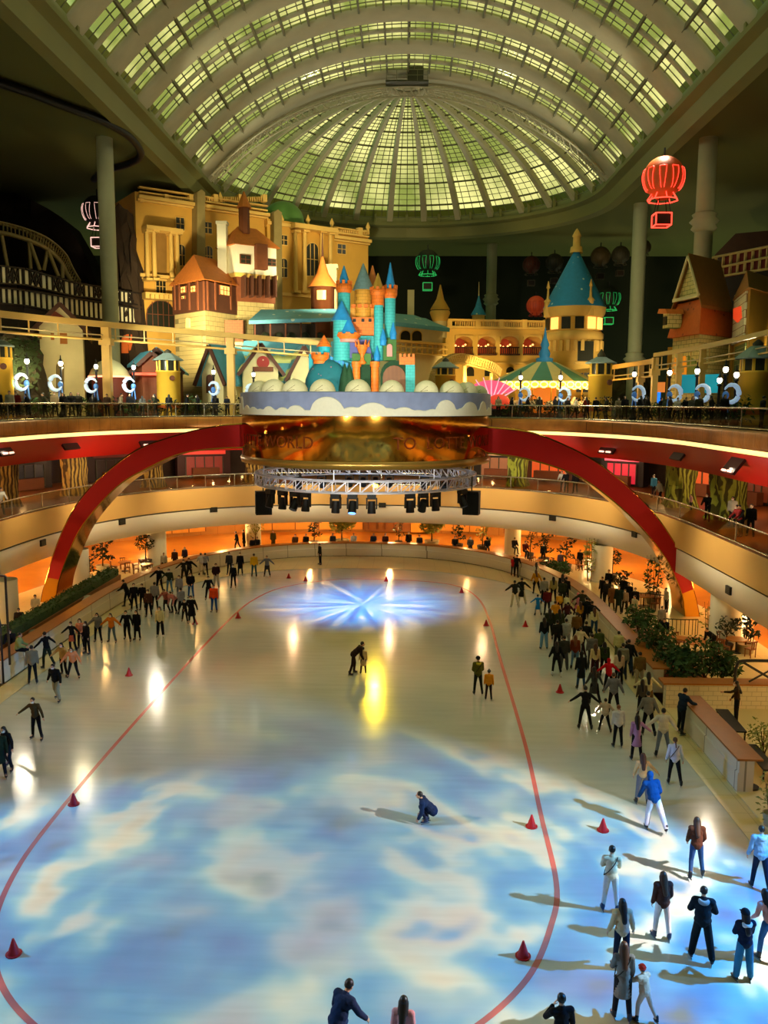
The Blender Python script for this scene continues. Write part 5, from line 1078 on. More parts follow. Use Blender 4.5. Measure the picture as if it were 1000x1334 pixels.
# planter troughs
def trough(name, label, P, w, h, mat, cat='planter'):
    P = [Vector(p) for p in P]; m = MB()
    for a, b in zip(P, P[1:]): m.bar(a+Vector((0, 0, h/2)), b+Vector((0, 0, h/2)), w, h)
    return m.build(name, mat, label=label, cat=cat)
hp = [G(22, 898, .1), G(60, 868, .1), G(110, 829, .1), G(150, 797, .1), G(183, 772, .1)]
hx = -20.6
hedge = thing('hedge_planter', 'long brown planter with a clipped green hedge behind left barrier', 'hedge', (hx, 45, 0)); m = MB(); m.bb(hx-.5, hx+.5, 39.6, 58.5, 0, .95); m.build('planter_box', WOODB, hedge)
m = MB(); rnd = random.Random(4)
for k in range(38): foliage(m, (hx+rnd.uniform(-.1, .1), 39.9+k*.49, 1.3), (.5, .4, .36), 60, .1, rnd)
m.bb(hx-.4, hx+.4, 39.8, 58.3, .9, 1.42); m.build('foliage', M('clipped_hedge', '#2c4a1c', .8, var=.5, scale=6), hedge)
m = MB(); m.bb(-20.1, -18.95, 38.2, 58, 0, .62); m.build('bench_shelf', M('bench_cream', '#c9b682', .5, var=.08), label='low cream bench shelf between left barrier and hedge', cat='bench')
def heap(label, p, r, mat): 
    rr = random.Random(int(p.y*7)); m = MB()
    for k in range(5): m.sphere(p+Vector((rr.uniform(-.4, .4), rr.uniform(-.5, .5), .12)), (r*rr.uniform(.3, .6), r*rr.uniform(.3, .6), r*rr.uniform(.25, .5)), 8, 5)
    m.build('coat_heap', mat, label=label, cat='clothes')
heap('crumpled white cloth left on the bench shelf at the hedge end', Vector((-19.5, 51.3, .62)), .7, M('cloth_white', '#dcd5bd', .8)); heap('grey coat heap on the bench shelf near the skaters', Vector((-19.5, 43.6, .62)), .6, M('cloth_greyheap', '#8f8a78', .8))
m = MB(); m.bb(12.0, 14.2, 36.5, 48, 0, .55); m.build('planter_box', WOODB, label='brown planter trough running behind the right barrier', cat='planter'); bpy.data.objects['planter_box.001'].name = 'long_planter'
# deck shrubs
rnd = random.Random(12); c = [Vector((x, y, 11.98)) for x, y in MC(2.6, k=150)]; c = [p for p in c if p.y > 42]
acc, last, k = 0, None, 0
for p in c:
    if last is None or (p-last).length > 1.45:
        last = p
        if -9 < p.x < 4: continue
        side = 'left of' if p.x < -3 else 'right of'
        plant('deck_shrub', 'dark shrub with pale flower specks behind the upper railing %s the drum' % side, p, rnd.uniform(1.3, 2.1), 1.6, LEAF[1] if k % 3 else LEAF[2], None, 'bush', 130, 'shrub', 'dark shrubs behind the upper railing, '+side+' the drum'); k += 1
# ------------------------------------------------------------------ mid floor: bark columns, shopfronts
TB = M('bark_column', '#b08a3c', .85, var=.5, scale=2.2, bump=.9, pat='bark', c2='#4a3212', ps=.9); TG = M('bark_green', '#a0a83c', .85, var=.5, scale=1.6, bump=.9, pat='bark', c2='#4c4a16', ps=.9)
for px, sd, r, mt, lab in ((8, 'l', .75, TB, 'left edge'), (98, 'l', .85, TB, 'left of the red arch'), (201, 'l', .75, TB, 'seen through the left half of the arch'), (333, 'l', .8, TB, 'left of the ring truss'), (606, 'r', .7, TB, 'right of the ring truss'), (672, 'r', .8, TG, 'green one seen through the right half of the arch'), (885, 'r', .95, TG, 'right of the red arch'), (945, 'r', 1.0, TG, 'splayed green one near the right edge')):
    p = oncurve(3.4, px, 6.1, sd); rr = random.Random(px); rows = []
    for j in range(9):
        z = 6.1+3.0*j/8; row = []
        for i in range(28):
            a = 2*PI*i/28; fl = 1+.5*((4-j)/4)**2*(.5+.5*math.sin(a*4+px)) if j < 4 else 1+.12*(j-4)/4
            q = r*fl*(1+.09*math.sin(a*7+j*.6+px)+rr.uniform(-.03, .03)); row.append((p.x+q*math.cos(a), p.y+q*math.sin(a), z))
        rows.append(row)
    o = MB().grid(rows, False, True).build('bark_column', mt, label='tree-bark clad column on the middle floor, '+lab, cat='column', group='bark columns on the middle floor')
def shop(px, sd, w, label, body, glow, e, off=9.5):
    p = oncurve(off, px, 6.1, sd); t = thing('shop_front', label, 'shop', p, 'shops on the middle floor'); d = (Vector((-3.5, 49, 6.1))-p); d.z = 0; d.normalize(); a = math.atan2(d.y, d.x)-PI/2; q = Matrix.Rotation(a, 3, 'Z'); at = lambda x, y, z: p+q@Vector((x, y, z))
    MB().box(at(0, -.2, 1.45), (w, 1, 2.8), a).build('front_wall', M(*body), t)
    MB().box(at(0, .35, 1.1), (w*.7, .1, 1.7), a).build('lit_window', M(glow[0], glow[1], .4, emit=e), t); MB().box(at(0, .42, 2.4), (w*.8, .12, .45), a).build('sign_panel', M(glow[0]+'_sign', glow[2], .4, emit=e*1.2), t)
    m = MB()
    for k in range(5): m.box(at(-w*.35+w*.175*k, .42, 1.1), (.09, .1, 1.75), a)
    m.build('mullion', DARKST, t); MB().box(at(0, .8, .5), (w*.5, .6, .9), a).build('counter', TIMB2, t)
shop(30, 'l', 5, 'dark shop front at the left edge of the middle floor', ('shop_dark', '#1c1410', .6), ('glow_dim', '#20242c', '#2a1510'), .1)
shop(150, 'l', 5, 'dark red shop front left of the arch on the middle floor', ('shop_dark2', '#2a1512', .6), ('glow_dim2', '#2a1a14', '#5c1a12'), .2)
shop(265, 'l', 5, 'red-lit shop seen under the left half of the arch', ('shop_red', '#3a1510', .6), ('glow_red', '#7a2a1c', '#d03a2a'), .5)
shop(650, 'r', 5, 'dark shop with pale lit windows just right of the drum', ('shop_dark', '#1c1410', .6), ('glow_cream', '#8a5a3a', '#c8a070'), .5)
shop(716, 'r', 5, 'orange-lit shop under the right half of the arch', ('shop_wood', '#5a2a12', .6), ('glow_orange', '#c8501c', '#ff9a3a'), .7)
shop(812, 'r', 4, 'shop with a bright pink-red sign beside the right half of the arch', ('shop_dark3', '#1a0f0d', .6), ('glow_pink', '#a81a2a', '#ff4a5a'), 1.3)
shop(918, 'r', 4, 'brown shop with a pink lit pillar between the bark columns', ('shop_wood', '#5a2a12', .6), ('glow_brown', '#b0481c', '#ff5a6a'), .9)
shop(985, 'r', 4, 'dark brown shop at the right edge of the middle floor', ('shop_dark', '#1c1410', .6), ('glow_brown2', '#6a2a14', '#a03a1c'), .4)
# ------------------------------------------------------------------ ground floor back wall: shop windows, wood panels
def wallpt(px, sd, off=12.9): return oncurve(off, px, 1.4, sd)
for k, (px, sd, w, h, lab) in enumerate(((445, 'l', 4.5, 2.2, None), (520, 'r', 7, 2.2, 'shop'), (235, 'l', 5, 2.0, None), (370, 'l', 7, 2.2, 'GARDEN'), (600, 'r', 5, 2.2, None), (690, 'r', 5, 2.2, None), (735, 'r', 4, 2.0, None))):
    p = wallpt(px, sd); d = (Vector((-3.5, 49, 1.4))-p); d.z = 0; d.normalize(); a = math.atan2(d.y, d.x)-PI/2; q = Matrix.Rotation(a, 3, 'Z'); at = lambda x, y, z: p+q@Vector((x, y, z))
    if lab == 'shop':
        t = thing('small_shopfront', 'small wood-framed shopfront with blue and white hangings behind the far barrier', 'shop', p)
        MB().box(at(0, .2, 0), (w, .3, 2.6), a).build('frame_wall', WOODB, t); cols = ('#33406e', '#b8b4c8', '#5a3a6a', '#d0c8b8', '#7a4a8a', '#c8c0d0', '#44508a')
        for i in range(7): MB().box(at(-2.6+.87*i, .42, .35), (.6, .08, 1.2), a).build('hanging_banner', M('banner%d' % i, cols[i], .7, emit=.12), t)
        MB().box(at(-2.2, .6, -.7), (1.8, .7, 1), a).build('counter', WOODF, t); m = MB()
        for i in range(8): m.box(at(-3+.87*i, .45, .1), (.1, .1, 2.3), a)
        m.build('mullion', TIMB2, t)
    else:
        t = thing('wood_panel', 'tall warm wood wall panel behind the rink, '+('bearing garden lettering' if lab else ('left of the shopfront', 'x', 'by the left ground column', 'x', 'right of the shopfront', 'just past the right far column', 'near the right cafe tables')[k]), 'panel', p); MB().box(at(0, .15, 0), (w, .2, h), a).build('board', M('lit_wood', '#d8963a', .5, var=.1), t)
        m = MB()
        for i in range(4): m.box(at(-w/2+w*i/3, .27, 0), (.07, .06, h), a)
        m.build('batten', TIMB2, t)
        if lab:
            me = textmesh(lab, .62, .02); me.materials.append(M('brown_letter', '#6a3a14', .5)); 
            for v in me.vertices: v.co = at(-v.co.x*-1-1.2, .3, v.co.y+.15) if False else at(-v.co.x+1.0, .3, v.co.y+.15)
            link('lettering', me, t)
# ------------------------------------------------------------------ cafe furniture
CH = M('chair_wood', '#7a4218', .5, var=.15); TT = M('table_top', '#b8702a', .35, var=.12, scale=3)
def table(label, p, r=.5, group='cafe tables beside the rink'):
    p = Vector(p); t = thing('cafe_table', label, 'table', p, group); MB().cyl(p+Vector((0, 0, .72)), p+Vector((0, 0, .76)), r, n=18).build('table_top', TT, t); MB().cyl(p, p+Vector((0, 0, .72)), .05, n=8).build('pedestal', LP, t); MB().cyl(p, p+Vector((0, 0, .04)), r*.55, n=14).build('base_plate', LP, t)
def chair(label, p, rz, group='cafe chairs beside the rink'):
    p = Vector(p); t = thing('cafe_chair', label, 'chair', p, group); q = Matrix.Rotation(rz, 3, 'Z'); at = lambda x, y, z: p+q@Vector((x, y, z))
    MB().box(at(0, 0, .45), (.42, .42, .05), rz).build('seat', CH, t); m = MB()
    for x in (-.16, 0, .16): m.bar(at(x, -.2, .45), at(x, -.24, .88), .04)
    m.bar(at(-.2, -.24, .86), at(.2, -.24, .86), .07); m.build('backrest', CH, t)
    for x in (-.18, .18):
        for y in (-.18, .18): MB().bar(at(x, y, 0), at(x, y, .45), .04).build('leg', CH, t)
ci = 0
for px, py, lab, r in ((163, 744, 'beside the potted tree at left', .5), (192, 747, 'below the dark ball tree at left', .5), (905, 853, 'large round one behind the right bushes', .8), (958, 850, 'near the white potted tree at right', .55), (765, 742, 'behind the right barrier near the bamboo', .5), (705, 742, 'behind the right barrier near the far column', .5), (838, 790, 'beside the standing crowd at right', .7)):
    p = gp(px, py); table('round wooden cafe table '+lab, p, r)
    for k in range(4): a = k*PI/2+.5; d = Vector((math.cos(a), math.sin(a), 0)); chair('brown wooden cafe chair at the round table '+lab, p+d*(r+.35), a+PI/2, 'cafe chairs around the table '+lab)
def bench(name, label, a, b, w, h, mat, cat='bench'):
    a, b = Vector(a), Vector(b); t = thing(name, label, cat, (a+b)/2); d = (b-a).normalized(); n_ = Vector((-d.y, d.x, 0))
    MB().bar(a+Vector((0, 0, h)), b+Vector((0, 0, h)), w, .06).build('seat', mat, t)
    for p in (a+d*.1, b-d*.1):
        for s in (-1, 1): MB().bar(p+n_*w*.42*s, p+n_*w*.42*s+Vector((0, 0, h)), .05).build('leg', LP, t)
bench('skate_bench', 'black bench on the cream skate floor behind the standing lady', G(939, 938, .06), G(963, 968, .06), .5, .45, BLACK)
bench('skate_bench', 'black bench under the blossoming shrub at the right edge', G(975, 985, .06), G(1003, 1020, .06), .5, .45, BLACK)
bench('counter_bench', 'long brown counter table behind the right bushes', G(866, 850, .02), G(895, 856, .02), .7, .95, TT, 'table')
t = thing('low_fence', 'thin black curved railing around the arch foot plaza at right', 'railing', G(870, 825, .02)); P = smoothpts([G(838, 817, .02), G(870, 826, .02), G(908, 827, .02)], 8); up = Vector((0, 0, .9))
MB().tube([p+up for p in P], .03, 6).build('top_rail', LP, t); m = MB()
for p in P: m.bar(p, p+up, .03)
m.build('baluster', LP, t)
t = thing('low_fence', 'thin black railing behind the crowd near the orange wall at right', 'railing', G(850, 790, .02)); P = [G(822+i*6, 789+.6*i, .02) for i in range(9)]
MB().tube([p+up for p in P], .03, 6).build('top_rail', LP, t); m = MB()
for p in P: m.bar(p, p+up, .03)
m.build('baluster', LP, t)
t = thing('steel_gate_frame', 'black arched steel frame at the right edge behind the lady on skates', 'frame', G(958, 925, .06)); P = [A(958, 925, 35.8), A(957, 885, 35.8), A(960, 866, 35.8), A(968, 861, 35.8), A(1010, 861, 35.8)]
MB().tube(smoothpts(P, 5), .07, 8).build('arch_tube', LP, t); m = MB(); m.bar(A(968, 863, 35.8), A(1005, 885, 35.8), .1); m.bar(A(975, 888, 35.8), A(1005, 872, 35.8), .06); m.build('brace', LP, t)
t = thing('steel_gate_frame', 'thin black steel frame standing beside the hedge at the left edge', 'frame', G(14, 880, .1)); P = [G(14, 868, .3), None]; b = G(13, 866, 1.0); m = MB()
m.bar(b, b+Vector((0, 0, 4.2)), .08); m.bar(b+Vector((0, 0, 4.2)), b+Vector((-2.2, .2, 4.2)), .08); m.bar(b+Vector((0, 0, 1.9)), b+Vector((-2.2, .2, 1.9)), .05); m.build('post', LP, t); MB().tube([b+Vector((-.35, 0, z)) if z < 2 else b+Vector((-.35-.5*(z-2), 0, 2+.6*math.sqrt(z-2))) for z in (-.9, 0, 1, 1.9, 2.1, 2.4, 3)], .05, 6).build('curved_rail', LP, t)
t = thing('crowd_barrier', 'black hooped stand at the end of the brown-topped barrier', 'barrier', G(975, 1028, .06)); b = G(977, 1026, .06); m = MB(); m.cyl(b, b+Vector((0, 0, .06)), .28, n=16); m.build('base', LP, t); m = MB(); m.bar(b, b+Vector((0, 0, 1.0)), .06); m.bar(b+Vector((-.35, .05, .1)), b+Vector((-.35, .05, 1.05)), .05); m.bar(b+Vector((0, 0, 1.0)), b+Vector((-.35, .05, 1.05)), .05); m.bar(b+Vector((0, 0, .12)), b+Vector((-.35, .05, .12)), .05); m.build('hoop', LP, t)
# ------------------------------------------------------------------ ice: race line and cones
RL = M('race_line', '#c9685e', .2, var=.12, scale=1., spec=.7)
P = [(-11.1, 26), (-11.1, 31), (-10.9, 42), (-10.6, 50), (-10.1, 55), (-8.6, 59.2), (-5, 62), (-1.5, 62.2), (2, 61.5), (4.1, 59.8), (5.1, 56), (5.25, 50), (5.05, 43), (4.8, 32), (4.5, 26), (4.3, 22), (3.8, 20), (2.9, 18), (1.4, 16.3), (-.6, 15), (-3.2, 14.4), (-5.8, 15), (-8, 16.4), (-9.4, 17.9), (-10.4, 19.9), (-10.95, 22.6), (-11.1, 26)]
C_ = smoothpts([(x, y, .004) for x, y in P], 8); m = MB(); L_, R_ = [], []
for i, p in enumerate(C_):
    d = (C_[min(i+1, len(C_)-1)]-C_[max(i-1, 0)]).normalized(); n_ = Vector((-d.y, d.x, 0))*.075; L_.append(p+n_); R_.append(p-n_)
m.grid([L_, R_], False); o = m.build('floor_line_marking', RL); o['kind'] = 'structure'
CN = M('cone_red', '#b5121a', .45, var=.08)
for i, (px, py, lab) in enumerate(((18, 1243, 'at the lower left edge of the ice'), (96, 1048, 'on the left race line in the mid foreground'), (168, 880, 'alone left of the bright lamp reflections'), (254, 813, 'beside the man in the long black coat'), (310, 805, 'on the left race line by the blue light'), (376, 753, 'at the far left of the blue light'), (398, 757, 'on the line just left of the far skater'), (503, 757, 'at far centre beyond the blue light'), (601, 772, 'at the far right of the blue light'), (684, 816, 'just left of the right-hand crowd'), (729, 902, 'left of the black-coated skaters at right'), (633, 815, 'on the right race line near blue light'), (692, 1077, 'left of the right race line in the foreground'), (785, 1082, 'behind the skater in white trousers'), (681, 1246, 'inside the curve of the right race line'))):
    p = G(px, py, 0); h = .36 if py < 850 else .4; t = thing('red_cone', 'small red training cone '+lab, 'cone', p, 'red cones on the ice')
    MB().cyl(p+Vector((0, 0, .02)), p+Vector((0, 0, h)), .15, .025, 14).build('cone_body', CN, t); MB().cyl(p+Vector((0, 0, .003)), p+Vector((0, 0, .03)), .19, n=14).build('base', CN, t)
# ------------------------------------------------------------------ people
def RX(a): return Matrix.Rotation(math.radians(a), 3, 'X')
def RY(a): return Matrix.Rotation(math.radians(a), 3, 'Y')
def RZ(a): return Matrix.Rotation(math.radians(a), 3, 'Z')
def ell(mb, c, r, rot=None, n=14, k=8):
    t = MB(); t.sphere((0, 0, 0), r, n, k); rot = rot or Matrix.Identity(3); c = Vector(c)
    mb.add([c+rot@Vector(v) for v in t.v], t.f, True)
def caps(mb, a, b, r0, r1, n=10):
    mb.cyl(a, b, r0, r1, n); ell(mb, a, (r0,)*3, None, n, 6); ell(mb, b, (r1,)*3, None, n, 6)
def remesh(mb, vox, smooth=2):
    me = bpy.data.meshes.new('t'); me.from_pydata(mb.v, [], mb.f)
    o = bpy.data.objects.new('t', me); COL.objects.link(o)
    r = o.modifiers.new('r', 'REMESH'); r.mode = 'VOXEL'; r.voxel_size = vox; r.use_smooth_shade = True
    if smooth: s = o.modifiers.new('s', 'SMOOTH'); s.iterations = smooth; s.factor = .5
    dg = bpy.context.evaluated_depsgraph_get(); out = bpy.data.meshes.new_from_object(o.evaluated_get(dg))
    bpy.data.objects.remove(o); bpy.data.meshes.remove(me); out.materials.clear()
    out.polygons.foreach_set('use_smooth', [True]*len(out.polygons)); return out
# pose: lean, roll, twist, head(pitch, turn), legs ((swing, out, knee) left, right), arms ((fwd, out, elbow, inward) left, right)
POSES = dict(
    stand=(4, 0, 0, (5, 0), ((2, 5, 4), (0, 5, 4)), ((4, 9, 14, 10), (2, 9, 14, 10))),
    wait=(6, 2, 8, (8, 10), ((6, 5, 10), (-4, 7, 6)), ((10, 10, 60, 40), (14, 12, 50, 40))),
    glide=(13, 0, 0, (6, 0), ((16, 6, 26), (-16, 9, 18)), ((12, 22, 24, 0), (-8, 24, 20, 0))),
    glider=(13, 0, 0, (6, 0), ((-16, 9, 18), (16, 6, 26)), ((-8, 24, 20, 0), (12, 22, 24, 0))),
    wide=(9, 0, 0, (6, 0), ((8, 9, 16), (-6, 11, 14)), ((8, 52, 14, 0), (4, 50, 16, 0))),
    link=(8, 0, 0, (5, 0), ((8, 7, 14), (-8, 8, 12)), ((4, 10, 20, 10), (10, 48, 16, 0))),
    walk=(8, 0, 4, (4, 0), ((20, 4, 18), (-18, 5, 14)), ((-14, 10, 18, 5), (18, 10, 24, 5))),
    bend=(52, 0, 0, (-18, 0), ((30, 8, 42), (14, 9, 34)), ((55, 10, 20, 10), (50, 12, 24, 10))),
    wobble=(24, 4, 0, (2, 0), ((22, 12, 40), (-6, 14, 22)), ((26, 34, 22, 0), (10, 46, 20, 0))),
    lean=(20, 0, 0, (0, 0), ((14, 5, 10), (-10, 6, 6)), ((52, 12, 30, 5), (46, 14, 34, 10))),
    sit=(8, 0, 0, (8, 0), ((84, 8, 84), (80, 8, 80)), ((34, 10, 50, 20), (30, 10, 50, 20))),
    crouch=(48, 0, 0, (-22, 0), ((112, 10, 138), (104, 12, 134)), ((46, 10, 30, 10), (42, 12, 36, 10))),
    point=(4, 0, 0, (2, 0), ((3, 5, 4), (0, 6, 4)), ((70, 18, 20, 0), (8, 10, 30, 20))))
def skel(P, fem=False):
    lean, roll, tw, (hp, ht), legs, arms = P; J = {}
    T = RZ(tw)@RX(-lean)@RY(roll); J['T'] = T; sh = .165 if fem else .185; hipw = .095 if fem else .09
    pel = Vector((0, 0, 0)); J['pel'] = pel; J['waist'] = pel+T@Vector((0, 0, .17)); J['chest'] = pel+T@Vector((0, .01, .36)); J['neck'] = pel+T@Vector((0, 0, .51))
    H = RZ(tw*.5+ht)@RX(-(lean*.55+hp)); J['H'] = H; J['head'] = J['neck']+T@Vector((0, .01, .055))+H@Vector((0, .02, .115))
    for i, s in ((0, -1), (1, 1)):
        sw, out, kn = legs[i]; h = pel+Vector((s*hipw, 0, -.03)); B = RY(-s*out)
        k = h+B@RX(sw)@Vector((0, 0, -.43)); a = k+B@RX(sw-kn)@Vector((0, 0, -.42)); J['hip%d' % i], J['knee%d' % i], J['ank%d' % i] = h, k, a
        J['foot%d' % i] = RZ(-s*12)@RX(max(-50, min(30, (sw-kn)*.5 if sw-kn < -20 else 0)))
        fw, ao, el, inn = arms[i]; S = pel+T@Vector((s*sh, 0, .46)); Bm = T@RY(-s*ao)@RZ(s*inn)
        e = S+T@RY(-s*ao)@RX(fw)@Vector((0, 0, -.29)); F_ = T@RY(-s*ao)@RX(fw)@RZ(s*inn)@RX(el)
        w = e+F_@Vector((0, 0, -.25)); J['sho%d' % i], J['elb%d' % i], J['wri%d' % i], J['hand%d' % i] = S, e, w, F_
    zmin = min(J['ank0'].z, J['ank1'].z)-.145
    for k, v in J.items():
        if isinstance(v, Vector): v.z -= zmin
    return J
def body_mesh(J, fem, vox, fingers):
    m = MB(); T, H = J['T'], J['H']; hd = J['head']
    caps(m, J['pel']-Vector((.04, 0, 0)), J['pel']+Vector((.04, 0, 0)), .09, .09); caps(m, J['pel'], J['chest'], .09, .1)
    caps(m, J['sho0'], J['sho1'], .065, .065); ell(m, J['chest'], (.14, .09, .15), T); caps(m, J['neck']-T@Vector((0, 0, .06)), hd-H@Vector((0, .02, .03)), .055, .05)
    ell(m, hd+H@Vector((0, -.012, .015)), (.078, .095, .105), H); ell(m, hd+H@Vector((0, .022, -.055)), (.052, .062, .06), H)
    caps(m, hd+H@Vector((0, .083, .01)), hd+H@Vector((0, .104, -.024)), .011, .016, 8)
    ell(m, hd+H@Vector((0, .083, -.062)), (.026, .012, .011), H, 8, 5)
    for s in (-1, 1): ell(m, hd+H@Vector((s*.08, -.005, -.01)), (.013, .022, .034), H, 8, 6); caps(m, hd+H@Vector((s*.018, .083, .032)), hd+H@Vector((s*.048, .073, .034)), .009, .008, 6)
    for i, s in ((0, -1), (1, 1)):
        caps(m, J['hip%d' % i], J['knee%d' % i], .088, .058); caps(m, J['knee%d' % i], J['ank%d' % i], .058, .042)
        caps(m, J['ank%d' % i], J['ank%d' % i]+J['foot%d' % i]@Vector((0, .13, -.05)), .042, .036)
        caps(m, J['sho%d' % i], J['elb%d' % i], .052, .042); caps(m, J['elb%d' % i], J['wri%d' % i], .042, .03)
        Q = J['hand%d' % i]; w = J['wri%d' % i]; at = lambda x, y, z: w+Q@Vector((s*x, y, -z))
        # palm faces inward; thumb leaves the front side of the palm
        ell(m, at(0, .0, .055), (.017, .042, .055), Q)
        if fingers:
            for f, (y, ln) in enumerate(((.033, .07), (.011, .08), (-.011, .074), (-.032, .058))):
                a, b, c, d = at(0, y*.9, .085), at(-.006, y*1.15, .085+ln*.42), at(-.022, y*1.2, .085+ln*.74), at(-.04, y*1.2, .085+ln*.92)
                caps(m, a, b, .0098, .0092, 8); caps(m, b, c, .0092, .0085, 8); caps(m, c, d, .0085, .0075, 8)
            a, b, c = at(-.004, .034, .03), at(-.018, .062, .058), at(-.026, .068, .09); caps(m, a, b, .012, .0105, 8); caps(m, b, c, .0105, .009, 8)
        else:
            for y in (.028, .0, -.028): caps(m, at(0, y, .08), at(-.02, y*1.2, .15), .012, .01, 6)
            caps(m, at(-.004, .034, .03), at(-.02, .066, .08), .012, .01, 6)
    return remesh(m, vox, 1 if fingers else 1)
def jacket_mesh(J, fem, vox, style):
    m = MB(); T = J['T']; bulk = {'s': 1., 'c': 1.05, 'p': 1.22, 't': .93, 'v': 1.}[style]; w = .168 if not fem else .15
    ell(m, J['chest']+T@Vector((0, 0, .02)), (w*bulk, .125*bulk, .17), T); caps(m, J['sho0'], J['sho1'], .078*bulk, .078*bulk); ell(m, J['waist'], (w*.95*bulk, .128*bulk, .2), T); caps(m, J['pel'], J['chest'], .125*bulk, .125*bulk)
    ell(m, J['pel']+T@Vector((0, 0, .03)), (w*1.0*bulk, .132*bulk, .13), T); caps(m, J['neck']-T@Vector((0, 0, .03)), J['neck']+T@Vector((0, 0, .025)), .075, .068)
    if style == 'c':
        mid = (J['knee0']+J['knee1'])/2; a = J['pel']; b = a.lerp(mid, .85); sp = max(.15, (J['knee0']-J['knee1']).length*.5+.08)
        for k in range(6): f = k/5; ell(m, a.lerp(b, f), (w*1.05+(sp-w)*f*.8, .135+.03*f, .09), None)
        m.cyl(a, b, .14, .16, 14)
    for i in (0, 1): caps(m, J['sho%d' % i], J['elb%d' % i], .068*bulk, .058*bulk); caps(m, J['elb%d' % i], J['wri%d' % i].lerp(J['elb%d' % i], .06), .058*bulk, .044*bulk)
    return remesh(m, vox, 2)
def trouser_mesh(J, fem, vox, style):
    m = MB(); ell(m, J['pel'], (.152, .122, .12)); w = 1.35 if style == 'w' else 1.0
    for i in (0, 1):
        h, k, a = J['hip%d' % i], J['knee%d' % i], J['ank%d' % i]; caps(m, h, k, .102, .07*w); caps(m, k, a.lerp(k, .08), .07*w, .052*w*1.1)
        if style == 'k': pass
    if style == 'k':
        mid = (J['knee0']+J['knee1'])/2; m2 = MB(); ell(m2, J['pel'], (.15, .12, .12)); b = J['pel'].lerp(mid, .75); m2.cyl(J['pel'], b, .15, .21, 16); return remesh(m2, vox, 1)
    return remesh(m, vox, 1)
def boot_mesh(J, i):
    m = MB(); bl = MB()
    if 1:
        a, Q = J['ank%d' % i], J['foot%d' % i]; at = lambda x, y, z: a+Q@Vector((x, y, z))
        caps(m, at(0, -.005, .07), at(0, 0, -.02), .058, .054); ell(m, at(0, .06, -.055), (.05, .135, .042), Q); ell(m, at(0, .03, -.03), (.05, .08, .05), Q)
        bl.box(at(0, .05, -.125), (.008, .27, .04), rot=Q)
        for y in (-.02, .11): bl.box(at(0, y, -.1), (.014, .04, .03), rot=Q)
    return m, bl
def hair_mesh(J, style, vox):
    m = MB(); H, hd, T = J['H'], J['head'], J['T']; ell(m, hd+H@Vector((0, -.026, .03)), (.09, .098, .102), H)
    if style in ('l', 'h'):
        top = hd+H@Vector((0, -.06, 0)); b = J['neck']+T@Vector((0, -.16, -.21)); k = 14
        for i in range(k): f = i/(k-1); p = top.lerp(b, f); ell(m, p, (.088-.022*f*f, .052, .07), T)
        for s in (-1, 1): caps(m, hd+H@Vector((s*.08, -.02, 0)), J['neck']+T@Vector((s*.085, -.06, -.04)), .03, .03, 8)
    if style == 'p':
        a = hd+H@Vector((0, -.12, .03)); ell(m, a, (.035, .035, .035)); caps(m, a, J['neck']+T@Vector((0.02, -.16, -.08)), .032, .02, 8)
    return remesh(m, vox, 1)
def hood_mesh(J, vox, up):
    m = MB(); H, hd, T = J['H'], J['head'], J['T']
    if up: ell(m, hd+H@Vector((0, -.03, .02)), (.105, .11, .125), H); caps(m, hd-H@Vector((0, .04, .08)), J['neck'], .085, .09)
    else:
        for a in range(7): t = -1.2+2.4*a/6; ell(m, J['neck']+T@Vector((.1*math.sin(t), -.035-.085*math.cos(t), -.02-.03*math.cos(t))), (.045, .045, .06), T)
    return remesh(m, vox, 1)
def mask_mesh(J):
    H, hd = J['H'], J['head']; m = MB(); rows = []
    for z in (-.012, -.04, -.075): rows.append([hd+H@Vector((.066*math.sin(a), .035+.062*math.cos(a)+(.018 if abs(a) < .2 and z > -.05 else 0), z)) for a in [-1.5+3*k/8 for k in range(9)]])
    out = rows+[[p+H@Vector((0, .008, 0)) for p in r] for r in rows[::-1]]; m.grid(out); return m
CACHE = {}
SKIN = M('skin', '#c99a78', .55, var=.06); HAIRK = M('hair_black', '#15110f', .45, var=.2); HAIRB = M('hair_brown', '#452a1a', .45, var=.2); HAIRR = M('hair_auburn', '#7a4420', .45, var=.2); MASK = M('mask_white', '#ece9e0', .7, var=.02); BLADE = M('skate_blade', '#9aa0a8', .25, metal=.9); BOOT = M('skate_boot', '#16181f', .45); BOOTB = M('skate_blue', '#26324f', .5); BOOTW = M('skate_white', '#d9d6cc', .5)
def cloth(h, pat=None, c2=None): return M('cloth_'+h+(pat or ''), h, .85, var=.14, scale=7, bump=.25, spec=.15, pat=pat, c2=c2, ps=4)
def part(key, fn, name):
    if key not in CACHE: CACHE[key] = fn(); CACHE[key].name = name
    return CACHE[key]
def ob(name, me, mat, parent=None):
    o = bpy.data.objects.new(name, me); COL.objects.link(o)
    if not me.materials: me.materials.append(mat)
    o.material_slots[0].link = 'OBJECT'; o.material_slots[0].material = mat
    if parent: o.parent = parent
    return o
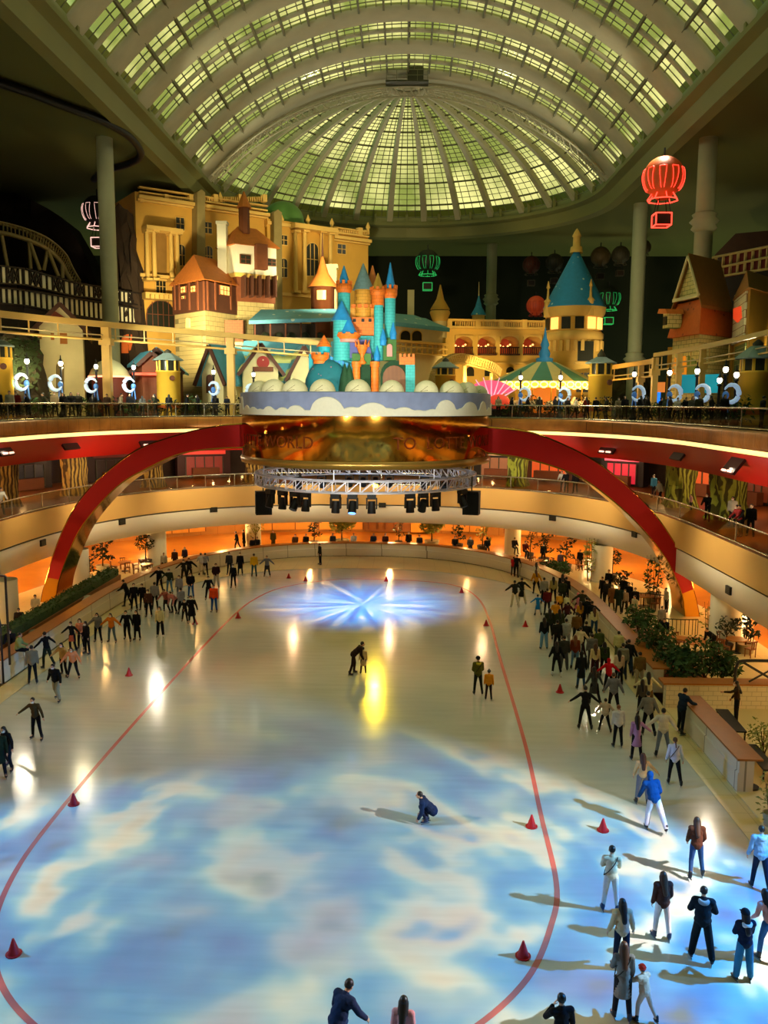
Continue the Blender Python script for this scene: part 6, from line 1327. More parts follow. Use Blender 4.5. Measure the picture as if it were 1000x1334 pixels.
def person(label, loc, yaw, pose, jk, bt, hair='s', ex='', scale=1., fem=False, det=0, group=None, skates=True, aim=None):
    """jk/bt: (style, colour[, pattern, second colour]); ex letters: m mask, u hood up, d hood down, b bag strap, r red helmet, g grey hat, c cap, n necklace band"""
    P = POSES[pose] if isinstance(pose, str) else pose; pk = pose if isinstance(pose, str) else label
    vb, vc = ((.034, .034), (.02, .022), (.009, .013))[det]; k = (pk, fem, det)
    if ('J',)+k not in CACHE: CACHE[('J',)+k] = skel(P, fem)
    J = CACHE[('J',)+k]
    o = ob('person', part(('b',)+k, lambda: body_mesh(J, fem, vb, det == 2), 'person'), SKIN); tag(o, label, 'person', group)
    o.location = loc; o.rotation_euler = (0, 0, math.radians(yaw)); o.scale = (scale,)*3
    ob('jacket' if jk[0] != 'c' else 'coat', part(('j', jk[0])+k, lambda: jacket_mesh(J, fem, vc, jk[0]), 'jacket'), cloth(*jk[1:]), o)
    ob({'k': 'skirt'}.get(bt[0], 'trousers'), part(('t', bt[0])+k, lambda: trouser_mesh(J, fem, vc, bt[0]), 'trousers'), cloth(*bt[1:]), o)
    if bt[0] == 'k': ob('leggings', part(('t', 't')+k, lambda: trouser_mesh(J, fem, vc, 't'), 'trousers'), cloth('#16161a'), o)
    hm = {'b': HAIRB, 'a': HAIRR}.get(hair[-1] if len(hair) > 1 else '', HAIRK)
    if 'u' not in ex: ob('hair', part(('h', hair[0])+k, lambda: hair_mesh(J, hair[0], .03 if det == 0 else .016), 'hair'), hm, o)
    if 'u' in ex or 'd' in ex: ob('hood', part(('o', 'u' in ex)+k, lambda: hood_mesh(J, .028 if det == 0 else .016, 'u' in ex), 'hood'), cloth(ex[ex.index('#'):] if '#' in ex else jk[1]), o)
    if 'm' in ex: ob('face_mask', part(('m',)+k, lambda: mask_mesh(J).mesh('face_mask', MASK), 'face_mask'), MASK, o)
    if ('J2',)+k not in CACHE:
        CACHE[('J2',)+k] = tuple(tuple(q.mesh('skate', BOOT) for q in boot_mesh(J, i)) for i in (0, 1))
    for b, bl in CACHE[('J2',)+k]:
        bo = ob('skate' if skates else 'shoe', b, BOOTB if 'B' in ex else BOOTW if 'W' in ex else BOOT, o)
        if skates: ob('blade', bl, BLADE, bo)
    H, hd, T = J['H'], J['head'], J['T']
    if det == 2:
        for s in (-1, 1): m = MB(); ell(m, hd+H@Vector((s*.031, .078, .012)), (.013, .009, .007), H, 8, 5); ob('eye', m.mesh('eye', M('eye_dark', '#1a1210', .3)), M('eye_dark'), o)
    if 'r' in ex or 'g' in ex or 'c' in ex:
        m = MB(); t = MB(); t.sphere((0, 0, 0), (.108, .12, .115), 16, 8, -.15); m.add([hd+H@Vector((0, -.012, .035))+H@Vector(v) for v in t.v], t.f, True)
        if 'r' in ex:
            for s in (-1, 0, 1): m.tube([hd+H@Vector((s*.05, -.012+.118*math.cos(a), .04+.118*math.sin(a)*(.9 if s else 1))) for a in [.2+2.7*i/8 for i in range(9)]], .012, 5)
        if 'c' in ex: m.box(hd+H@Vector((0, .13, .03)), (.13, .1, .015), rot=H)
        if 'g' in ex: ell(m, hd+H@Vector((0, -.02, .16)), (.03, .03, .03))
        ob('helmet' if 'r' in ex else 'hat', m.mesh('hat', MASK), M('helmet_red', '#cc2a1a', .3) if 'r' in ex else cloth('#4a5058') if 'g' in ex else cloth('#14161c'), o)
    if 'b' in ex:
        m = MB(); P_ = [J['pel']+T@Vector(v) for v in ((-.19, 0, .0), (-.1, -.16, .17), (.04, -.165, .36), (.13, -.08, .5), (.12, .05, .5), (0, .165, .36), (-.12, .16, .15), (-.19, 0, 0))]; m.tube(smoothpts(P_, 3), .012, 5); ob('bag_strap', m.mesh('bag_strap', BOOT), cloth('#2a2624'), o)
    return o
def P_(label, px, py, yaw, pose, jk, bt, hair='s', ex='', scale=1., fem=False, det=0, z=.0, **kw):
    p = G(px, py, z); cx, cy, a, b = -3.6, 49., 15.0, 22.6; sk = kw.get('skates', True)
    if p.y > 36.2 and (z == 0 or not sk):        # keep feet on their own side of the barrier
        f = lambda o: (abs(p.x-cx)/(a+o))**2.4+(max(0, p.y-cy)/(b+o))**2.4
        o = -.38 if sk else 1.25; k = 0
        while (f(o) > 1 if sk else f(o) < 1) and k < 200:
            d = Vector((cx-p.x, (cy-p.y) if p.y > cy else 0, 0)).normalized()*(.03 if sk else -.03); p += d; k += 1
    return person(label, p, yaw, pose, jk, bt, hair, ex, scale, fem, det, **kw)
BK, NV, GY, DG, OL, CR, WT, JE, PK, OR, RD, BR, YL_, CHR = '#15151a', '#18233f', '#8b8985', '#3b3d3f', '#3c4226', '#d8c9a2', '#dedcd6', '#5a7fa8', '#d98c9a', '#e0662a', '#a8161c', '#4a2e20', '#d8a02a', '#26262b'
def PP(rows, det, **kw):
    for r in rows: 
        k = dict(r[-1]) if isinstance(r[-1], dict) else {}; r = r[:-1] if isinstance(r[-1], dict) else r
        P_(*r, **{**dict(det=det), **kw, **k})
# near skaters, each with a pose of its own
PP([
 ('man in cream top and cream trousers with a dark shoulder strap, arms folded', 794, 1188, -8, (3, 0, 0, (4, 8), ((2, 6, 3), (0, 6, 3)), ((28, 8, 95, 60), (26, 6, 95, 60))), ('s', '#d3c2a0'), ('t', '#cfc8bc'), 's', 'bB', 1.0),
 ('woman with long brown hair, brown jacket and white trousers in the foreground', 861, 1224, 5, (5, 0, 0, (4, 0), ((10, 4, 10), (-4, 5, 3)), ((6, 8, 20, 10), (8, 10, 36, 20))), ('p', '#4a2b22'), ('t', '#dcd3d0'), 'lb', 'B', .97, {'fem': True}),
 ('woman in brown padded jacket and blue jeans gliding near the reflection at right', 905, 1142, -6, (10, 0, 0, (8, 0), ((-6, 7, 20), (6, 8, 12)), ((12, 12, 40, 15), (14, 14, 40, 15))), ('p', '#54301f'), ('t', '#2c4a74'), 'lb', '', .95, {'fem': True}),
 ('man in all dark navy with wide trousers, bent arms, in the right foreground', 912, 1252, -14, (8, 0, 0, (6, 0), ((8, 8, 10), (-6, 10, 6)), ((24, 20, 62, 30), (22, 22, 66, 30))), ('p', '#161d24'), ('w', '#16191c'), 's', 'd#8a9298', 1.02),
 ('woman with long black hair, white-hooded navy jacket and teal wide trousers at right', 967, 1278, 3, (4, 0, 0, (6, 0), ((2, 5, 3), (0, 5, 3)), ((24, 8, 70, 40), (24, 8, 70, 40))), ('p', '#141c2e'), ('w', '#2f6f8c'), 'l', 'd#d8d4cc', .95, {'fem': True}),
 ('man in pale blue hoodie and navy trousers skating at the right edge', 988, 1159, -8, (8, 0, 0, (2, 0), ((10, 5, 8), (-8, 8, 6)), ((4, 14, 24, 5), (10, 14, 20, 5))), ('p', '#7fa3c4'), ('t', '#1a2438'), 's', 'd', 1.0),
 ('skater in pink top and blue jeans cut by the right edge of the picture', 999, 1252, 10, (14, -6, 0, (4, 0), ((12, 6, 14), (-12, 12, 16)), ((20, 16, 40, 10), (10, 16, 24, 10))), ('s', '#c78f86'), ('t', '#2b5a8c'), 'l', '', .98, {'fem': True}),
 ('woman in beige jacket with long black hair and dark jeans in lower right', 808, 1262, 5, (4, 0, 0, (6, 0), ((3, 4, 4), (-2, 4, 4)), ((4, 16, 18, 5), (6, 18, 16, 5))), ('p', '#c9ad7e'), ('t', '#1c2434'), 'l', '', .95, {'fem': True}),
 ('woman in long grey coat with a shoulder strap beside the child in red helmet', 809, 1329, -4, (3, 0, 0, (8, 0), ((4, 4, 4), (-3, 4, 4)), ((20, 12, 50, 20), (8, 8, 20, 10))), ('c', '#6c6a66'), ('t', '#1a1a1e'), 'lb', 'b', .98, {'fem': True}),
 ('small child in beige suit and red helmet holding an arm out in lower right', 838, 1331, 30, (12, 0, 0, (0, 0), ((16, 8, 20), (-12, 12, 16)), ((60, 10, 50, 20), (40, 16, 40, 10))), ('p', '#c9b39e'), ('t', '#c9b39e'), 's', 'r', .70),
 ('dark-clothed person raising a hand at the bottom edge, cut at the shoulders', 729, 1408, 10, (4, 0, 0, (4, 0), ((3, 5, 4), (0, 5, 4)), ((40, 20, 120, 30), (6, 10, 20, 10))), ('s', '#1a1512'), ('t', '#16161a'), 's', '', 1.0),
 ('man in navy jacket crouching and leaning right at the bottom edge', 438, 1385, -40, (30, 0, 0, (10, 0), ((60, 10, 80), (40, 14, 70)), ((30, 20, 30, 0), (52, 26, 16, 0))), ('p', '#1c2a48'), ('t', '#1f3358'), 's', '', 1.05),
 ('woman with long dark hair and pink top cut off at the bottom centre', 524, 1408, -10, 'stand', ('s', '#c98f94'), ('t', '#23262e'), 'l', '', .97, {'fem': True}),
 ('man in dark navy squatting low with hands at his feet on the blue-lit ice', 564, 1073, 82, 'crouch', ('p', '#1a2a48'), ('t', '#18243e'), 's', 'B', 1.0),
 ('skater in blue sweater and white trousers leaning left behind the girl', 850, 1081, -4, (22, -10, 0, (4, 0), ((10, 6, 16), (-20, 16, 12)), ((30, 28, 20, 0), (14, 10, 50, 30))), ('p', '#1c4a7a'), ('w', '#d5d5dc'), 's', 'u', 1.02),
 ('girl with long brown hair in patterned yellow sweater behind the blue-sweater skater', 835, 1048, -6, (5, 0, 0, (4, 0), ((6, 5, 8), (-4, 6, 6)), ((10, 12, 20, 5), (14, 44, 12, 0))), ('s', '#d8b078', 'spots', '#8a4a2a'), ('t', '#6f7078'), 'lb', '', .97, {'fem': True}),
 ('girl in white jacket with brown hair and black leggings gliding at right', 877, 1022, -12, (14, 0, 0, (6, 0), ((12, 6, 22), (-14, 10, 8)), ((4, 14, 20, 5), (4, 16, 22, 5))), ('p', '#d5d8e4'), ('t', '#17181d'), 'pb', 'b', .93, {'fem': True}),
 ('man in dark blue jacket leaning on the end of the brown-topped barrier', 886, 956, -62, (10, 0, 0, (6, 0), ((8, 6, 8), (-8, 8, 6)), ((58, 20, 16, 0), (54, 10, 24, 0))), ('p', '#182a3e'), ('t', '#15171c'), 's', '', 1.05),
 ('man in cream sweater and grey trousers holding hands with the woman in lilac', 862, 984, -10, (10, 0, 0, (2, 0), ((-8, 10, 10), (12, 12, 24)), ((8, 46, 14, 0), (4, 36, 10, 0))), ('p', '#d8ccae'), ('t', '#7c8590'), 's', '', 1.02),
 ('woman in long lilac coat with black leggings holding the cream-sweater man by hand', 828, 990, -4, (5, 0, 0, (4, 0), ((2, 5, 5), (0, 6, 5)), ((4, 8, 16, 10), (14, 50, 10, 0))), ('c', '#b684b0'), ('t', '#15161c'), 'l', '', .95, {'fem': True}),
], 2)
P_('woman in dark brown top standing on the cream skate floor pointing left', 958, 941, 75, 'point', ('s', '#3a2a1c'), ('w', '#1c1716'), 'l', 'mW', .98, True, 2, .06)
# middle distance
PP([
 ('man in grey sweater behind the woman in lilac', 843, 958, -4, 'glide', ('p', '#7d7a70'), ('t', BK), 's', ''),
 ('teenager in white hoodie with reddish hair and black trousers', 804, 973, 2, 'stand', ('p', '#d0d0cc'), ('t', '#1b1c20'), 'sa', 'd', .92),
 ('child in beige jacket with dark sleeves holding the black-clad man by the hand', 787, 953, -6, 'wobble', ('p', '#b8a68c'), ('t', BK), 's', '', .78),
 ('man all in black with arms held out, left of the child in beige', 761, 950, -4, 'wide', ('s', '#17171a'), ('t', '#131316'), 's', '', 1.0),
 ('man in grey sweater with black trousers between red jacket and white hoodie', 798, 930, -4, 'glide', ('p', '#75757a'), ('t', BK), 'sb', ''),
 ('skater in bright red jacket inside the right-hand crowd', 792, 902, 4, 'wide', ('p', '#b8121a'), ('t', BK), 's', 'u', .88, {'fem': True}),
 ('woman in dark grey coat with long black hair in the right crowd', 773, 918, 2, 'glide', ('c', '#3c3c38'), ('t', BK), 'l', '', .95, {'fem': True}),
 ('person in long black coat and blue jeans in the right crowd', 756, 898, 2, 'stand', ('c', '#17191a'), ('t', '#2f4f70'), 's', 'u', .98),
 ('woman in cream puffer jacket with arms spread by the right barrier', 843, 926, -10, 'wide', ('p', '#d8cc9a'), ('t', '#7a5a34'), 'l', '', .95, {'fem': True}),
 ('dark-haired child with a white band right behind the grey-sweater man', 835, 934, -4, 'stand', ('s', '#54483a'), ('t', BK), 'l', '', .9, {'fem': True}),
 ('person in olive-brown padded jacket next to the right barrier', 837, 898, -4, 'stand', ('p', '#6a5428'), ('t', '#a89878'), 's', '', .98),
 ('woman in black jacket striding left of the rust-jacket skater', 724, 881, -4, 'glide', ('p', '#15171a'), ('t', '#131316'), 'l', 'W', .96, {'fem': True}),
 ('person in dark grey hoodie and grey trousers left of the rust jacket', 734, 874, 0, 'stand', ('p', '#34352f'), ('w', '#4c4d4e'), 's', '', .98),
 ('woman with auburn hair in rust jacket and pale jeans', 748, 872, -6, 'stand', ('p', '#7a3416'), ('t', '#6a8cae'), 'la', '', .96, {'fem': True}),
 ('woman in cream sweater with long brown hair and dark red trousers', 774, 884, 0, 'stand', ('s', '#d9c48c'), ('t', '#3a1416'), 'lb', '', .95, {'fem': True}),
 ('woman in dark green jacket and black leggings in the right crowd', 786, 882, 0, 'stand', ('p', '#34401f'), ('t', BK), 'l', 'd', .96, {'fem': True}),
 ('man in plain grey jacket behind the cream-sweater woman', 770, 872, 0, 'stand', ('p', '#6e6a64'), ('t', DG), 's', '', 1.0),
 ('man in grey hooded jacket near the right barrier bushes', 810, 886, -8, 'stand', ('p', '#83826f'), ('t', '#22303f'), 's', 'd', 1.0),
 ('man in black jacket between the grey hood and the small navy skater', 819, 880, -12, 'glide', ('p', '#191b18'), ('t', '#22303f'), 's', '', 1.0),
 ('small skater in dark navy closest to the right barrier bushes', 827, 877, -12, 'glide', ('s', '#161b22'), ('t', '#223040'), 's', '', .9),
 ('woman in cream and pink jacket in front of the grey-hooded man', 805, 893, -6, 'stand', ('p', '#d0b89a', 'spots', '#b07a70'), ('t', BK), 'l', '', .94, {'fem': True}),
 ('skater in pale yellow jacket by the right barrier', 819, 864, -10, 'stand', ('p', '#d8d08c'), ('t', '#5a5a3a'), 's', '', .92),
 ('woman in black jacket and sky blue jeans at the left edge of the crowd', 708, 846, 4, 'stand', ('p', '#15181a'), ('w', '#6f9cc0'), 'l', '', .97, {'fem': True}),
 ('person in dark olive jacket just behind the sky blue jeans', 715, 834, 4, 'stand', ('p', '#2b301d'), ('t', '#191b1a'), 'l', '', 1.0),
 ('person in black jacket behind the dark grey hoodie', 725, 850, 0, 'stand', ('p', '#1b1c18'), ('t', BK), 's', '', .97),
 ('person in light grey jacket behind the rust jacket', 737, 848, 0, 'walk', ('p', '#a8a69a'), ('t', '#8a8a84'), 's', '', .98),
 ('man in tan-brown jacket in the middle of the crowd', 750, 840, -4, 'stand', ('p', '#6a4a1c'), ('t', '#1f1d1c'), 's', '', 1.0),
 ('woman in cream jacket with black hair behind the auburn hair', 755, 858, -4, 'wobble', ('p', '#d8c49a'), ('t', '#2c1a1a'), 's', '', .96, {'fem': True}),
 ('person in black jacket slanting right in the middle of the crowd', 762, 853, -14, 'glide', ('p', '#161714'), ('t', '#15161c'), 's', '', 1.0),
 ('woman in pale yellow sweater and jeans with long brown hair', 773, 830, -4, 'stand', ('s', '#d8d09a'), ('t', '#2c4a66'), 'lb', '', .95, {'fem': True}),
 ('skater in black top and white trousers reaching for the right barrier', 782, 822, -10, 'link', ('s', '#16171a'), ('w', '#d0c8ac'), 's', '', .98),
 ('tall person all in black behind the tan-brown jacket', 763, 818, -2, 'stand', ('p', '#141614'), ('t', '#131416'), 's', '', 1.02),
 ('person in dark olive jacket and white trousers reaching toward barrier', 773, 806, -18, 'wide', ('p', '#2f2f1c'), ('w', '#cfc6a6'), 's', '', 1.0),
 ('child in long pink hooded coat in the crowd', 752, 802, 0, 'wobble', ('c', '#d07a86'), ('t', '#3a2024'), 's', 'u', .84, {'fem': True}),
 ('skater in mustard yellow jacket behind the olive jackets', 723, 818, 6, 'glide', ('p', '#d08a1a'), ('t', '#2c2620'), 's', '', .9),
 ('small skater in bright yellow top in front of dark green jacket', 729, 800, 0, 'bend', ('p', '#e0a020'), ('t', '#3a1a1a'), 's', '', .8),
 ('small skater in cream top beside the bright yellow top', 739, 802, 0, 'bend', ('p', '#d8cc94'), ('t', '#3a1a1c'), 's', '', .8),
 ('person in maroon jacket just right of the child in blue', 712, 802, 2, 'stand', ('p', '#5c1418'), ('t', '#1c1a1e'), 's', '', .95),
 ('child in bright blue coat with arms out', 700, 802, 6, 'wide', ('c', '#1f7ac8'), ('t', '#8a9098'), 's', '', .74),
 ('person in grey jacket and dark trousers behind the maroon jacket', 708, 787, 2, 'stand', ('p', '#8e8c80'), ('t', BK), 's', '', .98),
 ('woman in cream and olive jacket right of the grey jacket', 720, 785, -2, 'stand', ('p', '#a89a5c'), ('t', BK), 'l', '', .96, {'fem': True}),
 ('person in dark green jacket behind the small yellow top', 732, 790, -2, 'stand', ('p', '#272e1c'), ('t', '#1b1d1a'), 's', '', .98),
 ('person in black leaning near the barrier behind the pink coat', 745, 786, -10, 'stand', ('c', '#141512'), ('t', BK), 's', '', 1.0),
 ('taller person in black right against the barrier behind the pink coat', 750, 781, -16, 'stand', ('c', '#17150f'), ('t', BK), 'l', '', 1.02),
 ('woman in golden yellow jacket and black trousers at the far right of the ice', 698, 774, 8, 'glide', ('p', '#c08a1c'), ('t', BK), 'lb', '', .96, {'fem': True}),
 ('person in dark coat and cream trousers left of the couple', 670, 791, 6, 'wide', ('p', '#22251a'), ('w', '#cfc6a4'), 's', 'W', .98),
 ('person in dark coat with arms spread, right one of the couple', 679, 788, 2, 'wide', ('c', '#1f2117'), ('w', '#c2b894'), 's', 'W', 1.0),
 ('child in red jacket leaning at the far right barrier', 671, 750, -20, 'lean', ('p', '#b01a1e'), ('t', '#2a2a30'), 's', '', .85),
 ('person in black leaning at the far right barrier beside the red jacket', 677, 751, -20, 'lean', ('s', '#131312'), ('t', BK), 's', '', .98),
 ('girl in white jacket right against the far right barrier', 716, 759, -10, 'wait', ('c', '#d8d2bc'), ('t', '#c8c2aa'), 'l', '', .94, {'fem': True}),
 ('small skater in maroon top behind the pink coat', 739, 816, 0, 'wobble', ('p', '#4a1c1c'), ('t', '#2a1c1c'), 's', '', .84),
 ('small skater in mustard top with long brown hair below the pink coat', 755, 818, 0, 'stand', ('s', '#c8861c'), ('t', '#3a2c20'), 'lb', '', .88, {'fem': True}),
 ('small skater in white padded suit inside the crowd', 742, 828, -4, 'wobble', ('p', '#c4c0ac'), ('t', '#9a988a'), 's', '', .8),
 ('person in olive green jacket behind the dark green jacket', 779, 862, -4, 'stand', ('p', '#4a5426'), ('t', '#20242a'), 's', '', .95),
 ('person in dark olive jacket left of the tan-brown jacket', 728, 834, 4, 'stand', ('p', '#343a20'), ('t', '#1e201c'), 'l', '', .98),
 # left side
 ('woman in black top and white mask at the left edge of the ice', 11, 1004, 172, 'glide', ('s', '#17171a'), ('t', '#22262c'), 'l', 'm', .97, {'fem': True, 'det': 1}),
 ('person in dark green coat half cut off by the left edge', 1, 1014, 200, 'stand', ('c', '#1d2a1c'), ('t', '#1a1c22'), 's', 'm', 1.0),
 ('woman in brown sweater stretching one arm left, wearing a mask', 48, 964, 176, (8, 4, 0, (4, 0), ((6, 10, 8), (-6, 10, 8)), ((10, 24, 14, 0), (6, 58, 8, 0))), ('s', '#4a3a1e'), ('t', '#131316'), 's', 'm', .98),
 ('man in black sweater and grey trousers skating alone at left', 74, 914, 168, 'glide', ('p', '#121212'), ('w', '#8f8c78'), 's', 'm', 1.0),
 ('man in grey jacket seen from behind leaning on the left barrier', 43, 891, 20, 'stand', ('p', '#7a7660'), ('t', '#121318'), 's', '', 1.02),
 ('man in black top and dark green trousers resting an elbow on the left barrier', 62, 870, 60, 'wide', ('s', '#101214'), ('t', '#20281e'), 's', 'm', 1.02),
 ('woman in yellow-cream vest, left of the pair in orange', 83, 881, 170, 'link', ('p', '#c49a5a'), ('t', BK), 'l', 'm', .94, {'fem': True}),
 ('woman in peach orange jacket stepping right in the pair', 96, 884, 195, 'wobble', ('p', '#e08a5a'), ('t', '#14141a'), 'l', 'm', .95, {'fem': True}),
 ('woman in black and yellow top with an orange skirt at the left barrier', 95, 850, 172, 'wide', ('s', '#1c1a16'), ('k', '#d0623a'), 's', 'm', .95, {'fem': True}),
 ('woman in peach and black leaning left beside the orange skirt', 106, 846, 178, 'wait', ('s', '#d88a64'), ('t', BK), 'l', 'm', .95, {'fem': True}),
 ('woman with long black hair and black clothes beside the peach top', 114, 852, 150, 'stand', ('s', '#1a1516'), ('t', '#121216'), 'l', 'm', .98, {'fem': True}),
 ('woman in grey jacket and black trousers joining hands with the orange jacket', 128, 838, 188, 'link', ('p', '#6f6c64'), ('t', '#121216'), 'l', 'm', .96, {'fem': True}),
 ('woman in bright orange jacket and grey-blue jeans facing the camera at left', 146, 838, 180, 'wide', ('p', '#e07a1e'), ('t', '#5a6c74'), 'l', 'm', .96, {'fem': True}),
 ('man in black suit with a mask beside the woman in black coat', 166, 836, 184, 'glide', ('s', '#121215'), ('t', '#101013'), 's', 'm', 1.02),
 ('woman in short black coat beside the man in black', 179, 834, 172, 'stand', ('c', '#131215'), ('t', BK), 'l', 'm', .95, {'fem': True}),
 ('woman in cream sweater and black wide trousers with white skates', 209, 830, 178, 'stand', ('p', '#d6c690'), ('w', '#15151a'), 'l', 'mW', .98, {'fem': True}),
 ('person in black leaning over the barrier where the hedge ends', 166, 790, 90, 'lean', ('p', '#121214'), ('t', '#0f0f12'), 's', 'm', 1.0),
 ('person in black standing against the barrier where the hedge ends', 175, 796, 200, 'stand', ('s', '#121216'), ('t', '#101014'), 's', 'm', 1.0),
 ('woman in black behind the brown plaid jacket', 186, 795, 180, 'stand', ('s', '#171214'), ('t', BK), 's', 'm', .96),
 ('woman in brown plaid jacket and black leggings', 194, 804, 180, 'stand', ('p', '#4a2a1c', 'spots', '#8a6a4a'), ('t', '#101014'), 's', 'm', .96, {'fem': True}),
 ('man in grey jacket seen from behind near the left barrier', 202, 795, 10, 'stand', ('p', '#7d7f80'), ('t', '#14161c'), 's', '', 1.0),
 ('person in black with arms held out by the barrier corner', 208, 772, 184, 'wide', ('p', '#0f1012'), ('t', '#101014'), 's', 'm', 1.02),
 ('man in dark green sweater and blue jeans with one arm out', 221, 774, 186, 'link', ('s', '#2c3420'), ('t', '#5a7f9a'), 's', 'm', 1.0),
 ('woman in pale grey jacket in front of the black-clad trio', 234, 782, 180, 'stand', ('p', '#8f8a94'), ('t', '#6f6c74'), 's', 'm', .95, {'fem': True}),
 ('person in dark clothes with arms spread near the far barrier', 240, 759, 180, 'wide', ('s', '#20201c'), ('t', '#1c1d1c'), 's', 'm', .98),
 ('person in black hunched behind the black jacket and blue jeans', 247, 757, 184, 'wide', ('p', '#101115'), ('t', '#121418'), 's', 'm', .98),
 ('man in black jacket and blue jeans', 249, 780, 184, 'wait', ('p', '#121316'), ('t', '#2c5a9a'), 's', 'm', 1.0),
 ('woman in pink plaid with dark skirt bending, left of two', 217, 798, 172, 'wobble', ('p', '#a05a50', 'spots', '#5a2420'), ('k', '#2a2420'), 's', '', .92, {'fem': True}),
 ('woman in pink striped jacket bending, right of two', 228, 799, 160, 'bend', ('p', '#c07a74', 'spots', '#6a2c2c'), ('t', BK), 's', '', .96, {'fem': True}),
 ('person in grey jacket and black trousers turned away beside the pink pair', 237, 801, 40, 'walk', ('p', '#80828a'), ('t', '#14151a'), 's', '', .96),
 ('small skater in black holding the man in the long black coat', 241, 812, 190, 'glide', ('s', '#141418'), ('t', '#14141a'), 's', 'm', .85),
 ('tall man in black with white skates by a red cone', 250, 815, 184, 'glide', ('c', '#121114'), ('t', '#0f0f12'), 's', 'mW', 1.05),
 ('man in bright orange-red jacket and blue jeans facing the camera', 279, 798, 176, 'stand', ('p', '#e04a18'), ('t', '#1c4a9a'), 's', 'm', 1.0),
 ('person in navy black behind the orange-red jacket', 272, 784, 190, 'glide', ('s', '#12161c'), ('t', '#12151c'), 's', 'm', 1.0),
 ('man in maroon jacket and white trousers', 282, 766, 180, 'wait', ('p', '#2c1414'), ('w', '#b8b0a0'), 's', 'm', 1.0),
 ('person in pale grey jacket and white trousers against the far left barrier', 263, 750, 30, 'lean', ('p', '#b8b4ae'), ('t', '#cfc9b4'), 's', '', .98),
 ('person in dark trousers beside the pale grey jacket at the barrier', 267.5, 750, 10, 'lean', ('s', '#8a8684'), ('t', '#16161a'), 's', '', .98),
 ('person in black standing in front of two others near the far barrier', 304, 766, 176, 'stand', ('s', '#121318'), ('t', '#15151a'), 's', 'm', .96),
 ('person in dark grey jacket, left of two near the far barrier', 299, 749, 176, 'stand', ('p', '#3a3a3c'), ('t', '#1a1a1e'), 's', 'm', .98),
 ('person in long black coat, right of two near the far barrier', 313, 750, 184, 'stand', ('c', '#141416'), ('t', '#15151a'), 's', 'm', 1.0),
 ('person in yellow jacket and teal jeans seen from behind at far left', 331, 752, 10, 'stand', ('p', '#e0b01c'), ('t', '#2c5a66'), 's', '', 1.0),
 ('woman in grey jacket and dark skirt right of the yellow jacket', 348, 752, 180, 'wide', ('p', '#70727c'), ('k', '#2c2c30'), 's', '', .94, {'fem': True}),
 ('lone skater in black at the far centre of the ice', 417, 736, 120, 'stand', ('s', '#14181c'), ('t', '#14161c'), 's', '', 1.0),
 ('man in dark brown bending toward a child by the yellow reflection', 460, 879, -75, (48, 0, 0, (-20, 0), ((14, 7, 18), (-10, 8, 10)), ((50, 10, 20, 10), (46, 12, 30, 10))), ('p', '#2c1c14'), ('t', '#2a1c16'), 's', '', 1.02),
 ('child in cream coat held by the bending man on the ice', 473, 878, 10, 'stand', ('c', '#cdb078'), ('t', '#3a2018'), 's', '', .74),
 ('adult in yellow hoodie and dark vest skating beside a small child in centre', 622, 905, 4, 'wait', ('p', '#5a5a1c'), ('t', '#22261c'), 's', 'd#c8b830', .98),
 ('small child in yellow-orange jacket and grey pom-pom hat at centre', 636, 912, -8, 'stand', ('p', '#e0921c'), ('t', '#2a1c1c'), 's', 'g', .76),
], 1)
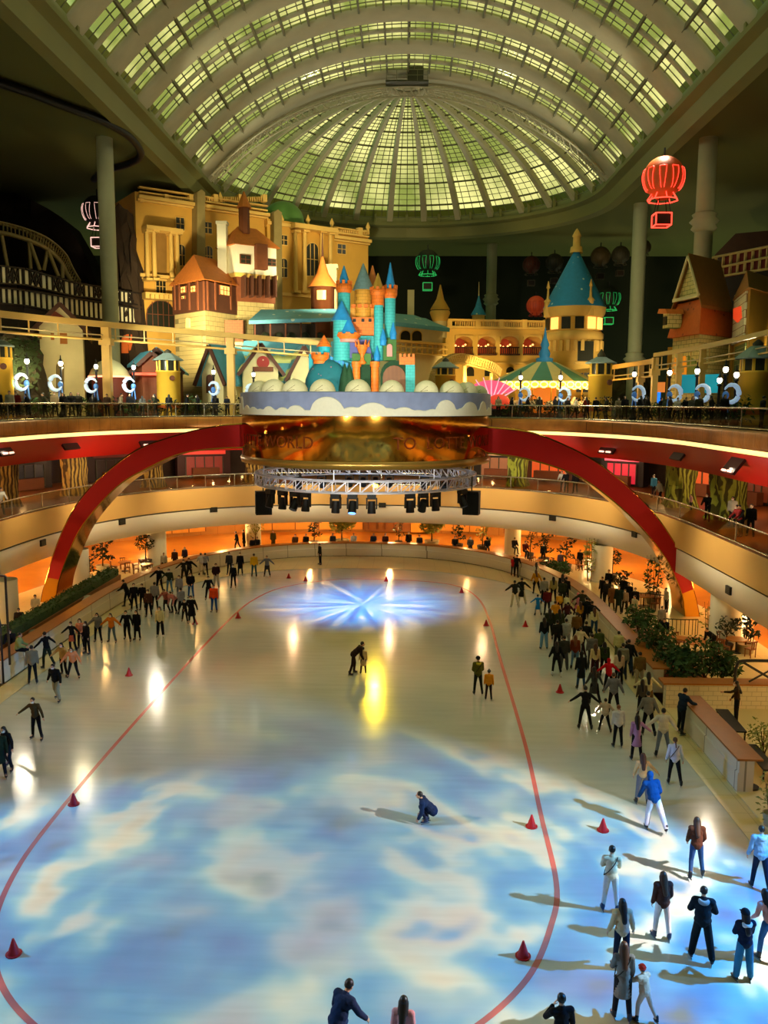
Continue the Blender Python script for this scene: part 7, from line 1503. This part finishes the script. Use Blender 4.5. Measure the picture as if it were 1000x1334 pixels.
# people off the ice
Z1 = .3
PP([
 ('man in black vest with white sleeves standing behind the left barrier', 33, 862, 190, 'lean', ('p', '#1c1c20'), ('t', '#3a3a38'), 's', 'm', 1.0),
 ('person in dark jacket standing beyond the hedge at left', 27, 832, 180, 'wait', ('p', '#2a201c'), ('t', '#2a2a20'), 's', 'm', .98),
 ('person in white coat with brown front beyond the hedge at left', 48, 812, 184, 'wait', ('c', '#cfc2a4'), ('t', '#8a5a28'), 's', 'm', .98),
 ('person in black standing tall by the second right column', 792, 776, 150, 'stand', ('s', '#141416'), ('t', '#141416'), 's', '', 1.02),
 ('person in black coat standing behind the right barrier, leftmost of the crowd', 784, 786, 120, 'stand', ('p', '#1c1a18'), ('t', '#1a1a1a'), 's', 'm', 1.0),
 ('person in black and white jacket in the standing crowd behind the right barrier', 790, 790, 150, 'stand', ('p', '#2c2a28'), ('t', '#1a1a1a'), 's', 'm', .98),
 ('woman in tan coat in the standing crowd behind the right barrier', 796, 796, 160, 'stand', ('c', '#8a5a34'), ('t', '#2a1c18'), 'l', 'm', .96, {'fem': True}),
 ('man in dark green coat in the standing crowd behind the right barrier', 805, 800, 150, 'stand', ('c', '#1c2a22'), ('t', '#16181a'), 's', '', 1.02),
 ('woman in white and brown sitting among the standing crowd at right', 813, 800, 150, 'stand', ('p', '#a08a70'), ('t', '#2a2420'), 'l', 'm', .9, {'fem': True}),
 ('tall person in black in the standing crowd at right', 818, 795, 150, 'stand', ('c', '#121214'), ('t', '#121214'), 's', '', 1.02),
 ('person in black at the right end of the standing crowd', 826, 800, 160, 'stand', ('c', '#18161a'), ('t', '#121214'), 's', 'm', .95),
 ('person in dark coat at the rear of the standing crowd at right', 811, 786, 150, 'stand', ('c', '#1a1a18'), ('t', '#121214'), 's', '', 1.0),
 ('woman in cream jacket standing by the bushes at the right barrier', 826, 812, 120, 'stand', ('p', '#c4b48c'), ('t', '#4a4034'), 's', '', .96, {'fem': True}),
 ('person with pale top sitting beside the right foot of the arch', 867, 798, 100, 'stand', ('p', '#b8a88c'), ('t', '#1c1c20'), 's', '', .9),
 ('diner in dark navy bent over the large round table at right', 866, 838, 150, 'bend', ('p', '#1a1e28'), ('t', '#22242a'), 's', '', .98),
 ('diner in pale top at the far side of the large round table at right', 860, 826, 200, 'stand', ('p', '#8a8478'), ('t', '#2a2a2a'), 's', 'm', .92),
 ('person in black sitting bent near the small table by the right column', 928, 853, 110, 'bend', ('p', '#141416'), ('t', '#16161a'), 's', '', .98),
 ('seated visitor in dark red at the far right barrier', 683, 727, 200, 'sit', ('p', '#5a1a18'), ('t', '#1c1c1e'), 's', '', 1.0, {'z': .45}),
 ('seated visitor in black at the far right barrier near the far column', 669, 722, 200, 'sit', ('p', '#17171a'), ('t', '#1c1c1e'), 's', 'm', 1.0, {'z': .5}),
 ('visitor in black and white behind the barrier near the dark narrow tree', 707, 735, 190, 'stand', ('p', '#1c1c22'), ('t', '#1c1c1e'), 's', 'm', .98),
 ('visitor in dark jacket at the tables near the bamboo clump', 755, 742, 150, 'stand', ('p', '#1a1a1e'), ('t', '#1c1c1e'), 's', '', .9),
 ('visitor in purple and white seated behind the barrier at right', 729, 744, 190, 'stand', ('p', '#5a4a5a'), ('t', '#2c2c30'), 's', '', .85),
 ('visitor in brown coat sitting behind the left barrier with red bags', 228, 742, 190, 'stand', ('p', '#3a2418'), ('t', '#2c2420'), 's', 'm', .9),
 ('visitor in dark blouse behind the left barrier near the tiered plant', 241, 738, 190, 'stand', ('p', '#2c2030'), ('t', '#2c2420'), 'l', 'm', .88, {'fem': True}),
 ('visitor in pale grey behind the barrier beside the hedge corner', 214, 747, 190, 'stand', ('p', '#a8a294'), ('t', '#2c2420'), 's', '', .9),
 ('visitor in black walking by the far left orange wall', 309, 718, 90, 'walk', ('p', '#15120f'), ('t', '#15120f'), 's', '', 1.0),
 ('second visitor in black walking near the left far column', 318, 716, 90, 'stand', ('c', '#15120f'), ('t', '#15120f'), 's', '', 1.0),
 ('visitor in olive coat standing at the far wall near the garden lettering', 356, 716, 180, 'stand', ('c', '#4a4424'), ('t', '#2c2420'), 's', '', .98),
 ('visitor in dark clothes seated at the left far column, first of two', 330, 722, 190, 'sit', ('p', '#15151a'), ('t', '#15151a'), 's', '', 1.0, {'z': .4}),
 ('visitor in dark clothes seated at the left far column, second of two', 337, 722, 170, 'sit', ('p', '#1c1c20'), ('t', '#15151a'), 's', '', 1.0, {'z': .4}),
 ('visitor in brown at the far barrier below the garden lettering', 386, 719, 180, 'sit', ('p', '#4a2c14'), ('t', '#2c2420'), 's', '', 1.0, {'z': .4}),
 ('visitor in black at the far barrier beside the dark tiered tree', 400, 719, 180, 'sit', ('p', '#14110f'), ('t', '#2c2420'), 's', '', 1.0, {'z': .4}),
 ('visitor in dark grey at the far barrier left of the broad olive tree', 434, 719, 180, 'sit', ('p', '#2c2c2e'), ('t', '#2c2420'), 's', '', 1.0, {'z': .4}),
 ('visitor in white top at the far barrier right of the broad olive tree', 460, 719, 180, 'sit', ('p', '#b8b0a8'), ('t', '#2c2420'), 's', '', 1.0, {'z': .4}),
 ('visitor in dark blue at the far barrier before the shopfront', 485, 719, 180, 'sit', ('p', '#1c2434'), ('t', '#2c2420'), 's', '', 1.0, {'z': .4}),
 ('visitor in black and red at the far barrier before the shopfront centre', 500, 719, 180, 'sit', ('p', '#2c1416'), ('t', '#2c2420'), 's', 'm', 1.0, {'z': .4}),
 ('visitor in black standing at the right end of the shopfront', 532, 718, 180, 'stand', ('p', '#17171a'), ('t', '#16161a'), 's', 'm', .98),
 ('visitor in dark clothes at the far barrier right of the shopfront', 545, 719, 180, 'sit', ('p', '#1f1f24'), ('t', '#2c2420'), 's', '', 1.0, {'z': .4}),
 ('visitor in dark clothes at the far barrier left of the airy tree', 592, 720, 180, 'sit', ('p', '#1a1816'), ('t', '#2c2420'), 's', '', 1.0, {'z': .4}),
 ('visitor in grey at the far barrier below the airy tree', 612, 721, 180, 'sit', ('p', '#4a4644'), ('t', '#2c2420'), 's', 'm', 1.0, {'z': .4}),
 ('visitor in black hat at the far right barrier beside the airy tree', 634, 722, 180, 'sit', ('p', '#141416'), ('t', '#2c2420'), 's', 'c', 1.0, {'z': .4}),
], 0, skates=False)
P_('skater in pale green jacket sitting on the left barrier end with white skates', 24, 862, -80, 'sit', ('p', '#8a9a5c'), ('t', '#15161a'), 's', 'W', 1.0, False, 1, .62)
# middle floor
for px, sd, off, yaw, jk, lab, ps in (('l', 0, 0, 0, 0, 0, 0),) if False else ((732, 'r', 1.2, 150, '#b8b2a8', 'visitor in pale jacket leaning at the middle railing, left of two', 'lean'), (738, 'r', 1.1, 150, '#16161a', 'visitor in black leaning at the middle railing, centre of the group', 'lean'), (748, 'r', 1.4, 150, '#1a1418', 'visitor in dark coat at the middle railing beside the orange board', 'stand'),
    (858, 'r', 2.4, 100, '#a8a28c', 'visitor in pale jacket beyond the middle railing right of the arch', 'walk'), (852, 'r', 4.4, 120, '#3a7a9a', 'visitor in blue hat and jacket beyond the bark column', 'stand'), (921, 'r', 1.6, 140, '#17171a', 'visitor in black at the middle railing between the two bark columns', 'lean'), (949, 'r', 1.2, 110, '#8a2a2a', 'visitor in red and white at the middle railing before the splayed column', 'lean'), (957, 'r', 2.2, 140, '#b8b0a4', 'visitor in pale scarf before the splayed bark column', 'stand'),
    (976, 'r', 1.3, 120, '#1c1c20', 'visitor in black and white leaning at the middle railing near right edge', 'lean'), (985, 'r', 1.8, 150, '#141416', 'tall visitor in black at the right end of the middle railing', 'stand'), (996, 'r', 1.5, 150, '#1f1c1a', 'visitor in dark coat cut by the right edge on the middle floor', 'stand'), (900, 'r', 3.0, 100, '#c08a8a', 'child in pale pink coat beyond the middle railing', 'stand'), (2, 'l', 1.2, 230, '#c8c4bc', 'visitor in white at the left edge of the middle railing', 'lean')):
    p = oncurve(off, px, 6.1, sd); person(lab, p, yaw, ps, ('p', jk), ('t', '#1c1c20'), 's', 'm' if px % 2 else '', .6 if 'child' in lab else 1., skates=False)
# upper deck crowd
rnd = random.Random(5); cols = ['#17171a', '#22201c', '#1c2028', '#3a2a20', '#b8b09a', '#6a1c1a', '#4a4a44', '#2a2c1c', '#8a7a5c', '#15181c']
c = [Vector((x, y, 11.95)) for x, y in MC(1.3, k=220)]; c = [p for p in c if p.y > 43]; last = None; k = 0
for p in c:
    if last is None or (p-last).length > .85+rnd.random()*.4:
        last = p
        if -10.5 < p.x < 5.5: continue
        side = 'left of the drum' if p.x < -3 else 'right of the drum'; h = cols[k % 10] if k % 3 else '#17171a'; k += 1
        q = p+Vector((rnd.uniform(-.2, .2), rnd.uniform(0, .5), 0)); nm = 'dark' if h not in ('#b8b09a', '#8a7a5c', '#6a1c1a') else ('pale' if h != '#6a1c1a' else 'dark red')
        person('visitor in %s winter clothes behind the upper railing %s' % (nm, side), q, rnd.choice((170, 190, 90, -90, 10)), rnd.choice(('stand', 'wait', 'walk')), ('p', h), ('t', '#1c1c20'), rnd.choice('sl'), 'm' if k % 3 == 0 else '', rnd.uniform(.92, 1.02), skates=False, group='%s-clothed visitors behind the upper railing, %s' % (nm, side))
# ------------------------------------------------------------------ sky and lamps
w = bpy.data.worlds.new('sky'); SC.world = w; w.use_nodes = True; N = w.node_tree.nodes; L = w.node_tree.links; bg = N['Background']
tc = N.new('ShaderNodeTexCoord'); nz = N.new('ShaderNodeTexNoise'); nz.inputs['Scale'].default_value = 13; nz.inputs['Detail'].default_value = 5; L.new(tc.outputs['Generated'], nz.inputs['Vector'])
cr = N.new('ShaderNodeValToRGB'); cr.color_ramp.elements[0].position = .42; cr.color_ramp.elements[1].position = .60
cr.color_ramp.elements[0].color = (.30, .36, .13, 1); cr.color_ramp.elements[1].color = (1, .96, .62, 1); L.new(nz.outputs[0], cr.inputs[0]); sep = N.new('ShaderNodeSeparateXYZ'); L.new(tc.outputs['Generated'], sep.inputs[0]); mr = N.new('ShaderNodeMapRange'); mr.inputs[1].default_value = -.30; mr.inputs[2].default_value = -.42; L.new(sep.outputs[0], mr.inputs[0])
mt = N.new('ShaderNodeMix'); mt.data_type = 'RGBA'; L.new(mr.outputs[0], mt.inputs[0]); L.new(cr.outputs[0], mt.inputs[6]); mt.inputs[7].default_value = (.16, .55, .34, 1); L.new(mt.outputs[2], bg.inputs['Color']); bg.inputs['Strength'].default_value = SKY
def lamp_obj(kind, loc, power, col, aim=None, size=.3, ang=60, blend=.4, name='lamp'):
    d = bpy.data.lights.new(name, kind); d.energy = power; d.color = col
    if kind == 'AREA': d.size = size
    else: d.shadow_soft_size = size
    if kind == 'SPOT': d.spot_size = math.radians(ang); d.spot_blend = blend
    o = bpy.data.objects.new(name, d); COL.objects.link(o); o.location = loc
    if aim is not None: o.rotation_euler = (Vector(aim)-Vector(loc)).to_track_quat('-Z', 'Y').to_euler()
    return o
AMB, WARM, NEU = (1, .64, .22), (1, .84, .5), (.96, 1, .80)
def gobo(o, kind, stops, scale, strength=1., shift=(0, 0, 0), pos=None):
    d = o.data; d.use_nodes = True; N = d.node_tree.nodes; L = d.node_tree.links; em = N['Emission']
    tc = N.new('ShaderNodeTexCoord'); sx = N.new('ShaderNodeSeparateXYZ'); L.new(tc.outputs['Normal'], sx.inputs[0])
    def math_(op, a, b):
        n = N.new('ShaderNodeMath'); n.operation = op
        for i, q in enumerate((a, b)):
            if q is None: continue
            if isinstance(q, (int, float)): n.inputs[i].default_value = q
            else: L.new(q, n.inputs[i])
        return n.outputs[0]
    az = math_('ABSOLUTE', sx.outputs[2], None); u = math_('DIVIDE', sx.outputs[0], az); v = math_('DIVIDE', sx.outputs[1], az)
    cb = N.new('ShaderNodeCombineXYZ'); nz = N.new('ShaderNodeTexNoise'); nz.inputs['Detail'].default_value = 3; nz.inputs['Roughness'].default_value = .55
    if kind == 'radial':
        ang = math_('ARCTAN2', v, u); rad = math_('SQRT', math_('ADD', math_('MULTIPLY', u, u), math_('MULTIPLY', v, v)), None)
        L.new(math_('MULTIPLY', ang, 1.9), cb.inputs[0]); L.new(math_('MULTIPLY', rad, .5), cb.inputs[1])
    else:
        L.new(math_('ADD', u, shift[0]), cb.inputs[0]); L.new(math_('ADD', math_('MULTIPLY', v, 1.9), shift[1]), cb.inputs[1])
    L.new(cb.outputs[0], nz.inputs['Vector']); nz.inputs['Scale'].default_value = scale
    cr = N.new('ShaderNodeValToRGB'); e = cr.color_ramp.elements
    while len(e) < len(stops): e.new(.5)
    for q, (p, c) in zip(e, stops): q.position = p; q.color = tuple(c)+(1,)
    L.new(nz.outputs[0], cr.inputs[0]); L.new(cr.outputs[0], em.inputs['Color']); em.inputs['Strength'].default_value = strength
# arena floods at the ring beam, over the ice
for i, y in enumerate((26, 42, 58, 74)):
    for s in (-1, 1): lamp_obj('SPOT', (s*21.5, y, 36.4), FLOOD*(.8 if y < 50 else 3.6 if y > 60 else 1.8), (.95, 1, .78), (-3.5+s*3, y-4, 0), .5, 75, .8, 'arena_flood')
# vault fill: up-lights added at the ring beam, standing in for bounce light
for y in (40, 58, 76, 94):
    for s in (-1, 1): lamp_obj('SPOT', (s*20.6, y, 37.4), VAULT, (1, .95, .68), (-s*9, y+2, 45.5), .4, 120, 1., 'vault_fill')
for a in (.2, .4, .6, .8): lamp_obj('SPOT', (20*math.cos(PI*a), YD+18*math.sin(PI*a), 37.4), VAULT*.5, (1, .95, .7), (-4*math.cos(PI*a), 95, 46), .4, 110, 1., 'vault_fill')
for px, py, ax in ((3, 585, -9), (192, 575, -9), (793, 584, 4), (956, 607, 5)): q = on_soffit(px, py, 0); lamp_obj('SPOT', q+Vector((-3.5-q.x, 46-q.y, 0)).normalized()*.3, VENT, (1, .9, .66), (ax, q.y*.52, 0), .16, 60, .8, 'vent_flood')
lamp_obj('SPOT', (A(489, 625, 59.4).x, 58.9, 7.4), GOLDL, (1, .72, .03), (-2.6, 37, 0), .26, 42, .8, 'gold_projector')
lamp_obj('SPOT', (7, 1.5, 12.9), 42000, (1, .95, .82), (-2.4, 46, 13.2), .15, 17, .6, 'drum_fill'); lamp_obj('SPOT', (-14, 1.5, 12.9), 42000, (1, .95, .82), (-3, 46, 13.2), .15, 17, .6, 'drum_fill')  # two spots added to brighten the front of the drum
lamp_obj('SPOT', (-27, 58, 14.2), 5000, WARM, (-34, 76, 20.5), .4, 85, .8, 'park_fill'); lamp_obj('SPOT', (-24, 54, 14.5), 1500, WARM, (-27, 66, 17), .4, 80, .8, 'park_fill')  # extra spots added to brighten the dark timber gallery side
# ground floor downlights
c = MC(4.5, k=60, ymin=20); acc = 0; last = None
for x, y in c:
    if last is None or (Vector((x, y))-last).length > 6.5: last = Vector((x, y)); lamp_obj('POINT', (x, y, 2.35), GROUND, AMB, size=.25, name='ground_downlight')
c = MC(9.5, k=60, ymin=20); last = None
for x, y in c:
    if last is None or (Vector((x, y))-last).length > 8: last = Vector((x, y)); lamp_obj('POINT', (x, y, 2.3), GROUND*.8, (1, .68, .26), size=.25, name='ground_downlight')
c = MC(-1.0, k=60, ymin=20); last = None
# under-balcony lights on the fascias
c = MC(5.0, k=60, ymin=20); last = None
for x, y in c:
    if last is None or (Vector((x, y))-last).length > 8: last = Vector((x, y)); lamp_obj('POINT', (x, y, 8.7), MID, (1, .6, .3), size=.2, name='mid_downlight')
# balcony fill: spots added in mid-air over the rink to light fascias and rail
c = MC(1.0, k=60, ymin=16); last = None
for x, y in c:
    if last is None or (Vector((x, y))-last).length > 9:
        last = Vector((x, y)); n_ = Vector((-3.5-x, 46-y, 0)).normalized(); d = 6.5 if not 45 < y < 58 else 3.0
        lamp_obj('SPOT', Vector((x, y, 9.0))+n_*d, RIM*(1 if d > 4 else .3), (1, .82, .5), (x, y, 5.3), 1., 86, .9, 'rim_fill')
# red band fill: spots added in mid-air inside the balcony rail, aimed up
c = MC(-1.5, k=40, ymin=20); last = None
for x, y in c:
    if 45 < y < 60: continue
    if last is None or (Vector((x, y))-last).length > 11: last = Vector((x, y)); n_ = Vector((x+3.5, y-46, 0)).normalized(); lamp_obj('SPOT', Vector((x, y, 7.3))-n_*3, REDW, (1, .86, .62), Vector((x, y, 10.2))+n_*2.2, .3, 95, .8, 'soffit_fill')
# park fill: unseen spots added to light the facades, some in mid-air
for loc, aim, p, col, an in (((-21, 74, 19), (-21, 96, 24), 1.3, WARM, 75), ((-5, 80, 25), (-12, 101, 26), 1.2, WARM, 75), ((-15, 74, 20), (-17.5, 90, 22), .6, WARM, 70), ((-30, 56, 13.5), (-30, 75, 18), .45, WARM, 80),
        ((6.5, 80, 14), (10, 100, 17), .9, (1, .72, .3), 75), ((18, 78, 14), (21, 92, 22), .7, WARM, 65), ((27, 62, 13.5), (30, 80, 22), .8, (1, .8, .42), 80), ((34, 56, 13.5), (36, 72, 20), .5, (1, .8, .42), 70), ((-21, 62, 17), (-17, 76, 13), .4, NEU, 90), ((-3, 47, 14.3), (-3, 58, 17), .35, NEU, 80), ((-8, 67, 17), (-9, 77, 14), .3, NEU, 80)):
    lamp_obj('SPOT', loc, PARK*p, col, aim, .4, an, .7, 'park_fill')
for loc, p, col in (((16, 74, 15), 160, (1, .6, .2)), ((12, 66, 15.5), 120, WARM), ((-24, 60, 15.5), 160, WARM), ((-9, 66, 18.5), 50, WARM), ((24, 60, 15.5), 160, WARM)): lamp_obj('POINT', loc, p*PTS, col, size=.4, name='park_lamp')
for px, z in ((35, 8.2), (62, 8.0), (48, 7.3)): q = oncurve(11.5, px, z, 'l'); qq = oncurve(9.5, px, z, 'l'); lamp_obj('SPOT', qq+Vector((0, 0, .6)), 90, (.05, .2, 1), q, .1, 40, .3, 'blue_spot')
# stage projectors: gobo patterns on the ice
o = lamp_obj('SPOT', (-2.5, 53.2, 7.9), SPLASH, (1, 1, 1), (-2.6, 54.4, 0), .12, 96, .9, 'splash_projector')
gobo(o, 'radial', ((.34, (.0, .08, .5)), (.45, (.0, .22, 1)), (.53, (.02, .36, 1)), (.59, (.35, .5, 1)), (.66, (1, .75, .9))), 3.4)
B0_, B1_, W_, P2 = (.05, .22, .9), (.25, .55, 1), (1, 1, 1), (1, .78, .74)
o = lamp_obj('SPOT', (16.2, 18.0, 9.6), PROJ, (1, 1, 1), (-1, 19.5, 0), .12, 74, .3, 'cloud_projector')
gobo(o, 'cloud', ((.28, (.12, .12, .06)), (.36, (.0, .16, .85)), (.47, (.02, .36, 1)), (.53, (.25, .6, 1)), (.57, (.85, .92, 1)), (.62, (1, .78, .76)), (.67, (.1, .4, 1)), (.76, (.3, .3, .15))), 4.2)
o = lamp_obj('SPOT', (-22, 21, 13.0), PROJ*LEFTP, (1, 1, 1), (-6.5, 18.5, 0), .12, 64, .4, 'cloud_projector')
gobo(o, 'cloud', ((.30, (.02, .02, .01)), (.38, (.0, .16, .8)), (.48, (.02, .36, 1)), (.54, (.2, .6, 1)), (.59, (.9, .92, 1)), (.64, (1, .75, .7)), (.74, (.04, .04, .02))), 5.0, shift=(3.1, 1.7))
